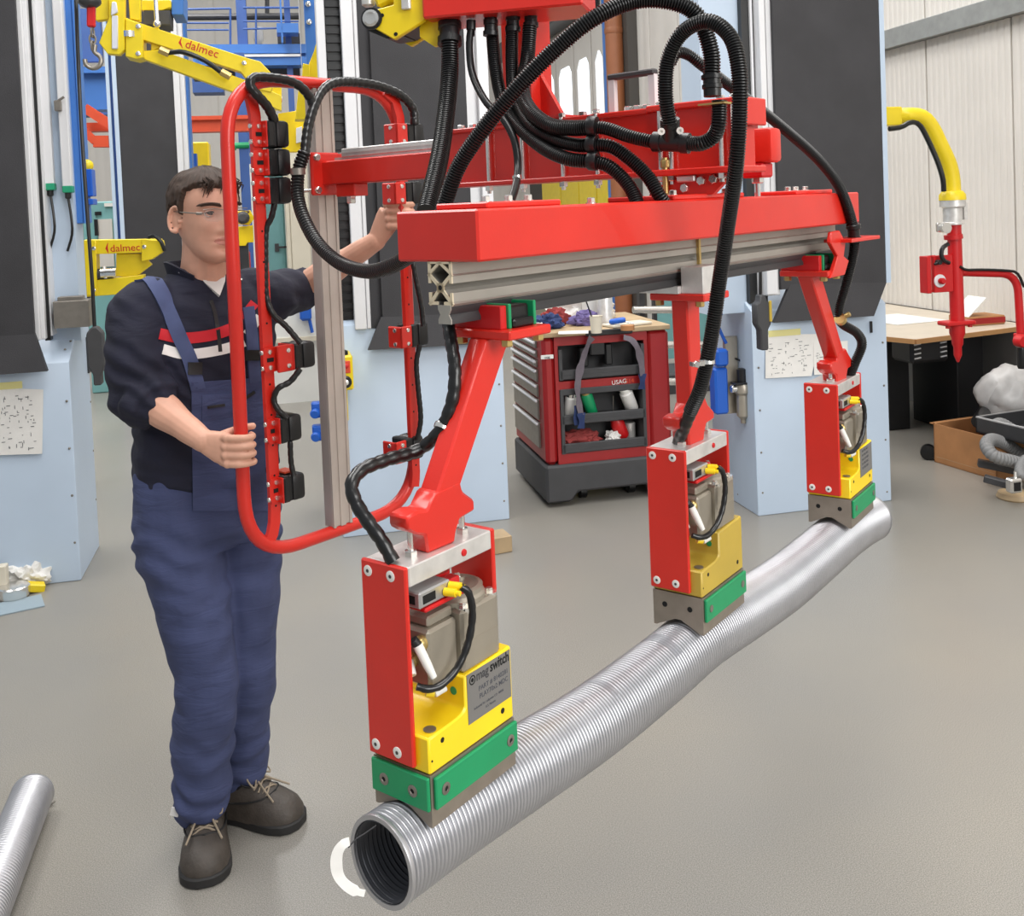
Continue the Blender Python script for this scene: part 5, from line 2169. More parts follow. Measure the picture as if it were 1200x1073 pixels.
v = [(-2.4, 4.93, 1.165), (xb, 4.93, 1.165), (xs, 4.90, 0.995), (-2.4, 4.90, 0.995)]
b._add(v + [(x, y + 0.03, z) for x, y, z in v], [(0, 1, 2, 3), (7, 6, 5, 4), (0, 4, 5, 1), (1, 5, 6, 2), (2, 6, 7, 3), (3, 7, 4, 0)])
part('belt_skirt', b, 'belt', L)
b = rmb()
vb(b, 28.5, 36, 200, 4.97, 0.06, 1.13, TT, 0.004)
vb(b, 36.5, 42, 200, 4.99, 0.06, 1.13, TT, 0.004)
part('guide_profile', b, 'alu_white', L)
b = rmb()
vb(b, 41.5, 48, 200, 5.03, 0.05, 1.12, TT)
part('belt_slot', b, 'black_rubber', L)
b = rmb()
vb(b, 48, 50.5, 200, 5.04, 0.10, 1.14, TT)
part('edge_angle', b, 'alu_white', L)
b = rmb()
vb(b, 47, 84, 200, 5.14, 0.2, 1.1, TT)
part('column_panel', b, 'pale_blue_sheet', L)
for (x0, x1, yb) in ((47.5, 58, 218), (68, 79, 221)):
    z = zrow(x0, yb, 5.08)
    b = rmb()
    vb(b, x0 + 4, x1 + 4, 200, 5.08, 0.05, z, TT, 0.004)
    lc = part('light_curtain', b, 'alu_white', L)
    b = rmb()
    vb(b, x0 + 3.5, x1 + 4.5, 200, 5.077, 0.056, z - 0.02, z + 0.012, 0.003)
    obj('end_cap', b, 'green_plastic', lc)
    b = rmb()
    c = rm_y((x0 + x1) / 2 + 5, yb + 3, 5.08)
    b.lathe([(0.014, 0), (0.014, 0.03), (0.01, 0.035)], (c.x, 5.10, c.z), (0, 0, -1), 10)
    b.tube(catmull([(c.x, 5.10, c.z - 0.03), (c.x + 0.01, 5.09, c.z - 0.12), (c.x + 0.01, 5.09, c.z - 0.2), (c.x - 0.02, 5.12, c.z - 0.28)], 0.03), 0.006, 8)
    obj('cable', b, 'black_rubber', lc)
b = rmb()
p = rm_y(68, 124, 5.07)
b.box((p.x, 5.07, p.z), (0.03, 0.03, 0.05), None, 0.004)
b.cyl((p.x, 5.06, p.z + 0.02), (p.x + 0.03, 5.06, p.z + 0.04), 0.006, 8)
part('bracket', b, 'steel', L)
b = rmb()
p0, p1 = rm_y(62, 362, 5.0), rm_y(107, 362, 5.0)
b.bb(p0.x, p1.x - 0.01, 5.0, 5.12, 1.175, 1.30, bev=0.003)
b.bb(p0.x + 0.015, p1.x - 0.04, 5.03, 5.09, 1.28, 1.318, bev=0.003)
part('end_bracket', b, 'steel', L)
b = rmb()
vb(b, 83, 95, 200, 5.20, 0.22, zrow(90, 262, 5.2), TT, 0.004)
vb(b, 79, 83, 200, 5.19, 0.05, zrow(90, 262, 5.2), TT)
vb(b, 95, 99, 200, 5.19, 0.05, zrow(90, 262, 5.2), TT)
bc = part('column', b, 'blue_paint', L)
b = rmb()
vb(b, 89, 92.5, 300, 5.4, 0.05, 0.8, zrow(90, 262, 5.36))
vb(b, 94, 97, 300, 5.42, 0.05, 0.9, zrow(90, 262, 5.36))
part('column_foot', b, 'dark_steel', L)
b = rmb()
p = rm_y(82, 86, 5.34)
b.box((p.x, 5.33, p.z), (0.06, 0.05, 0.04), None, 0.004)
b.cyl((p.x - 0.05, 5.31, p.z + 0.0), (p.x + 0.05, 5.31, p.z), 0.012, 10)
obj('clamp', b, 'steel', bc)
b = rmb()
p = rm_y(79, 100, 5.33)
b.bb(p.x - 0.012, p.x + 0.014, 5.31, 5.35, p.z - 0.07, p.z + 0.05, bev=0.005)
obj('sensor', b, 'green_plastic', bc)
b = rmb()
vb(b, 98, 108, 210, 5.30, 0.10, zrow(103, 230, 5.3), zrow(103, 198, 5.3), 0.004)
vb(b, 97, 109, 236, 5.28, 0.12, zrow(103, 240, 5.3), zrow(103, 233, 5.3), 0.003)
vb(b, 88, 98, 240, 5.33, 0.08, zrow(103, 248, 5.3), zrow(103, 225, 5.3), 0.003)
cb_ = part('trolley_box', b, 'blue_plastic', L)
b = rmb()
p = rm_y(101, 194, 5.34)
b.ball((p.x, 5.34, p.z), 0.035, (1, 0.7, 0.9))
obj('buffer', b, 'arm_yellow', cb_)
sheet_of_paper(base, [(-14, 454), (51, 456), (50, 531), (-14, 533)], 4.98, scribble(3, 70))
# pendant control hanging beside it
pen = thing('pendant_control', 'black push-button pendant on a long cable beside the left column stand', 'control', room_at(-0.85, 5.0))
b = rmb()
P = [(89, 0, 4.95), (92, 80, 4.95), (96, 160, 4.95), (103, 260, 4.95), (108, 330, 4.95), (111, 388, 4.95)]
pt = [rm_y(x, y, d) for x, y, d in P]
b.tube(catmull(pt, 0.1), 0.0085, 8)
cord = part('cord', b, 'black_rubber', pen)
c = rm_y(113, 410, 4.95)
b = rmb()
b.prism([(c.x - 0.012, c.z + 0.11), (c.x + 0.012, c.z + 0.11), (c.x + 0.036, c.z + 0.08), (c.x + 0.036, c.z - 0.07), (c.x + 0.02, c.z - 0.11), (c.x + 0.02, c.z - 0.16), (c.x - 0.016, c.z - 0.16), (c.x - 0.016, c.z - 0.11), (c.x - 0.036, c.z - 0.07), (c.x - 0.036, c.z + 0.08)], 4.92, 4.98, 'xz', bev=0.006)
part('handset', b, 'charcoal', pen)

# ------------------------------------------------------------------ right column stand
Rr = thing('lift_column', 'pale blue column stand with wide black belt and drawings, behind the far end of the red beam', 'machine', room_at(2.75, 5.0))
b = rmb()
b.prism([(4.76, 0), (5.30, 0), (5.30, 1.2), (5.0, 1.2), (4.765, 1.06)], 2.342, 3.116, 'yz', bev=0.004)
base = part('base_cabinet', b, 'pale_blue_sheet', Rr)
rivets(base, [(2.37, 4.762, z) for z in (0.12, 0.33, 0.55, 0.77, 0.98)] + [(3.09, 4.762, z) for z in (0.05, 0.33, 0.62, 0.85)])
rivets(base, [(2.344, 5.0, 0.05), (2.344, 4.85, 0.62)], d=(-1, 0, 0))
b = rmb()
p, q = rm_y(908, 100, 4.715), rm_y(1032, 100, 4.715)
b.bb(p.x, q.x, 4.715, 4.74, 1.17, TT)
part('belt', b, 'belt', Rr)
b = rmb()
cs = [rm_y(x, y, 4.70) for x, y in ((928, 333), (1041, 331), (1023, 370), (906, 378))]
v = [(c.x, y_, c.z) for c, y_ in zip(cs, (4.715, 4.715, 4.69, 4.69))]
b._add(v + [(x, y + 0.025, z) for x, y, z in v], [(0, 1, 2, 3), (7, 6, 5, 4), (0, 4, 5, 1), (1, 5, 6, 2), (2, 6, 7, 3), (3, 7, 4, 0)])
part('belt_skirt', b, 'belt', Rr)
b = rmb()
vb(b, 1032.5, 1038, 100, 4.715, 0.2, 1.17, TT)
part('edge_trim', b, 'pale_blue_sheet', Rr)
b = rmb()
vb(b, 892, 899, 100, 4.73, 0.07, 1.14, TT, 0.003)
vb(b, 899.5, 907, 100, 4.74, 0.07, 1.14, TT, 0.003)
part('guide_profile', b, 'alu_white', Rr)
b = rmb()
vb(b, 871, 892, 100, 4.80, 0.05, 1.10, TT)
part('belt_slot', b, 'black_rubber', Rr)
b = rmb()
vb(b, 881.5, 884, 100, 4.785, 0.02, 1.12, TT)
part('slot_profile', b, 'alu_white', Rr)
b = rmb()
vb(b, 820, 870, 60, 4.84, 0.25, 1.05, TT)
part('column_panel', b, 'pale_blue_sheet', Rr)
b = rmb()
p = rm_y(918, 330, 4.72)
b.bb(p.x - 0.10, p.x - 0.04, 4.70, 4.74, p.z - 0.06, p.z + 0.12, bev=0.003)
part('end_block', b, 'alu_white', Rr)
b = rmb()
p = rm_y(1021, 383, 4.758)
b.bb(p.x - 0.006, p.x + 0.006, 4.755, 4.762, p.z - 0.03, p.z + 0.03)
part('door_lock', b, 'black_plastic', Rr)
dr = sheet_of_paper(base, [(897, 392), (962, 391), (950, 440), (896, 443)], 4.76, scribble(8, 60), True)
sheet_of_paper(base, [(953, 402), (993, 399), (993, 436), (953, 439)], 4.757, scribble(12, 26), False)
# pneumatic unit on the left side of that stand
air = thing('air_filter', 'small grey compressed-air filter and regulator on the side of the right column stand', 'regulator', room_at(2.30, 4.95, 0.6))
def pxm(x, y, ry=4.92):
    return rm_y(x, y, ry)
b = rmb()
c = pxm(857, 410)
c2 = pxm(857, 485)
b.bb(c.x - 0.03, c.x + 0.04, 4.93, 4.96, c2.z, c.z + 0.07, bev=0.002)
part('mounting_plate', b, 'motor_metal', air)
b = rmb()
t_ = pxm(866, 452)
b.lathe([(0.032, 0), (0.032, -0.0), (0.044, 0.02), (0.044, 0.055), (0.032, 0.07), (0.034, 0.085), (0.034, 0.18), (0.014, 0.20), (0.014, 0.22)], (t_.x, 4.88, t_.z + 0.03), (0, 0, -1), 16)
part('filter_bowl', b, 'motor_metal', air)
b = rmb()
b.lathe([(0.027, 0), (0.027, 0.065), (0.018, 0.07)], (t_.x, 4.88, t_.z + 0.03), (0, 0, 1), 14)
b.bb(t_.x - 0.055, t_.x + 0.055, 4.84, 4.91, t_.z + 0.018, t_.z + 0.03, bev=0.003)
part('regulator_knob', b, 'black_plastic', air)
b = rmb()
b.lathe([(0.008, 0), (0.008, 0.03)], (t_.x, 4.88, t_.z - 0.16), (0, 0, -1), 10)
part('drain_plug', b, 'black_plastic', air)
b = rmb()
b.lathe([(0.022, 0), (0.022, 0.025), (0.018, 0.03)], (t_.x - 0.035, 4.88, t_.z - 0.005), (-1, 0, 0), 14)
b.cyl((t_.x + 0.02, 4.88, t_.z - 0.005), (t_.x + 0.075, 4.88, t_.z - 0.005), 0.014, 10)
part('gauge', b, 'chrome', air)
b = rmb()
b.tube(catmull([pxm(842, 355), pxm(850, 365), pxm(868, 360), pxm(880, 363)], 0.02), 0.005, 8)
b.tube(catmull([pxm(862, 420), pxm(872, 424), pxm(880, 426)], 0.02), 0.005, 8)
part('cable', b, 'black_rubber', air)
b = rmb()
b.tube(catmull([pxm(850, 362), pxm(841, 375), pxm(845, 390), pxm(851, 402)], 0.02), 0.009, 8)
part('air_hose', b, 'blue_plastic', air)
sk = thing('socket_box', 'blue plastic wall socket box on the side of the right column stand', 'socket box', room_at(2.18, 4.95, 0.6))
b = rmb()
p, q = pxm(835, 409), pxm(853, 484)
b.bb(p.x, q.x, 4.90, 4.98, q.z, p.z - 0.10, bev=0.01)
bx = part('housing', b, 'blue_plastic', sk)
b = rmb()
b.bb(p.x + 0.005, q.x, 4.88, 4.96, p.z - 0.09, p.z, bev=0.012)
part('lid', b, 'blue_plastic', sk)
# pendant of the right stand
pen2 = thing('pendant_control', 'dark push-button pendant hanging in front of the right column stand', 'control', room_at(2.36, 4.6, 0.9))
b = rmb()
b.tube([rm_y(891, 300, 4.6), rm_y(891, 350, 4.6)], 0.008, 8)
part('cord', b, 'black_rubber', pen2)
c = rm_y(892, 372, 4.6)
b = rmb()
b.prism([(c.x - 0.014, c.z + 0.115), (c.x + 0.012, c.z + 0.115), (c.x + 0.022, c.z + 0.08), (c.x + 0.04, c.z + 0.07), (c.x + 0.040, c.z - 0.03), (c.x + 0.022, c.z - 0.06), (c.x + 0.022, c.z - 0.16), (c.x - 0.018, c.z - 0.16), (c.x - 0.018, c.z - 0.06), (c.x - 0.038, c.z - 0.03), (c.x - 0.038, c.z + 0.07), (c.x - 0.02, c.z + 0.08)], 4.57, 4.63, 'xz', bev=0.006)
part('handset', b, 'charcoal', pen2)
b = rmb()
b.bb(c.x + 0.028, c.x + 0.042, 4.562, 4.575, c.z - 0.02, c.z + 0.085, bev=0.003)
part('side_strip', b, 'ochre_paint', pen2)

# ------------------------------------------------------------------ middle column stand
Mm = thing('lift_column', 'pale blue column stand with black belt directly behind the vertical aluminium profile', 'machine', room_at(0.7, 5.4))
b = rmb()
b.prism([(5.17, 0), (5.75, 0), (5.75, 1.2), (5.4, 1.2), (5.175, 1.08)], 0.245, 1.115, 'yz', bev=0.004)
base = part('base_cabinet', b, 'pale_blue_sheet', Mm)
rivets(base, [(1.09, 5.172, z) for z in (0.1, 0.3, 0.5, 0.72, 0.92)] + [(0.285, 5.172, z) for z in (0.1, 0.3, 0.5)])
b = rmb()
vb(b, 436, 546, 100, 5.13, 0.025, 1.05, TT)
part('belt', b, 'belt', Mm)
b = rmb()
cs = [rm_y(x, y, 5.11) for x, y in ((447, 372), (575, 366), (575, 402), (431, 410))]
v = [(c.x, y_, c.z) for c, y_ in zip(cs, (5.13, 5.13, 5.10, 5.10))]
b._add(v + [(x, y + 0.025, z) for x, y, z in v], [(0, 1, 2, 3), (7, 6, 5, 4), (0, 4, 5, 1), (1, 5, 6, 2), (2, 6, 7, 3), (3, 7, 4, 0)])
part('belt_skirt', b, 'belt', Mm)
b = rmb()
vb(b, 403, 417, 100, 5.15, 0.07, 1.06, TT, 0.003)
vb(b, 417.5, 422, 100, 5.16, 0.07, 1.06, TT, 0.003)
part('guide_profile', b, 'alu_white', Mm)
b = rmb()
vb(b, 421, 437, 100, 5.17, 0.05, 1.06, TT)
part('dark_side', b, 'belt', Mm)
b = rmb()
vb(b, 384, 403, 100, 5.22, 0.05, 1.09, TT)
for k in range(46):
    z = 1.12 + k * 0.045
    vb(b, 385, 402, 100, 5.205, 0.02, z, z + 0.028)
part('toothed_belt', b, 'black_rubber', Mm)
b = rmb()
vb(b, 374, 384, 100, 5.2, 0.12, 1.08, TT, 0.003)
part('edge_angle', b, 'alu_white', Mm)
b = rmb()
vb(b, 546, 560, 100, 5.2, 0.3, 1.05, TT)
vb(b, 560, 573, 100, 5.16, 0.07, 1.05, TT, 0.003)
part('guide_profile', b, 'alu_white', Mm)
# hand control box hung on that stand
hc = thing('hand_control', 'yellow hand control box with red button hanging beside the aluminium profile', 'control', room_at(0.27, 5.0, 0.8))
b = rmb()
c = rm_y(405, 436, 5.0)
b.bb(c.x - 0.045, c.x + 0.035, 4.97, 5.172, c.z - 0.085, c.z + 0.085, bev=0.008)
part('housing', b, 'arm_yellow', hc)
b = rmb()
b.bb(c.x - 0.03, c.x + 0.022, 4.965, 4.972, c.z + 0.0, c.z + 0.06, bev=0.002)
part('button_plate', b, 'orange_paint', hc)
b = rmb()
b.lathe([(0.012, 0), (0.012, 0.008), (0.006, 0.012)], (c.x + 0.002, 4.965, c.z + 0.036), (0, -1, 0), 12)
part('push_button', b, 'signal_red', hc)
b = rmb()
b.lathe([(0.030, 0), (0.030, 0.014), (0.024, 0.02), (0.018, 0.02)], (c.x - 0.004, 4.97, c.z - 0.042), (0, -1, 0), 16)
part('rotary_knob', b, 'black_plastic', hc)
b = rmb()
b.lathe([(0.014, 0), (0.014, 0.008), (0.004, 0.011)], (c.x - 0.004, 4.95, c.z - 0.042), (0, -1, 0), 12)
part('knob_cap', b, 'chrome', hc)
b = rmb()
b.bb(c.x - 0.02, c.x + 0.004, 5.0, 5.02, c.z - 0.24, c.z - 0.08, bev=0.003)
part('strap', b, 'arm_yellow', hc)
b = rmb()
b.lathe([(0.022, 0), (0.022, 0.02), (0.01, 0.026)], (c.x - 0.005, 5.01, c.z + 0.083), (0, 0, 1), 12)
b.tube(catmull([(c.x - 0.005, 5.01, c.z + 0.1), (c.x - 0.03, 5.02, c.z + 0.3), (c.x - 0.05, 5.02, c.z + 0.6), (c.x - 0.06, 5.05, c.z + 1.2)], 0.06), 0.007, 8)
part('cord', b, 'black_rubber', hc)
for i, (x, y) in enumerate(((372, 480), (373, 507))):
    b = rmb()
    c = rm_y(x, y, 5.3)
    b.bb(c.x - 0.03, c.x + 0.075, 5.28, 5.34, c.z - 0.04, c.z + 0.04, bev=0.008)
    b.lathe([(0.024, 0), (0.026, 0.02), (0.02, 0.03)], (c.x - 0.01, 5.28, c.z - 0.01), (-0.3, -1, -0.2), 12)
    single('power_socket', b, 'blue_plastic', ('upper' if i == 0 else 'lower') + ' of two blue power sockets left of the aluminium profile', 'socket', 'blue sockets on the middle stand')

# ------------------------------------------------------------------ far left column stand
Fl = thing('lift_column', 'tall column stand with black belt far behind the young man', 'machine', room_at(-1.0, 9.2))
b = rmb()
p, q = rm_y(139, 150, 9.0), rm_y(206, 150, 9.0)
b.bb(p.x, q.x, 9.0, 9.03, 0.9, 6)
part('belt', b, 'belt', Fl)
b = rmb()
vb(b, 127, 131, 150, 9.02, 0.2, 0.0, 6)
vb(b, 134.5, 139.5, 150, 8.99, 0.1, 0.0, 6)
part('edge_angle', b, 'pale_blue_sheet', Fl)
b = rmb()
vb(b, 131, 134.5, 150, 9.05, 0.1, 0.0, 6)
part('slot', b, 'dark_blue_paint', Fl)
b = rmb()
vb(b, 206, 213, 150, 8.98, 0.1, 0.8, 6)
vb(b, 213.5, 219, 150, 9.0, 0.1, 0.8, 6)
part('guide_profile', b, 'alu_white', Fl)
b = rmb()
vb(b, 219, 223, 150, 9.1, 0.2, 1.6, 6)
part('column', b, 'blue_paint', Fl)
b = rmb()
b.bb(p.x, q.x + 0.1, 9.03, 9.5, 0, 1.1)
part('base_cabinet', b, 'pale_blue_sheet', Fl)

# ------------------------------------------------------------------ yellow balancer arm, upper left
YB = 5.6
Ya = thing('balancer_arm', 'yellow parallel-bar balancer arm above and left of the young man', 'lifting arm', room_at(-0.6, YB, 2.3))


def yz(x, y, ry=YB):
    return rm_y(x, y, ry)


def yprism(px, ry0, ry1, k, nm, parent, bev=0.003):
    b = rmb()
    b.prism([(yz(x, y, ry0).x, yz(x, y, ry0).z) for x, y in px], ry0, ry1, 'xz', bev=bev)
    return part(nm, b, k, parent)


up = yprism([(146, 20), (164, 27), (290, 68), (305, 72), (322, 90), (318, 108), (298, 104), (282, 84), (166, 46), (146, 38)], YB, YB + 0.09, 'arm_yellow', 'upper_bar', Ya)
yprism([(164, 60), (186, 58), (300, 98), (330, 112), (330, 130), (296, 116), (170, 70)], YB + 0.01, YB + 0.08, 'arm_yellow', 'lower_bar', Ya)
yprism([(147, 22), (167, 28), (168, 67), (160, 69), (147, 66)], YB - 0.03, YB + 0.12, 'arm_yellow', 'end_plate', Ya)
yprism([(116, 50), (128, 20), (128, -10), (146, -10), (146, 58), (140, 64), (126, 63)], YB - 0.04, YB + 0.02, 'arm_yellow', 'head_plate', Ya)
yprism([(113, -10), (128, -10), (128, 22), (112, 24)], YB + 0.02, YB + 0.08, 'arm_yellow', 'head_plate', Ya)
yprism([(131, 18), (138, 18), (138, 57), (131, 57)], YB - 0.055, YB - 0.04, 'alu_white', 'slide_plate', Ya)
yprism([(131, 2), (136, 2), (138, 14), (130, 18)], YB - 0.06, YB - 0.04, 'alu_white', 'slide_plate', Ya)
yprism([(150, -10), (164, -10), (164, 24), (152, 22)], YB + 0.0, YB + 0.06, 'arm_yellow', 'link_bar', Ya)
yprism([(177, 32), (186, 32), (187, 56), (177, 60)], YB + 0.03, YB + 0.08, 'arm_yellow', 'link_bar', Ya)
yprism([(166, 0), (200, 0), (200, 8), (190, 12), (166, 12)], YB + 0.1, YB + 0.3, 'arm_yellow', 'counter_box', Ya)
yprism([(168, 12), (199, 12), (199, 29), (168, 29)], YB + 0.1, YB + 0.3, 'charcoal', 'motor', Ya)
yprism([(201, -10), (215, -10), (215, 17), (201, 17)], YB + 0.14, YB + 0.4, 'blue_paint', 'carrier', Ya)
b = rmb()
b.cyl(yz(182, -5), yz(184, 26), 0.012, 10)
b.ball(yz(184, 28), 0.02)
b.lathe([(0.045, 0), (0.045, 0.03)], yz(151, 44, YB + 0.0), (0, 0, 1), 14)
part('gas_strut', b, 'chrome', Ya)
for (x, y) in ((162, 31), (162, 63), (286, 74), (135, 54), (136, 20)):
    b = rmb()
    p = yz(x, y, YB - 0.03)
    b.lathe([(0.014, 0), (0.012, 0.008), (0.005, 0.01)], p, (0, -1, 0), 12)
    obj('bolt', b, 'chrome', Ya)
b = rmb()
b.tube(catmull([yz(196, 62, YB - 0.05), yz(215, 61, YB - 0.06), (yz(240, 71, YB - 0.06)), yz(262, 87, YB - 0.05)], 0.03), 0.013, 10)
part('air_hose', b, 'black_rubber', Ya)
b = rmb()
b.cyl(yz(187, 58, YB - 0.05), yz(198, 63, YB - 0.05), 0.02, 10)
b.cyl(yz(259, 84, YB - 0.05), yz(270, 90, YB - 0.05), 0.02, 10)
part('hose_fitting', b, 'brass', Ya)
def lettering(s_, x, y, x2, y2, size, ry, k, parent, nm='lettering'):
    p, q = ROOM @ yz(x, y, ry), ROOM @ yz(x2, y2, ry)
    xd = (q - p).normalized()
    zd = Vec((0, 0, 1))
    zd = (zd - xd * zd.dot(xd)).normalized()
    return text(nm, s_, size, axes(p, xd, zd), k, parent, 0.0005)
lettering('dalmec', 216, 55, 246, 65, 0.062, YB - 0.002, 'signal_red', Ya)
b = rmb()
p = yz(211, 50, YB - 0.003)
b.prism([(p.x - 0.008, p.z), (p.x + 0.012, p.z + 0.035), (p.x + 0.004, p.z + 0.005), (p.x + 0.012, p.z - 0.03)], YB - 0.0015, YB + 0.001, 'xz')
part('emblem', b, 'signal_red', Ya)
# chain hook
hk = thing('hoist_hook', 'red and steel hoist hook on a short chain at upper left', 'hook', room_at(-0.75, 4.9, 2.2))
HK = 4.8
b = rmb()
c = rm_y(105, 2, HK)
b.ball((c.x, HK, c.z), 0.05, (1, 1, 0.6))
part('cable_ball', b, 'dark_steel', hk)
b = rmb()
b.bar(rm_y(107, 4, HK), rm_y(107, 32, HK), 0.035, 0.03, up=(0, 1, 0), bev=0.006)
part('hook_block', b, 'signal_red', hk)
for k in range(3):
    b = rmb()
    c = rm_y(108.5, 38 + 8 * k, HK)
    ring = [(c.x + 0.012 * math.cos(a) * (1 if k % 2 else 0.3), HK + 0.012 * math.cos(a) * (0.3 if k % 2 else 1), c.z + 0.022 * math.sin(a)) for a in [i * pi / 6 for i in range(12)]]
    b.tube(ring, 0.005, 6, closed=True)
    obj('chain_link', b, 'steel', hk)
b = rmb()
c = rm_y(109, 71, HK)
pts = [(c.x + 0.012, HK, c.z + 0.07), (c.x + 0.008, HK, c.z + 0.04)] + [(c.x + 0.034 * math.sin(a), HK, c.z + 0.034 * math.cos(a)) for a in (0.4, 0.9, 1.5, 2.2, 2.9, 3.6, 4.3, 4.9)]
b.tube(catmull(pts, 0.008), 0.010, 10)
part('hook', b, 'steel', hk)

# ------------------------------------------------------------------ lower yellow manipulator
YL = 6.6
yl = thing('yellow_manipulator', 'low yellow open-frame manipulator head behind the shoulder of the young man', 'lifting device', room_at(-1.0, YL, 1.2))
yprism([(104, 281), (188, 280), (188, 298), (166, 296), (104, 298)], YL, YL + 0.12, 'arm_yellow', 'top_bar', yl)
yprism([(98, 330), (168, 322), (168, 336), (150, 344), (98, 348)], YL, YL + 0.12, 'arm_yellow', 'bottom_bar', yl)
yprism([(98, 281), (112, 281), (114, 346), (100, 346)], YL - 0.01, YL + 0.12, 'arm_yellow', 'end_bar', yl)
yprism([(136, 297), (166, 297), (178, 310), (160, 324), (136, 324)], YL + 0.05, YL + 0.10, 'arm_yellow', 'web_plate', yl)
yprism([(166, 280), (190, 282), (192, 294), (178, 304), (166, 306)], YL - 0.02, YL + 0.1, 'arm_yellow', 'joint_cheek', yl)
for (x, y) in ((110, 291), (110, 340), (169, 289)):
    b = rmb()
    b.lathe([(0.014, 0), (0.012, 0.008), (0.005, 0.01)], yz(x, y, YL - 0.02), (0, -1, 0), 10)
    obj('bolt', b, 'chrome', yl)
b = rmb()
b.cyl(yz(98, 322, YL + 0.03), yz(132, 321, YL + 0.03), 0.035, 12)
part('cylinder', b, 'charcoal', yl)
b = rmb()
p = rm_y(78, 350, YL + 0.05)
q = rm_y(106, 350, YL + 0.05)
b.bb(p.x - 0.03, p.x + 0.03, YL + 0.03, YL + 0.09, 0, p.z)
b.bb(p.x - 0.03, q.x, YL + 0.03, YL + 0.09, p.z - 0.04, p.z + 0.06)
part('stand', b, 'dark_steel', yl)
b = rmb()
b.cyl(yz(118, 320, YL), yz(136, 319, YL), 0.03, 12)
b.cyl(yz(122, 312, YL), yz(124, 326, YL), 0.012, 10)
part('valve', b, 'chrome', yl)
b = rmb()
b.tube(catmull([yz(174, 278, YL - 0.05), yz(180, 276, YL - 0.06), yz(188, 282, YL - 0.06), yz(193, 294, YL - 0.05)], 0.03), 0.012, 8)
part('air_hose', b, 'black_rubber', yl)
lettering('dalmec', 129, 295, 149, 294, 0.062, YL - 0.002, 'signal_red', yl)
b = rmb()
p = yz(125.5, 291, YL)
b.prism([(p.x - 0.01, p.z), (p.x + 0.008, p.z + 0.04), (p.x + 0.004, p.z + 0.005), (p.x + 0.008, p.z - 0.035)], YL - 0.0015, YL + 0.001, 'xz')
part('emblem', b, 'signal_red', yl)

# ------------------------------------------------------------------ steel gallery, beams and cabinets far back
G = 13.0
def rbx(b, x0, y0, x1, y1, ry, th, bev=0.0):
    p, q = rm_y(x0, y0, ry), rm_y(x1, y1, ry)
    return b.bb(p.x, q.x, ry, ry + th, min(p.z, q.z), max(p.z, q.z), bev=bev)


ga = thing('steel_gallery', 'blue steel gallery with railings along the far back of the hall', 'gallery', room_at(-1.5, G))
b = rmb()
rbx(b, 226, 52, 360, 62, G, 0.3)
rbx(b, 226, 62, 360, 67, G + 0.1, 0.1)
rbx(b, 226, 67, 360, 76, G, 0.3)
part('floor_beam', b, 'blue_paint', ga)
b = rmb()
rbx(b, 228, 64, 352, 66, G - 0.03, 0.05)
part('conduit', b, 'alu_white', ga)
b = rmb()
rbx(b, 92, 85, 135, 128, G - 1, 0.3)
rbx(b, 92, 78, 135, 85, G - 1.1, 0.3)
part('cross_beam', b, 'blue_paint', ga)
b = rmb()
rbx(b, 92, 10, 120, 72, G - 0.9, 0.1)
part('side_sheet', b, 'dark_blue_paint', ga)
b = rmb()
p, q = rm_y(277, 30, G), rm_y(289, 30, G)
b.bb(p.x, q.x, G + 0.2, G + 0.45, 0, 6.5)
part('post', b, 'dark_blue_paint', ga)
b = rmb()
p, q = rm_y(334, 30, G), rm_y(341, 30, G)
b.bb(p.x, q.x, G + 0.1, G + 0.2, 2.6, 6.5)
part('post', b, 'dark_blue_paint', ga)
b = rmb()
p, q = rm_y(282, 180, G), rm_y(293, 180, G)
b.bb(p.x, q.x, G - 0.5, G - 0.3, 0, 3.6)
part('post', b, 'dark_blue_paint', ga)
for (x0, y0, x1, y1, r_) in ((215, 11, 270, 10, .014), (270, 10, 270, 52, .014), (215, 27, 268, 27, .012), (215, 35, 268, 35, .012), (285, 9, 350, 9, .014), (285, 34, 330, 33, .012), (285, 25, 350, 25, .010), (300, 9, 300, 52, .012)):
    b = rmb()
    b.cyl(rm_y(x0, y0, G + 0.05), rm_y(x1, y1, G + 0.05), r_, 8)
    part('railing', b, 'dark_blue_paint', ga)
for (x0, y0, x1, y1, r_) in ((215, 20, 350, 19, .045), (313, -5, 313, 19, .03)):
    b = rmb()
    b.cyl(rm_y(x0, y0, G + 0.9), rm_y(x1, y1, G + 0.9), r_, 10)
    part('pipe', b, 'dark_steel', ga)
b = rmb()
rbx(b, 324, 27, 350, 38, G - 0.2, 0.3)
rbx(b, 327, -8, 332, 50, G - 0.2, 0.1)
part('drive_box', b, 'blue_paint', ga)
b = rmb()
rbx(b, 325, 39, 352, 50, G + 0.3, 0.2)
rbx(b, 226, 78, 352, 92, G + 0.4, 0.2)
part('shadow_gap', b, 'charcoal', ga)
b = rmb()
p = rm_y(301, 20, G)
b.lathe([(0.07, 0), (0.07, 0.16), (0.04, 0.22)], (p.x, G + 0.7, p.z), (0, 0, -1), 12)
part('lamp', b, 'white_plastic', ga)
b = rmb()
rbx(b, 92, 128, 134, 134, G + 1.5, 0.4)
part('lower_beam', b, 'dark_blue_paint', ga)
b = rmb()
rbx(b, 225, 92, 262, 108, G + 1.5, 0.4)
part('lower_beam', b, 'dark_blue_paint', ga)

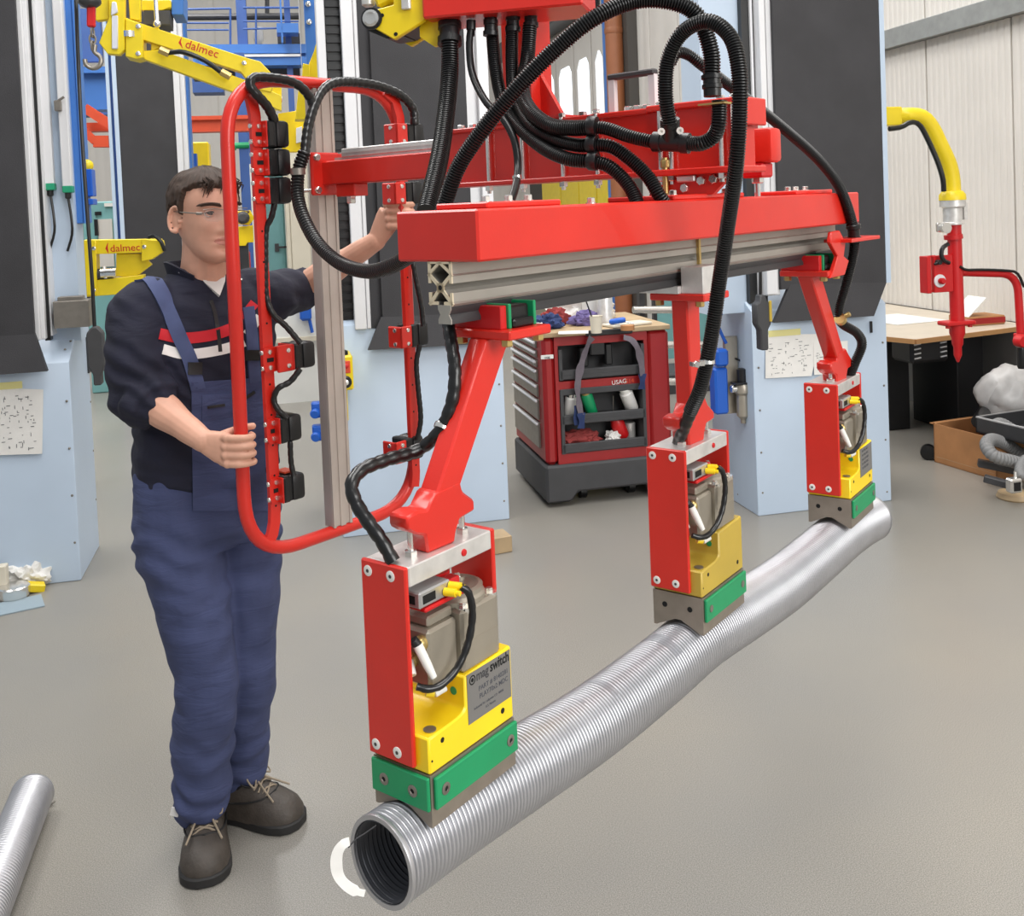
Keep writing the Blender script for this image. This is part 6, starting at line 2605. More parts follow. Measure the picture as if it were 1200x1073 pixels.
cr = thing('orange_girder', 'orange-red horizontal girder far back at left under the blue gallery', 'girder', room_at(-1.5, 11.5, 2.2))
b = rmb()
rbx(b, 90, 144, 135, 153, 11.6, 0.2)
part('beam', b, 'orange_paint', cr)
b = rmb()
rbx(b, 222, 138, 300, 153, 11.6, 0.2)
rbx(b, 222, 136, 300, 139, 11.55, 0.3)
part('beam', b, 'orange_paint', cr)
b = rmb()
b.bar(rm_y(100, 127, 11.4), rm_y(131, 147, 11.4), 0.12, 0.10)
b.bar(rm_y(97, 152, 11.4), rm_y(112, 166, 11.4), 0.10, 0.08)
b.bar(rm_y(110, 166, 11.4), rm_y(128, 166, 11.4), 0.12, 0.12)
part('brace', b, 'orange_paint', cr)
gt = thing('green_pipe', 'short green pipe stub seen between the tubes of the handle frame', 'pipe', room_at(-0.5, 12.4, 2.2))
b = rmb()
b.cyl(rm_y(268, 171, 12.5), rm_y(292, 170, 12.5), 0.038, 10)
b.cyl(rm_y(273, 171, 12.5), rm_y(273, 176, 12.5), 0.04, 10)
part('tube', b, 'green_paint', gt)

bp = thing('lifting_unit', 'blue and yellow lifting unit with bolted blue plate behind the top of the handle frame', 'lifting device', room_at(0.2, 7.5, 2.6))
b = rmb()
rbx(b, 355, -20, 379, 75, 7.5, 0.08)
part('plate', b, 'blue_paint', bp)
for (x, y) in ((361, 5), (362, 26)):
    b = rmb()
    b.lathe([(0.022, 0), (0.02, 0.012), (0.008, 0.016)], rm_y(x, y, 7.49), (0, -1, 0), 12)
    obj('bolt', b, 'chrome', bp)
b = rmb()
rbx(b, 349, -20, 354.5, 95, 7.4, 0.1)
part('profile', b, 'alu_white', bp)
ys = bp
yprism([(376, 30), (380, 60), (379, 100), (362, 100), (362, 75), (368, 60)], 7.0, 7.1, 'arm_yellow', 'strut', ys)
yprism([(355, 74), (363, 76), (363, 100), (354, 100)], 6.95, 7.12, 'arm_yellow', 'foot_plate', ys)
yprism([(350, 104), (359, 107), (358, 140), (346, 140)], 6.95, 7.12, 'arm_yellow', 'lower_cheek', ys)
yc = bp
yprism([(308, 99), (330, 101), (330, 128), (308, 125)], 8.0, 8.15, 'yellow_paint', 'cover', yc)
yprism([(326, 133), (346, 130), (348, 128), (350, 140), (358, 136), (356, 170), (348, 178), (332, 178), (326, 160)], 8.0, 8.12, 'yellow_paint', 'housing', yc)
yprism([(347, 150), (354, 148), (354, 166), (347, 168)], 7.97, 8.0, 'alu_white', 'valve_block', yc)
yprism([(321, 113), (331, 113), (331, 121), (321, 121)], 7.97, 8.0, 'white_plastic', 'warning_label', yc)
yprism([(321.5, 115), (330.5, 115), (330.5, 120), (321.5, 120)], 7.96, 7.97, 'signal_red', 'label_print', yc)
b = rmb()
for k in range(5):
    b.ball(rm_y(309 + 3 * k, 120 + 6 * k % 9, 7.9), 0.03)
stuff(part('chain', b, 'chrome', yc))
yy_ = thing('yellow_carriage', 'bright yellow machine carriage behind the spectacles of the young man', 'lifting device', room_at(-0.4, 8.2, 1.2))
yprism([(278, 266), (296, 264), (297, 284), (290, 284), (288, 288), (278, 288)], 8.2, 8.4, 'yellow_paint', 'housing', yy_)
yprism([(276, 248), (293, 246), (298, 256), (292, 264), (276, 262)], 8.22, 8.3, 'yellow_paint', 'motor_cheek', yy_)
b = rmb()
p = rm_y(283, 285, 8.25)
b.bb(p.x - 0.05, p.x + 0.05, 8.22, 8.36, 0, p.z)
part('stand', b, 'dark_steel', yy_)
b = rmb()
b.lathe([(0.05, 0), (0.05, 0.06), (0.03, 0.08)], rm_y(285, 255, 8.2), (0, -1, 0), 14)
part('motor', b, 'charcoal', yy_)
yk = thing('yellow_cupboard', 'pale yellow cupboard above the hair of the young man beside a blue column', 'cupboard', room_at(-0.6, 9.7))
b = rmb()
p, q = rm_y(224, 180, 9.6), rm_y(244, 166, 9.6)
b.bb(p.x, q.x, 9.6, 9.9, 0, q.z, bev=0.01)
part('body', b, 'yellow_paint', yk)
b = rmb()
rbx(b, 225, 180, 231, 196, 9.49, 0.11)
single('blue_motor', b, 'blue_plastic', 'small blue motor box in front of the pale yellow panel', 'motor')
b = rmb()
rbx(b, 276, 292, 296, 320, 9.5, 0.3)
single('parts_shelf', b, 'alu_white', 'grey bench end with red pieces behind the left shoulder of the young man', 'bench') if False else b.bm.free()
fe = thing('fire_extinguisher', 'small red fire extinguisher far back between the two left tubes of the handle frame', 'fire extinguisher', room_at(-0.4, 11.5, 0.9))
b = rmb()
p, q = rm_y(280, 318, 11.5), rm_y(291, 296, 11.5)
b.lathe([(0.07, 0), (0.075, 0.02), (0.075, q.z - p.z), (0.04, q.z - p.z + 0.06), (0.02, q.z - p.z + 0.09)], ((p.x + q.x) / 2, 11.5, p.z), (0, 0, 1), 14)
part('bottle', b, 'signal_red', fe)
b = rmb()
b.bar(((p.x + q.x) / 2 - 0.04, 11.5, q.z + 0.1), ((p.x + q.x) / 2 + 0.07, 11.5, q.z + 0.12), 0.03, 0.02)
part('valve', b, 'black_plastic', fe)
wp = thing('white_post', 'slim white post far back just left of the inner mounting bar', 'post', room_at(-0.3, 11.0))
b = rmb()
p, q = rm_y(296, 270, 11.0), rm_y(301, 270, 11.0)
b.bb(p.x, q.x, 11.0, 11.08, 0, 2.2)
part('upright', b, 'white_paint', wp)
b = rmb()
b.bb(p.x - 0.08, q.x + 0.08, 10.95, 11.13, 0, 0.02)
part('foot', b, 'white_paint', wp)

tc_ = thing('teal_cabinet', 'tall teal metal cabinet with door handle behind the left arm of the young man', 'cabinet', room_at(0.2, 13.0))
b = rmb()
p, q = rm_y(306, 280, 13.0), rm_y(335, 280, 13.0)
b.bb(p.x, q.x, 13.0, 13.6, 0, 2.25, bev=0.01)
part('body', b, 'teal_paint', tc_)
b = rmb()
b.bb(p.x + 0.02, q.x - 0.02, 12.98, 13.0, 0.08, 2.2)
dd_ = part('door', b, 'teal_paint', tc_)
b = rmb()
c = rm_y(325, 290, 12.97)
b.bb(c.x - 0.03, c.x + 0.02, 12.95, 12.98, c.z - 0.05, c.z + 0.05)
b.bb(c.x, c.x + 0.12, 12.93, 12.95, c.z - 0.01, c.z + 0.015)
obj('handle', b, 'dark_steel', dd_)
b = rmb()
p, q = rm_y(335.5, 280, 12.6), rm_y(364, 280, 12.6)
b.bb(p.x, q.x, 12.6, 12.9, 0, 2.5, bev=0.01)
cc_ = thing('cream_locker', 'tall cream metal locker right of the teal cabinet', 'cabinet', room_at(0.45, 12.7))
part('body', b, 'cream', cc_)
b = rmb()
m_ = rm_y(341, 280, 12.6).x
b.bb(p.x + 0.01, m_ - 0.006, 12.58, 12.6, 0.05, 2.45)
part('door', b, 'cream', cc_)
b = rmb()
b.bb(m_ + 0.006, q.x - 0.01, 12.58, 12.6, 0.05, 2.45)
part('door', b, 'cream', cc_)
t2 = thing('teal_cabinet', 'teal control cabinet with grey door at far left beside the black pendant', 'cabinet', room_at(-1.9, 10.5))
b = rmb()
p, q = rm_y(98, 280, 10.4), rm_y(140, 280, 10.4)
b.bb(p.x, q.x, 10.4, 10.9, 0, rm_y(120, 236, 10.4).z, bev=0.01)
part('body', b, 'teal_paint', t2)
b = rmb()
rbx(b, 114, 257, 134, 312, 10.37, 0.03)
part('door', b, 'wall_panel', t2)
b = rmb()
rbx(b, 110, 257, 115, 276, 10.34, 0.03)
part('door_handle', b, 'black_plastic', t2)
b = rmb()
rbx(b, 111, 248, 118.5, 252, 10.38, 0.02)
part('instrument', b, 'black_plastic', t2)
b = rmb()
rbx(b, 122, 238, 136, 241.5, 10.38, 0.02)
part('label', b, 'white_plastic', t2)
# workbench edge seen under the left arm
wbn = thing('workbench', 'pale grey workbench with wooden edge far back under the left forearm', 'workbench', room_at(0.2, 9.0))
b = rmb()
p, q = rm_y(296, 382, 9.0), rm_y(376, 380, 9.0)
b.bb(p.x, q.x, 9.0, 9.7, p.z - 0.16, p.z + 0.20, bev=0.01)
b.bb(p.x + 0.02, q.x - 0.02, 9.05, 9.65, 0.0, p.z - 0.16)
part('body', b, 'white_paint', wbn)
b = rmb()
b.bb(p.x, q.x, 8.98, 9.0, p.z - 0.16, p.z - 0.12)
part('edge_strip', b, 'cream', wbn)
b = rmb()
c = rm_y(358, 366, 8.94)
b.box((c.x, 8.95, c.z), (0.10, 0.10, 0.14), None, 0.02)
b.cyl((c.x + 0.03, 8.95, c.z - 0.06), (c.x + 0.05, 8.95, c.z - 0.18), 0.015, 10)
single('tap_valve', b, 'blue_plastic', 'small blue valve left of the aluminium profile under the left arm', 'valve')
b = rmb()
p = rm_y(118, 372, 12.0)
b.bb(p.x - 0.08, p.x + 0.12, 12.0, 12.3, 0, p.z, bev=0.03)
single('white_bin', b, 'white_plastic', 'white rounded bin behind the right shoulder, next to the black pendant', 'bin')
# bench right behind the red pillar between the trolley and the right stand
rk = thing('tube_rack', 'rack with three horizontal silver tubes between the tool trolley and the right column stand', 'rack', room_at(2.3, 7.2))
for y in (363, 404, 447, 490):
    b = rmb()
    b.cyl(rm_y(742, y, 7.2), rm_y(846, y, 7.2), 0.028, 12)
    part('tube', b, 'chrome', rk)
for x in (752, 842):
    b = rmb()
    vb(b, x, x + 6, 420, 7.24, 0.06, 0, rm_y(x, 330, 7.2).z)
    part('upright', b, 'dark_steel', rk)
gp_ = thing('green_partition', 'grey-green sheet partition standing behind the tube rack', 'partition', room_at(2.9, 8.5))
b = rmb()
vb(b, 768, 850, 420, 8.9, 0.05, rm_y(800, 400, 8.6).z - 0.2, rm_y(800, 345, 8.6).z + 0.2)
part('sheet', b, 'teal_paint', gp_)
b = rmb()
vb(b, 768, 772, 420, 8.55, 0.05, 0, rm_y(800, 345, 8.6).z + 0.2)
vb(b, 846, 850, 420, 8.55, 0.05, 0, rm_y(800, 345, 8.6).z + 0.2)
part('stand', b, 'dark_steel', gp_)
b = rmb()
rbx(b, 752, 440, 850, 484, 8.0, 0.5, 0.02)
single('dark_crate', b, 'charcoal', 'dark crate in the gap under the tube rack', 'crate')
# ================================================================== tool trolley
TX0, TX1, TY0, TY1 = 1.361, 2.095, 5.29, 6.02
FY = TY0


def fz(x, y):
    return rm_y(x, y, FY)


tt = thing('tool_trolley', 'red tool trolley with grey drawers, open shelves and cluttered wooden top', 'tool trolley', room_at((TX0 + TX1) / 2, 5.65))
ztop, zbase, zred = fz(700, 392).z, fz(700, 572).z, fz(700, 553).z
zb0 = 0.24
b = rmb()
# base with arched underside
x0, x1 = TX0 - 0.01, TX1 + 0.02
b.prism([(x0, 0.025), (x0 + 0.14, 0.025), (x0 + 0.18, 0.075), (x1 - 0.18, 0.075), (x1 - 0.15, 0.025), (x1, 0.025), (x1, 0.23), (x0, 0.23)], TY0 - 0.02, TY1 + 0.01, 'xz', bev=0.012)
part('base', b, 'charcoal', tt)
for (x, y) in ((x0 + 0.24, TY0 + 0.12), (x1 - 0.24, TY0 + 0.12), (x0 + 0.1, TY1 - 0.1), (x1 - 0.1, TY1 - 0.1)):
    b = rmb()
    b.lathe([(0.02, -0.02), (0.045, -0.018), (0.045, 0.018), (0.02, 0.02)], (x, y, 0.045), (1, 0, 0), 16)
    part('castor', b, 'black_rubber', tt)
# carcass: corner posts, back and rails around the open front
zt = 0.93
b = rmb()
xi0, xi1 = fz(657, 480).x, fz(757, 480).x
b.bb(TX0, xi0 - 0.022, TY0, TY1, 0.23, zt, bev=0.02)
part('corner_post', b, 'dark_red_paint', tt)
b = rmb()
b.bb(xi1 + 0.022, TX1, TY0, TY1, 0.23, zt, bev=0.02)
part('corner_post', b, 'dark_red_paint', tt)
b = rmb()
zm = fz(720, 447).z
xa, xc = xi0 - 0.022, xi1 + 0.022
for (za, zc) in ((zt - 0.05, zt), (0.23, 0.285), (zm - 0.022, zm + 0.022)):
    b = rmb()
    b.bb(xa, xc, TY0 + 0.004, TY0 + 0.03, za, zc)
    part('front_rail', b, 'dark_red_paint', tt)
for (x_, w_) in ((xa, 0.02), (xi1 + 0.002, 0.02)):
    b = rmb()
    b.bb(x_, x_ + w_, TY0 + 0.006, TY0 + 0.03, 0.285, zt - 0.05)
    part('front_rail', b, 'dark_red_paint', tt)
b = rmb()
b.bb(xa, xc, TY0 + 0.18, TY0 + 0.2, 0.25, zt - 0.02)
part('back_panel', b, 'black_plastic', tt)
# grey plastic tray inserts
for (z0, z1) in ((0.285, fz(720, 493).z), (fz(720, 493).z, zm - 0.03), (zm + 0.03, zt - 0.07)):
    b = rmb()
    t = 0.018
    b.bb(xi0, xi1, TY0 - 0.005, TY0 + 0.17, z0, z0 + 0.03, bev=0.006)
    b.bb(xi0, xi0 + t, TY0 - 0.005, TY0 + 0.17, z0, z1)
    b.bb(xi1 - t, xi1, TY0 - 0.005, TY0 + 0.17, z0, z1)
    b.bb(xi0, xi1, TY0 + 0.15, TY0 + 0.17, z0, z1)
    b.bb(xi0, xi1, TY0 - 0.005, TY0 + 0.012, z0 + 0.02, z0 + 0.055, bev=0.006)
    part('shelf_tray', b, 'charcoal', tt)
b = rmb()
b.bb(xi0, xi1, TY0 - 0.004, TY0 + 0.015, zm - 0.055, zm - 0.02, bev=0.004)
part('tray_lip', b, 'charcoal', tt)
# buckle block hanging in the upper bay
b = rmb()
c = fz(702, 411)
b.bb(c.x - 0.045, c.x + 0.045, TY0 + 0.02, TY0 + 0.08, c.z - 0.03, c.z + 0.05, bev=0.008)
b.bb(c.x - 0.10, c.x - 0.05, TY0 + 0.04, TY0 + 0.1, c.z - 0.09, c.z + 0.02, bev=0.006)
b.bb(c.x + 0.05, c.x + 0.09, TY0 + 0.04, TY0 + 0.1, c.z - 0.09, c.z + 0.03, bev=0.006)
part('latch_block', b, 'black_plastic', tt)
# wooden top
b = rmb()
b.bb(TX0 - 0.005, TX1 + 0.005, TY0 - 0.012, TY1, zt, zt + 0.028, bev=0.004)
part('worktop', b, 'wood', tt)
b = rmb()
b.bb(TX0 + 0.245, TX1 - 0.22, TY0 - 0.022, TY0 - 0.010, zt - 0.006, zt + 0.026, bev=0.004)
part('push_handle', b, 'black_plastic', tt)
# drawers on the left side
hs = [0.045, 0.045, 0.045, 0.075, 0.075, 0.12, 0.15]
z = zt - 0.03
for h in hs:
    b = rmb()
    b.bb(TX0 - 0.012, TX0 + 0.005, TY0 + 0.11, TY1 - 0.04, z - h + 0.006, z, bev=0.003)
    d_ = part('drawer', b, 'steel', tt)
    b = rmb()
    b.bb(TX0 - 0.024, TX0 - 0.010, TY0 + 0.11, TY1 - 0.04, z - 0.016, z - 0.003, bev=0.003)
    obj('pull_rail', b, 'alu_white', d_)
    z -= h + 0.008
b = rmb()
c = fz(641, 418)
b.bb(c.x - 0.035, c.x + 0.035, TY0 - 0.004, TY0 - 0.001, c.z - 0.011, c.z + 0.011)
part('badge', b, 'white_paint', tt)
lettering('usag', 638, 420, 648, 419, 0.018, FY - 0.006, 'ink', tt)
lettering('USAG', 717, 451, 730, 449, 0.034, FY + 0.001, 'white_paint', tt)
lettering('514', 733, 449.3, 744, 447.8, 0.034, FY + 0.001, 'orange_paint', tt)

SHY = TY0 + 0.07
zs1 = fz(720, 493).z + 0.03
zs0 = 0.285 + 0.03


def canister(x, y, ry, r, h, lean, k, label, capk='white_plastic', zbase=0.0, cat='can', group=None, nm='spray_can'):
    c = rm_y(x, y, ry)
    d = Vec((lean[0], lean[1], 1)).normalized()
    p = Vec((c.x, ry, zbase + r * abs(lean[0]) * 0.7 + 0.002))
    X = ROOM @ Mat.Translation(p)
    t = thing(nm, label, cat, X, group)
    b = rmb()
    b.lathe([(r * 0.96, 0), (r, 0.004), (r, h * 0.78), (r * 0.8, h * 0.84)], p, d, 16)
    part('body', b, k, t)
    b = rmb()
    b.lathe([(r * 0.82, h * 0.82), (r * 0.82, h * 0.97), (r * 0.7, h)], p, d, 16)
    part('cap', b, capk, t)
    return t


canister(667, 484, SHY, 0.036, 0.15, (0.05, -0.3), 'foam_white', 'white spray can leaning at the left of the middle trolley shelf', 'chrome', zs1)
canister(694, 488, SHY, 0.033, 0.16, (-0.35, -0.3), 'green_paint', 'green and white spray can leaning behind the hanging strap', 'brass', zs1)
canister(741, 487, SHY, 0.038, 0.15, (-0.45, -0.35), 'foam_white', 'large white canister with white cap tilted at the right of the middle trolley shelf', 'white_plastic', zs1)
oc = thing('oil_can', 'red oil bottle with thin upright spout on the lowest trolley shelf', 'oil can', ROOM @ Mat.Translation(Vec((fz(735, 526).x, SHY, zs0))))
b = rmb()
p = Vec((fz(735, 526).x, SHY, zs0 + 0.02))
d = Vec((-0.42, -0.2, 1)).normalized()
b.lathe([(0.036, 0), (0.04, 0.008), (0.04, 0.085), (0.03, 0.115), (0.016, 0.135)], p, d, 16)
part('bottle', b, 'signal_red', oc)
b = rmb()
b.lathe([(0.02, 0.13), (0.02, 0.15), (0.01, 0.158)], p, d, 12)
part('collar', b, 'brass', oc)
b = rmb()
e = p + d * 0.155
b.cyl(e, e + Vec((0.0, -0.01, 0.10)), 0.0022, 6)
part('spout', b, 'steel', oc)
b = rmb()
c = fz(746, 524)
b.lathe([(0.032, 0), (0.034, 0.005), (0.034, 0.085), (0.030, 0.09)], (c.x, SHY + 0.04, zs0), (0, 0, 1), 16)
single('metal_cup', b, 'brushed_alu', 'small ribbed metal cup at the right end of the lowest trolley shelf', 'cup')


def blob(name, c, sc, k, label, cat, amp=0.3, freq=3.0, seed=0, group=None):
    """crumpled soft thing"""
    b = bmesh.new()
    bmesh.ops.create_icosphere(b, subdivisions=4, radius=1.0)
    for v in b.verts:
        n = mnoise.noise(v.co * freq + Vec((seed, 0, 0))) + 0.5 * mnoise.noise(v.co * freq * 2.3 + Vec((0, seed, 0)))
        v.co *= 1 + amp * n
        v.co.z = max(v.co.z, -0.55)
    m = MB(ROOM)
    b.verts.index_update()
    m._add([Vec(c) + Vec((v.co.x * sc[0], v.co.y * sc[1], (v.co.z + 0.55) * sc[2])) for v in b.verts], [[v.index for v in f.verts] for f in b.faces])
    b.free()
    return single(name, m, k, label, cat, group)


c = fz(683, 527)
blob('parts_bag', (c.x, SHY, zs0), (0.115, 0.05, 0.05), 'rag_red', 'clear plastic bag of dark red parts on the lowest trolley shelf', 'bag', 0.35, 3, 1)
c = fz(722, 529)
blob('cloth', (c.x, SHY - 0.02, zs0), (0.04, 0.04, 0.04), 'foam_white', 'crumpled white cloth under the red oil bottle', 'cloth', 0.45, 3, 4)
# things on top
ZT = zt + 0.0285


def tp(x, y):
    return rm_z(x, y, ZT)


c = tp(690, 378)
blob('cloth', (c.x, 5.78, ZT), (0.22, 0.12, 0.10), 'foam_white', 'heap of crumpled white wiping cloth on the wooden trolley top', 'cloth', 0.3, 1.8, 3)
c = tp(650, 388)
blob('rag', (c.x, 5.46, ZT), (0.08, 0.06, 0.05), 'rag_blue', 'crumpled dark blue rag at the left of the trolley top', 'rag', 0.5, 2.6, 8)
c = tp(684, 382)
blob('glove', (c.x + 0.02, 5.5, ZT), (0.08, 0.05, 0.05), 'rag_purple', 'purple work glove lying in front of the white cloth heap', 'glove', 0.5, 2.4, 11)
c = tp(664, 384)
blob('rag', (c.x - 0.02, 5.60, ZT), (0.08, 0.03, 0.06), 'rag_red', 'dark red rag beside the blue rag on the trolley top', 'rag', 0.5, 2.6, 15)
c = tp(640, 392)
blob('cloth', (c.x, 5.36, ZT), (0.03, 0.03, 0.03), 'foam_white', 'small white cloth ball at the left front corner of the trolley top', 'cloth', 0.4, 3, 19)
c = tp(699, 390)
cu = thing('paper_cup', 'cream cup with black stirrer near the front of the trolley top', 'cup', ROOM @ Mat.Translation(Vec((c.x, c.y, ZT))))
b = rmb()
b.lathe([(0.028, 0), (0.034, 0.09), (0.036, 0.092), (0.033, 0.088), (0.026, 0.01)], (c.x, c.y, ZT), (0, 0, 1), 18)
part('cup', b, 'cream', cu)
b = rmb()
b.cyl((c.x - 0.0, c.y, ZT + 0.02), (c.x - 0.05, c.y, ZT + 0.17), 0.004, 6)
part('stirrer', b, 'black_plastic', cu)
b = rmb()
c = tp(735, 381)
b.box((c.x, c.y, ZT + 0.008), (0.26, 0.12, 0.014), Mat.Rotation(0.25, 3, 'Z'), 0.003)
single('wooden_slat', b, 'cream', 'pale wooden slat lying across the right of the trolley top', 'slat')
b = rmb()
c = tp(734, 386)
b.lathe([(0.024, 0), (0.038, 0), (0.038, 0.026), (0.024, 0.026)], (c.x, c.y - 0.02, ZT), (0, 0, 1), 20)
single('tape_roll', b, 'cardboard', 'roll of brown tape at the front right of the trolley top', 'tape roll')
c = tp(716, 382)
b = rmb()
b.lathe([(0.045, 0), (0.045, 0.19), (0.042, 0.2)], (c.x, c.y + 0.1, ZT), (0, 0, 1), 20)
single('metal_can', b, 'brushed_alu', 'tall silver can standing behind the cream cup', 'can')
c = tp(708, 382)
b = rmb()
b.bb(c.x - 0.05, c.x + 0.035, c.y + 0.16, c.y + 0.26, ZT, ZT + 0.23, bev=0.005)
single('carton', b, 'white_paint', 'tall white carton behind the silver can on the trolley', 'carton')
c = tp(730, 384)
sp_ = thing('screwdriver', 'screwdriver with blue and black handle lying near the tape roll', 'screwdriver', ROOM @ Mat.Translation(Vec((c.x, c.y, ZT))))
b = rmb()
b.lathe([(0.01, 0), (0.016, 0.01), (0.016, 0.08), (0.01, 0.09)], (c.x - 0.06, c.y + 0.05, ZT + 0.03), (0.6, -0.3, 0.1), 10)
part('handle', b, 'blue_plastic', sp_)
b = rmb()
b.cyl((c.x - 0.01, c.y + 0.025, ZT + 0.035), (c.x + 0.06, c.y - 0.01, ZT + 0.02), 0.004, 8)
part('blade', b, 'chrome', sp_)
b = rmb()
c = tp(672, 390)
b.box((c.x, c.y, ZT + 0.003), (0.16, 0.10, 0.004), Mat.Rotation(-0.3, 3, 'Z'))
single('paper_sheet', b, 'paper', 'loose paper sheet lying flat on the trolley top beside the rags', 'paper')
# webbing strap hanging in front of the trolley
ws = [(694, 397), (686, 408), (680, 430), (676, 445), (678, 470), (680, 495)]
ws2 = [(733, 396), (742, 402), (750, 418), (753, 440), (752, 452)]
wsr = thing('webbing_strap', 'grey webbing strap with blue ends looped over the trolley handle', 'strap', ROOM @ Mat.Translation(Vec((fz(700, 400).x, TY0 - 0.04, 0.85))))


def band(L, y, w_, k, nm, parent, tw=0.0):
    P = catmull([Vec((rm_y(x, yy, y).x, y, rm_y(x, yy, y).z)) for x, yy in L], 0.015)
    v, F = [], []
    n = len(P)
    for i, p in enumerate(P):
        a = P[max(0, i - 1)]
        c_ = P[min(n - 1, i + 1)]
        d = (c_ - a).normalized()
        sd = d.cross(Vec((0, 1, 0))).normalized() * w_ * (1 - 0.25 * math.sin(i * 0.5 + tw) ** 2)
        o = Vec((0, 0.012 * math.sin(i * 0.35 + tw), 0))
        v += [p + sd + o, p - sd - o, p - sd - o + Vec((0, 0.004, 0)), p + sd + o + Vec((0, 0.004, 0))]
    F = [(3, 2, 1, 0), (4 * n - 4, 4 * n - 3, 4 * n - 2, 4 * n - 1)]
    for i in range(n - 1):
        for j in range(4):
            F.append((4 * i + j, 4 * i + (j + 1) % 4, 4 * i + 4 + (j + 1) % 4, 4 * i + 4 + j))
    b = rmb()
    b._add(v, F)
    return part(nm, b, k, parent)


band([(694, 395), (690, 402), (684, 418), (679, 437), (677, 455), (679, 475), (681, 486)], TY0 - 0.045, 0.019, 'webbing', 'strap', wsr)
band([(681, 484), (682, 494), (681, 502)], TY0 - 0.05, 0.024, 'rag_blue', 'sewn_end', wsr)
band([(675, 475), (675, 490), (676, 498)], TY0 - 0.035, 0.016, 'rag_blue', 'sewn_end', wsr, 1)
band([(731, 395), (741, 399), (748, 410), (752, 428), (753, 440)], TY0 - 0.045, 0.018, 'webbing', 'strap', wsr, 1)
band([(753, 438), (753, 448), (752, 456)], TY0 - 0.045, 0.024, 'rag_blue', 'sewn_end', wsr)

# ================================================================== right side: desk, yellow arm, boxes
dk = thing('desk', 'desk with light top, wooden edge and black panel legs at the right wall', 'desk', room_at(4.2, 6.3))
b = rmb()
poly = [(3.66, 5.62), (3.74, 5.42), (4.74, 5.62), (4.74, 7.35), (3.66, 7.35)]
b.prism(poly, 0.715, 0.74, 'xy', bev=0.003)
part('desk_top', b, 'desk_top', dk)
b = rmb()
for p, q in ((poly[0], poly[1]), (poly[1], poly[2]), (poly[4], poly[0])):
    b.bar((p[0], p[1], 0.726), (q[0], q[1], 0.726), 0.012, 0.029)
part('edge_band', b, 'desk_edge', dk)
for (x0, x1, yy, py) in ((1041, 1066, 450, 6.15), (1122, 1153, 440, 5.9)):
    b = rmb()
    vb(b, x0, x1, yy, py, 0.5, 0.0, 0.715, 0.006)
    part('leg_panel', b, 'black_plastic', dk)
b = rmb()
b.bb(3.95, 4.6, 6.55, 6.6, 0.45, 0.715)
part('modesty_panel', b, 'charcoal', dk)
b = rmb()
c = rm_y(1087, 409, 5.75)
b.bb(c.x - 0.14, c.x + 0.14, 5.72, 5.95, c.z - 0.085, c.z + 0.08, bev=0.02)
ct_ = part('cable_tray', b, 'black_plastic', dk)
for s_ in (-1, 1):
    b = rmb()
    for k in range(4):
        x = c.x + s_ * 0.095
        b.cyl((x - 0.025, 5.715, c.z - 0.05 + k * 0.03), (x + 0.02, 5.715, c.z - 0.045 + k * 0.03), 0.005, 8)
    stuff(obj('clip', b, 'alu_white', ct_))
b = rmb()
c = rm_z(1052, 374, 0.742)
b.box((c.x, c.y, 0.743), (0.42, 0.5, 0.003), Mat.Rotation(0.1, 3, 'Z'))
single('paper_sheet', b, 'paper', 'white drawing sheet lying on the desk by the column stand', 'paper')
c = rm_z(1143, 379, 0.742)
bxx = thing('open_carton', 'small flat red and white carton with open lid on the desk', 'carton', ROOM @ Mat.Translation(Vec((c.x, c.y, 0.741))))
b = rmb()
b.bb(c.x - 0.13, c.x + 0.15, c.y - 0.1, c.y + 0.1, 0.741, 0.80, bev=0.004)
part('box', b, 'cardboard', bxx)
b = rmb()
b.bb(c.x - 0.131, c.x + 0.151, c.y - 0.102, c.y - 0.100, 0.752, 0.79)
part('print', b, 'dark_red_paint', bxx)
b = rmb()
b.bar((c.x - 0.12, c.y + 0.0, 0.80), (c.x + 0.02, c.y, 0.92), 0.18, 0.006, up=(-0.6, 0, 0.7))
part('flap', b, 'paper', bxx)
# yellow jib arm with red gripper
HY = 4.9
jb = thing('jib_arm', 'yellow bent jib arm with a red manipulator tool hanging from it, before the right wall', 'lifting arm', room_at(3.55, HY, 1.0))


def h(x, y, ry=HY):
    return rm_y(x, y, ry)


b = rmb()
b.tube(catmull([h(1046, 138, HY + 0.1), h(1060, 136, HY), h(1078, 137), h(1090, 148), h(1101, 170), (h(1111, 192)), h(1115, 210), h(1116, 226)], 0.03), 0.046, 16)
part('bent_tube', b, 'arm_yellow', jb)
b = rmb()
c = h(1040, 138, HY + 0.1)
b.bb(c.x - 0.3, h(1055, 138).x, HY - 0.02, HY + 0.14, c.z - 0.05, c.z + 0.05, bev=0.004)
part('clamp_block', b, 'arm_yellow', jb)
b = rmb()
b.tube(catmull([h(1042, 151, HY - 0.08), h(1056, 149, HY - 0.08), h(1068, 143, HY - 0.08), h(1078, 147, HY - 0.07), h(1088, 165, HY - 0.06), h(1099, 190, HY - 0.06), h(1105, 210, HY - 0.06), h(1106, 224, HY - 0.05)], 0.03), 0.014, 8)
part('air_hose', b, 'black_rubber', jb)
b = rmb()
c = h(1116, 228)
b.lathe([(0.055, 0.02), (0.07, 0.0), (0.072, -0.03)], c, (0, 0, 1), 20)
part('flange', b, 'arm_yellow', jb)
b = rmb()
b.lathe([(0.068, 0), (0.068, 0.035), (0.052, 0.045), (0.05, 0.12), (0.054, 0.125), (0.054, 0.135), (0.03, 0.14)], c + Vec((0, 0, -0.03)), (0, 0, -1), 20)
b.bb(c.x + 0.05, c.x + 0.07, HY - 0.03, HY + 0.02, c.z - 0.14, c.z - 0.05)
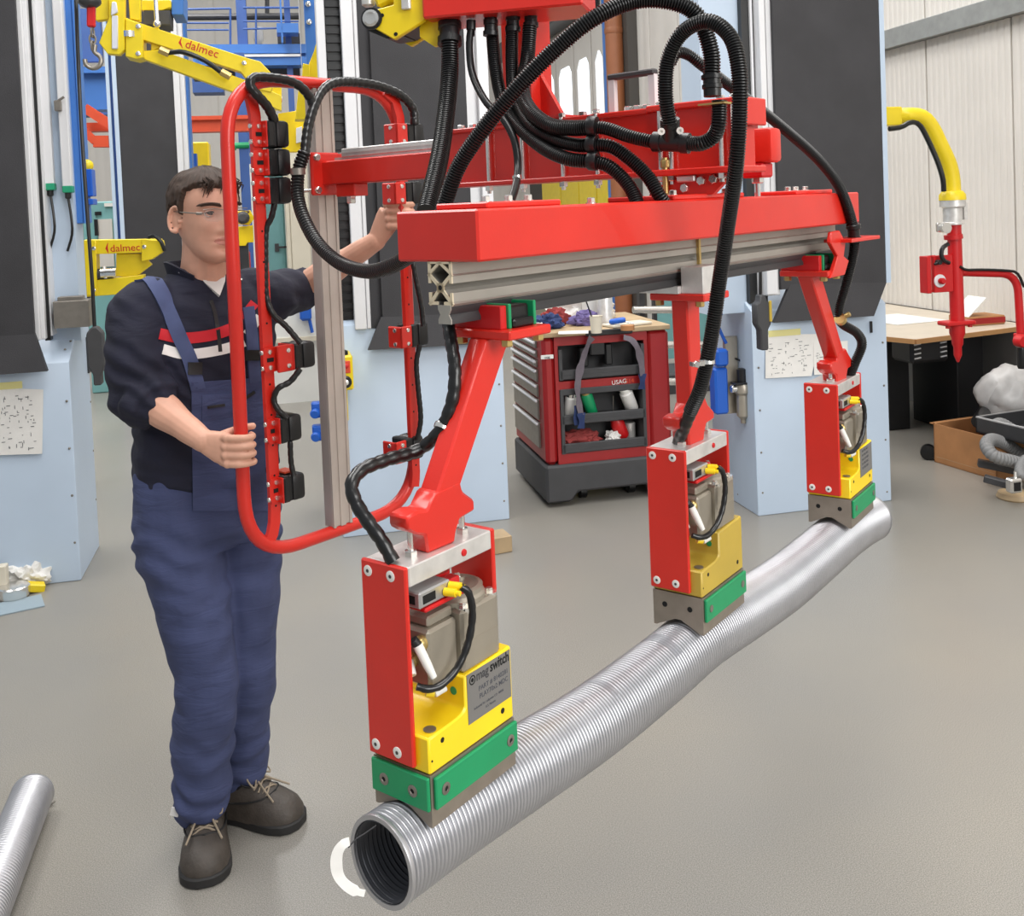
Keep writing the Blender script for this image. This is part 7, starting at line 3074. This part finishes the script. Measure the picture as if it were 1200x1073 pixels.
part('rotary_joint', b, 'brushed_alu', jb)
b = rmb()
c = h(1103, 267)
b.lathe([(0.03, -0.02), (0.03, 0.02)], (c.x, HY - 0.03, c.z), (0, 1, 0), 14)
b.bb(c.x - 0.045, c.x + 0.02, HY - 0.03, HY - 0.01, c.z - 0.02, c.z + 0.03, bev=0.005)
part('valve', b, 'chrome', jb)
b = rmb()
a_, e_ = h(1118, 262), h(1122, 378)
b.tube([a_, e_], 0.038, 16)
b.tube([h(1117, 275), h(1117.5, 280)], 0.05, 16)
pl_ = part('tool_post', b, 'signal_red', jb)
b = rmb()
c = h(1121, 378)
b.bb(c.x - 0.09, c.x + 0.09, HY - 0.05, HY + 0.05, c.z - 0.012, c.z + 0.012, bev=0.006)
for s_ in (-1, 1):
    b.bolt((c.x + s_ * 0.07, HY - 0.02, c.z - 0.012), (0, 0, -1), 0.014, 0.014)
part('gripper_plate', b, 'signal_red', jb)
b = rmb()
b.lathe([(0.042, 0), (0.042, 0.05), (0.032, 0.075), (0.030, 0.11), (0.022, 0.125), (0.022, 0.17), (0.016, 0.185), (0.006, 0.21)], h(1121.5, 380), (0, 0, -1), 16)
part('pick_up_tip', b, 'signal_red', jb)
b = rmb()
b.bb(h(1091, 320).x, h(1113, 320).x, HY - 0.03, HY + 0.0, h(1100, 342).z, h(1100, 299).z, bev=0.003)
b.bb(h(1080, 320).x, h(1085, 320).x, HY - 0.05, HY + 0.02, h(1100, 342).z, h(1100, 299).z, bev=0.003)
b.bar(h(1083, 301), h(1095, 300), 0.02, 0.01)
b.bar(h(1083, 341), h(1095, 341), 0.02, 0.01)
ctl = part('control_panel', b, 'signal_red', jb)
b = rmb()
c = h(1101, 329, HY - 0.03)
b.lathe([(0.036, 0), (0.036, 0.006), (0.028, 0.008)], c, (0, -1, 0), 18)
obj('gauge_ring', b, 'alu_white', ctl)
b = rmb()
b.lathe([(0.016, 0.005), (0.018, 0.03), (0.012, 0.04)], c, (0, -1, 0), 14)
obj('push_button', b, 'signal_red', ctl)
b = rmb()
c = h(1098, 307, HY - 0.03)
b.lathe([(0.014, 0), (0.014, 0.03)], c, (0, -1, 0), 12)
b.cyl(c + Vec((-0.03, -0.02, -0.01)), c + Vec((0.02, -0.02, 0.005)), 0.007, 8)
obj('switch', b, 'black_plastic', ctl)
b = rmb()
b.tube(catmull([h(1111, 286, HY - 0.05), h(1105, 290, HY - 0.06), h(1103, 298, HY - 0.06), h(1106, 305, HY - 0.06), h(1112, 308, HY - 0.05)], 0.02), 0.012, 8)
part('loop_hose', b, 'black_rubber', jb)
b = rmb()
b.tube(fillet([h(1122, 319), h(1192, 321), h(1196, 390)], 0.11, 8), 0.022, 14)
part('side_handle', b, 'signal_red', jb)
b = rmb()
b.tube(catmull([h(1125, 312, HY - 0.04), h(1132, 316, HY - 0.04), h(1150, 316, HY - 0.03), h(1178, 317, HY - 0.03), h(1192, 320, HY - 0.03), h(1200, 336, HY - 0.02)], 0.03), 0.008, 8)
part('cable', b, 'black_rubber', jb)
b = rmb()
c = h(1193, 399)
b.lathe([(0.03, 0), (0.036, 0.01), (0.036, 0.05), (0.028, 0.06)], (c.x, HY - 0.05, c.z), (0, 1, 0), 14)
b.bb(c.x - 0.01, c.x + 0.05, HY - 0.03, HY + 0.03, c.z - 0.03, c.z + 0.04, bev=0.005)
part('hand_clamp', b, 'signal_red', jb)
b = rmb()
b.lathe([(0.022, 0), (0.024, 0.01), (0.024, 0.11), (0.02, 0.12)], h(1197, 407), (0, 0, -1), 14)
part('grip', b, 'black_rubber', jb)

# ---- boxes, bag and hoses on the floor at the right
A1, A2, A3 = rm_z(1095, 541), rm_z(1168, 563), rm_z(1240, 585)
cbx = thing('cardboard_box', 'brown cardboard box standing on the floor in front of the desk', 'box', ROOM @ Mat.Translation(Vec((A2.x, A2.y + 0.1, 0))))
dv = Vec((A2.x - A1.x, A2.y - A1.y, 0))
ln = dv.length
dv.normalize()
nv = Vec((-dv.y, dv.x, 0))
if nv.dot(Vec((1, 0, 0))) < 0:
    nv = -nv
BX = Mat((dv, nv, Vec((0, 0, 1)))).transposed().to_4x4()
BX.translation = Vec((A1.x, A1.y, 0))
BW = ROOM @ BX
hgt = 0.235
b = MB(BW)
t = 0.006
W_b = 0.55
b.bb(0, ln, 0, t, 0, hgt)
b.bb(0, ln, W_b, W_b + t, 0, hgt)
b.bb(0, t, 0, W_b, 0, hgt)
b.bb(ln - t, ln, 0, W_b, 0, hgt)
b.bb(0, ln, 0, W_b, 0, t)
part('carton', b, 'cardboard', cbx)
b = MB(BW)
b.bar((0.0, 0, hgt), (0.0 - 0.01, -0.0, hgt + 0.0), 0.01, 0.01)
b.bb(-0.03, 0.0, 0.0, W_b, hgt - 0.006, hgt)
part('flap', b, 'cardboard', cbx)
b = MB(BW)
b.bb(0.02, ln - 0.02, -0.001, 0, 0.035, 0.037)
part('tape_line', b, 'wood', cbx)
mt = thing('metal_tray', 'dark metal tray with bright rim lying over the cardboard box', 'tray', BW @ Mat.Translation(Vec((0.2, 0.3, hgt))))
b = MB(BW)
b.bb(0.30, 1.25, 0.03, 0.6, hgt + 0.002, hgt + 0.012)
b.bb(0.30, 1.25, 0.03, 0.04, hgt + 0.002, hgt + 0.09)
b.bb(0.30, 1.25, 0.59, 0.60, hgt + 0.002, hgt + 0.09)
b.bb(0.30, 0.31, 0.03, 0.6, hgt + 0.002, hgt + 0.09)
part('pan', b, 'dark_steel', mt)
b = MB(BW)
b.tube([(1.25, 0.035, hgt + 0.09), (0.305, 0.035, hgt + 0.09), (0.305, 0.595, hgt + 0.09), (1.25, 0.595, hgt + 0.09)], 0.007, 8)
part('rim', b, 'alu', mt)
rl = thing('black_roller', 'black cylinder with metal rod lying on the rear corner of the cardboard box', 'cylinder', BW @ Mat.Translation(Vec((0.1, 0.3, hgt))))
b = MB(BW)
b.cyl((0.0, 0.42, hgt + 0.046), (0.25, 0.10, hgt + 0.046), 0.040, 16)
part('barrel', b, 'black_gloss', rl)
b = MB(BW)
b.cyl((-0.10, 0.52, hgt + 0.05), (0.0, 0.42, hgt + 0.046), 0.015, 10)
b.ball((-0.11, 0.53, hgt + 0.05), 0.022)
part('rod_end', b, 'chrome', rl)
c = rm_y(1184, 470, 5.2)
blob('plastic_bag', (c.x + 0.07, 5.30, hgt + 0.015), (0.19, 0.16, 0.20), 'bag_film', 'crumpled grey plastic bag on top of the metal tray', 'bag', 0.16, 2.0, 22)
b = rmb()
c = rm_z(1088, 538)
b.lathe([(0.02, -0.03), (0.045, -0.028), (0.045, 0.028), (0.02, 0.03)], (c.x, c.y, 0.045), (0.6, 0.8, 0), 16)
single('rubber_wheel', b, 'black_rubber', 'small black rubber wheel at the left end of the cardboard box', 'wheel')
hp = thing('vacuum_hose', 'looped grey ribbed hose with suction plate lying in front of the cardboard box', 'hose', room_at(3.9, 4.85))
HV = 4.9
b = rmb()
L_ = [(1204, 545, 4.7), (1185, 540, 4.7), (1165, 534, 4.72), (1156, 522, 4.78), (1162, 515, 4.85), (1178, 520, 4.88), (1196, 532, 4.86), (1215, 545, 4.8)]
b.hose([rm_y(x, y, d) for x, y, d in L_], 0.036, 0.018, 0.12, 14)
part('hose_loop', b, 'hose_grey', hp)
b = rmb()
L_ = [(1215, 540, 4.95), (1190, 524, 4.95), (1172, 508, 4.95), (1166, 500, 4.97), (1172, 496, 5.0), (1184, 502, 5.0), (1200, 515, 5.0), (1215, 525, 5.0)]
b.hose([rm_y(x, y, d) for x, y, d in L_], 0.034, 0.018, 0.12, 14)
part('hose_loop', b, 'hose_grey', hp)
b = rmb()
b.hose([rm_y(1204, 560, 4.6), rm_y(1196, 555, 4.6), rm_y(1197, 545, 4.65), rm_y(1203, 538, 4.7)], 0.03, 0.018, 0.12, 14)
part('hose_loop', b, 'hose_grey', hp)
b = rmb()
b.bar(rm_y(1146, 542, 4.85), rm_y(1215, 556, 4.7), 0.05, 0.04, bev=0.004)
part('profile', b, 'dark_steel', hp)
b = rmb()
b.bar(rm_y(1153, 560, 4.6), rm_y(1190, 570, 4.5), 0.05, 0.035, bev=0.004)
part('profile', b, 'dark_steel', hp)
b = rmb()
c = rm_y(1185, 567, 4.48)
b.box((c.x, 4.46, c.z), (0.07, 0.05, 0.075), None, 0.008)
b.cyl((c.x + 0.01, 4.46, c.z + 0.03), (c.x + 0.01, 4.46, c.z + 0.07), 0.008, 8)
sw2 = part('swivel_block', b, 'chrome', hp)
b = rmb()
b.bb(c.x - 0.02, c.x + 0.02, 4.433, 4.436, c.z - 0.025, c.z + 0.02)
obj('socket', b, 'hole_black', sw2)
b = rmb()
c = rm_z(1190, 581, 0.01)
b.lathe([(0.09, 0), (0.095, 0.008), (0.085, 0.03), (0.03, 0.035)], (c.x, c.y, 0.0), (0, 0, 1), 22)
part('suction_plate', b, 'wood', hp)

# ---- litter beside the left stand
c = rm_z(17, 700)
b = rmb()
b.lathe([(0.045, 0), (0.062, 0), (0.066, 0.012), (0.066, 0.045), (0.06, 0.05), (0.045, 0.05)], (c.x, c.y, 0.006), (0, 0, 1), 24)
single('metal_ring', b, 'chrome', 'shiny metal ring flange on the floor by the left column stand', 'ring')
b = rmb()
c = rm_z(12, 712)
b.box((c.x, c.y, 0.003), (0.26, 0.16, 0.005), Mat.Rotation(0.3, 3, 'Z'))
single('grey_gasket', b, 'gasket_grey', 'flat grey-blue sheet under the shiny metal ring', 'sheet')
c = rm_z(30, 692)
blob('plastic_scrap', (c.x, c.y + 0.06, 0.0), (0.09, 0.05, 0.07), 'foam_white', 'crumpled white plastic scrap behind the shiny metal ring', 'plastic scrap', 0.5, 2.6, 31)
c = rm_z(40, 693)
b = rmb()
b.box((c.x, c.y, 0.022), (0.09, 0.06, 0.035), Mat.Rotation(0.3, 3, 'Z') @ Mat.Rotation(0.25, 3, 'Y'), 0.004)
single('yellow_block', b, 'arm_yellow', 'small yellow block on the floor beside the white plastic scrap', 'block')
b = rmb()
c = rm_z(3, 700)
b.bb(c.x - 0.04, c.x + 0.02, c.y, c.y + 0.05, 0.0, 0.14, bev=0.004)
single('cream_strip', b, 'cream', 'cream upright strip at the left picture edge behind the gasket sheet', 'strip')
# pieces of packing seen behind the first magnet head
b = rmb()
p = rm_z(590, 645)
b.box((p.x - 0.02, p.y + 0.02, 0.04), (0.10, 0.12, 0.08), Mat.Rotation(0.15, 3, 'Z'), 0.004)
single('packing_block', b, 'wood', 'small wooden packing block behind the nearest magnet head at the middle stand', 'block')
for i, (x, y) in enumerate(((117, 750), (435, 665), (955, 962))):
    pass
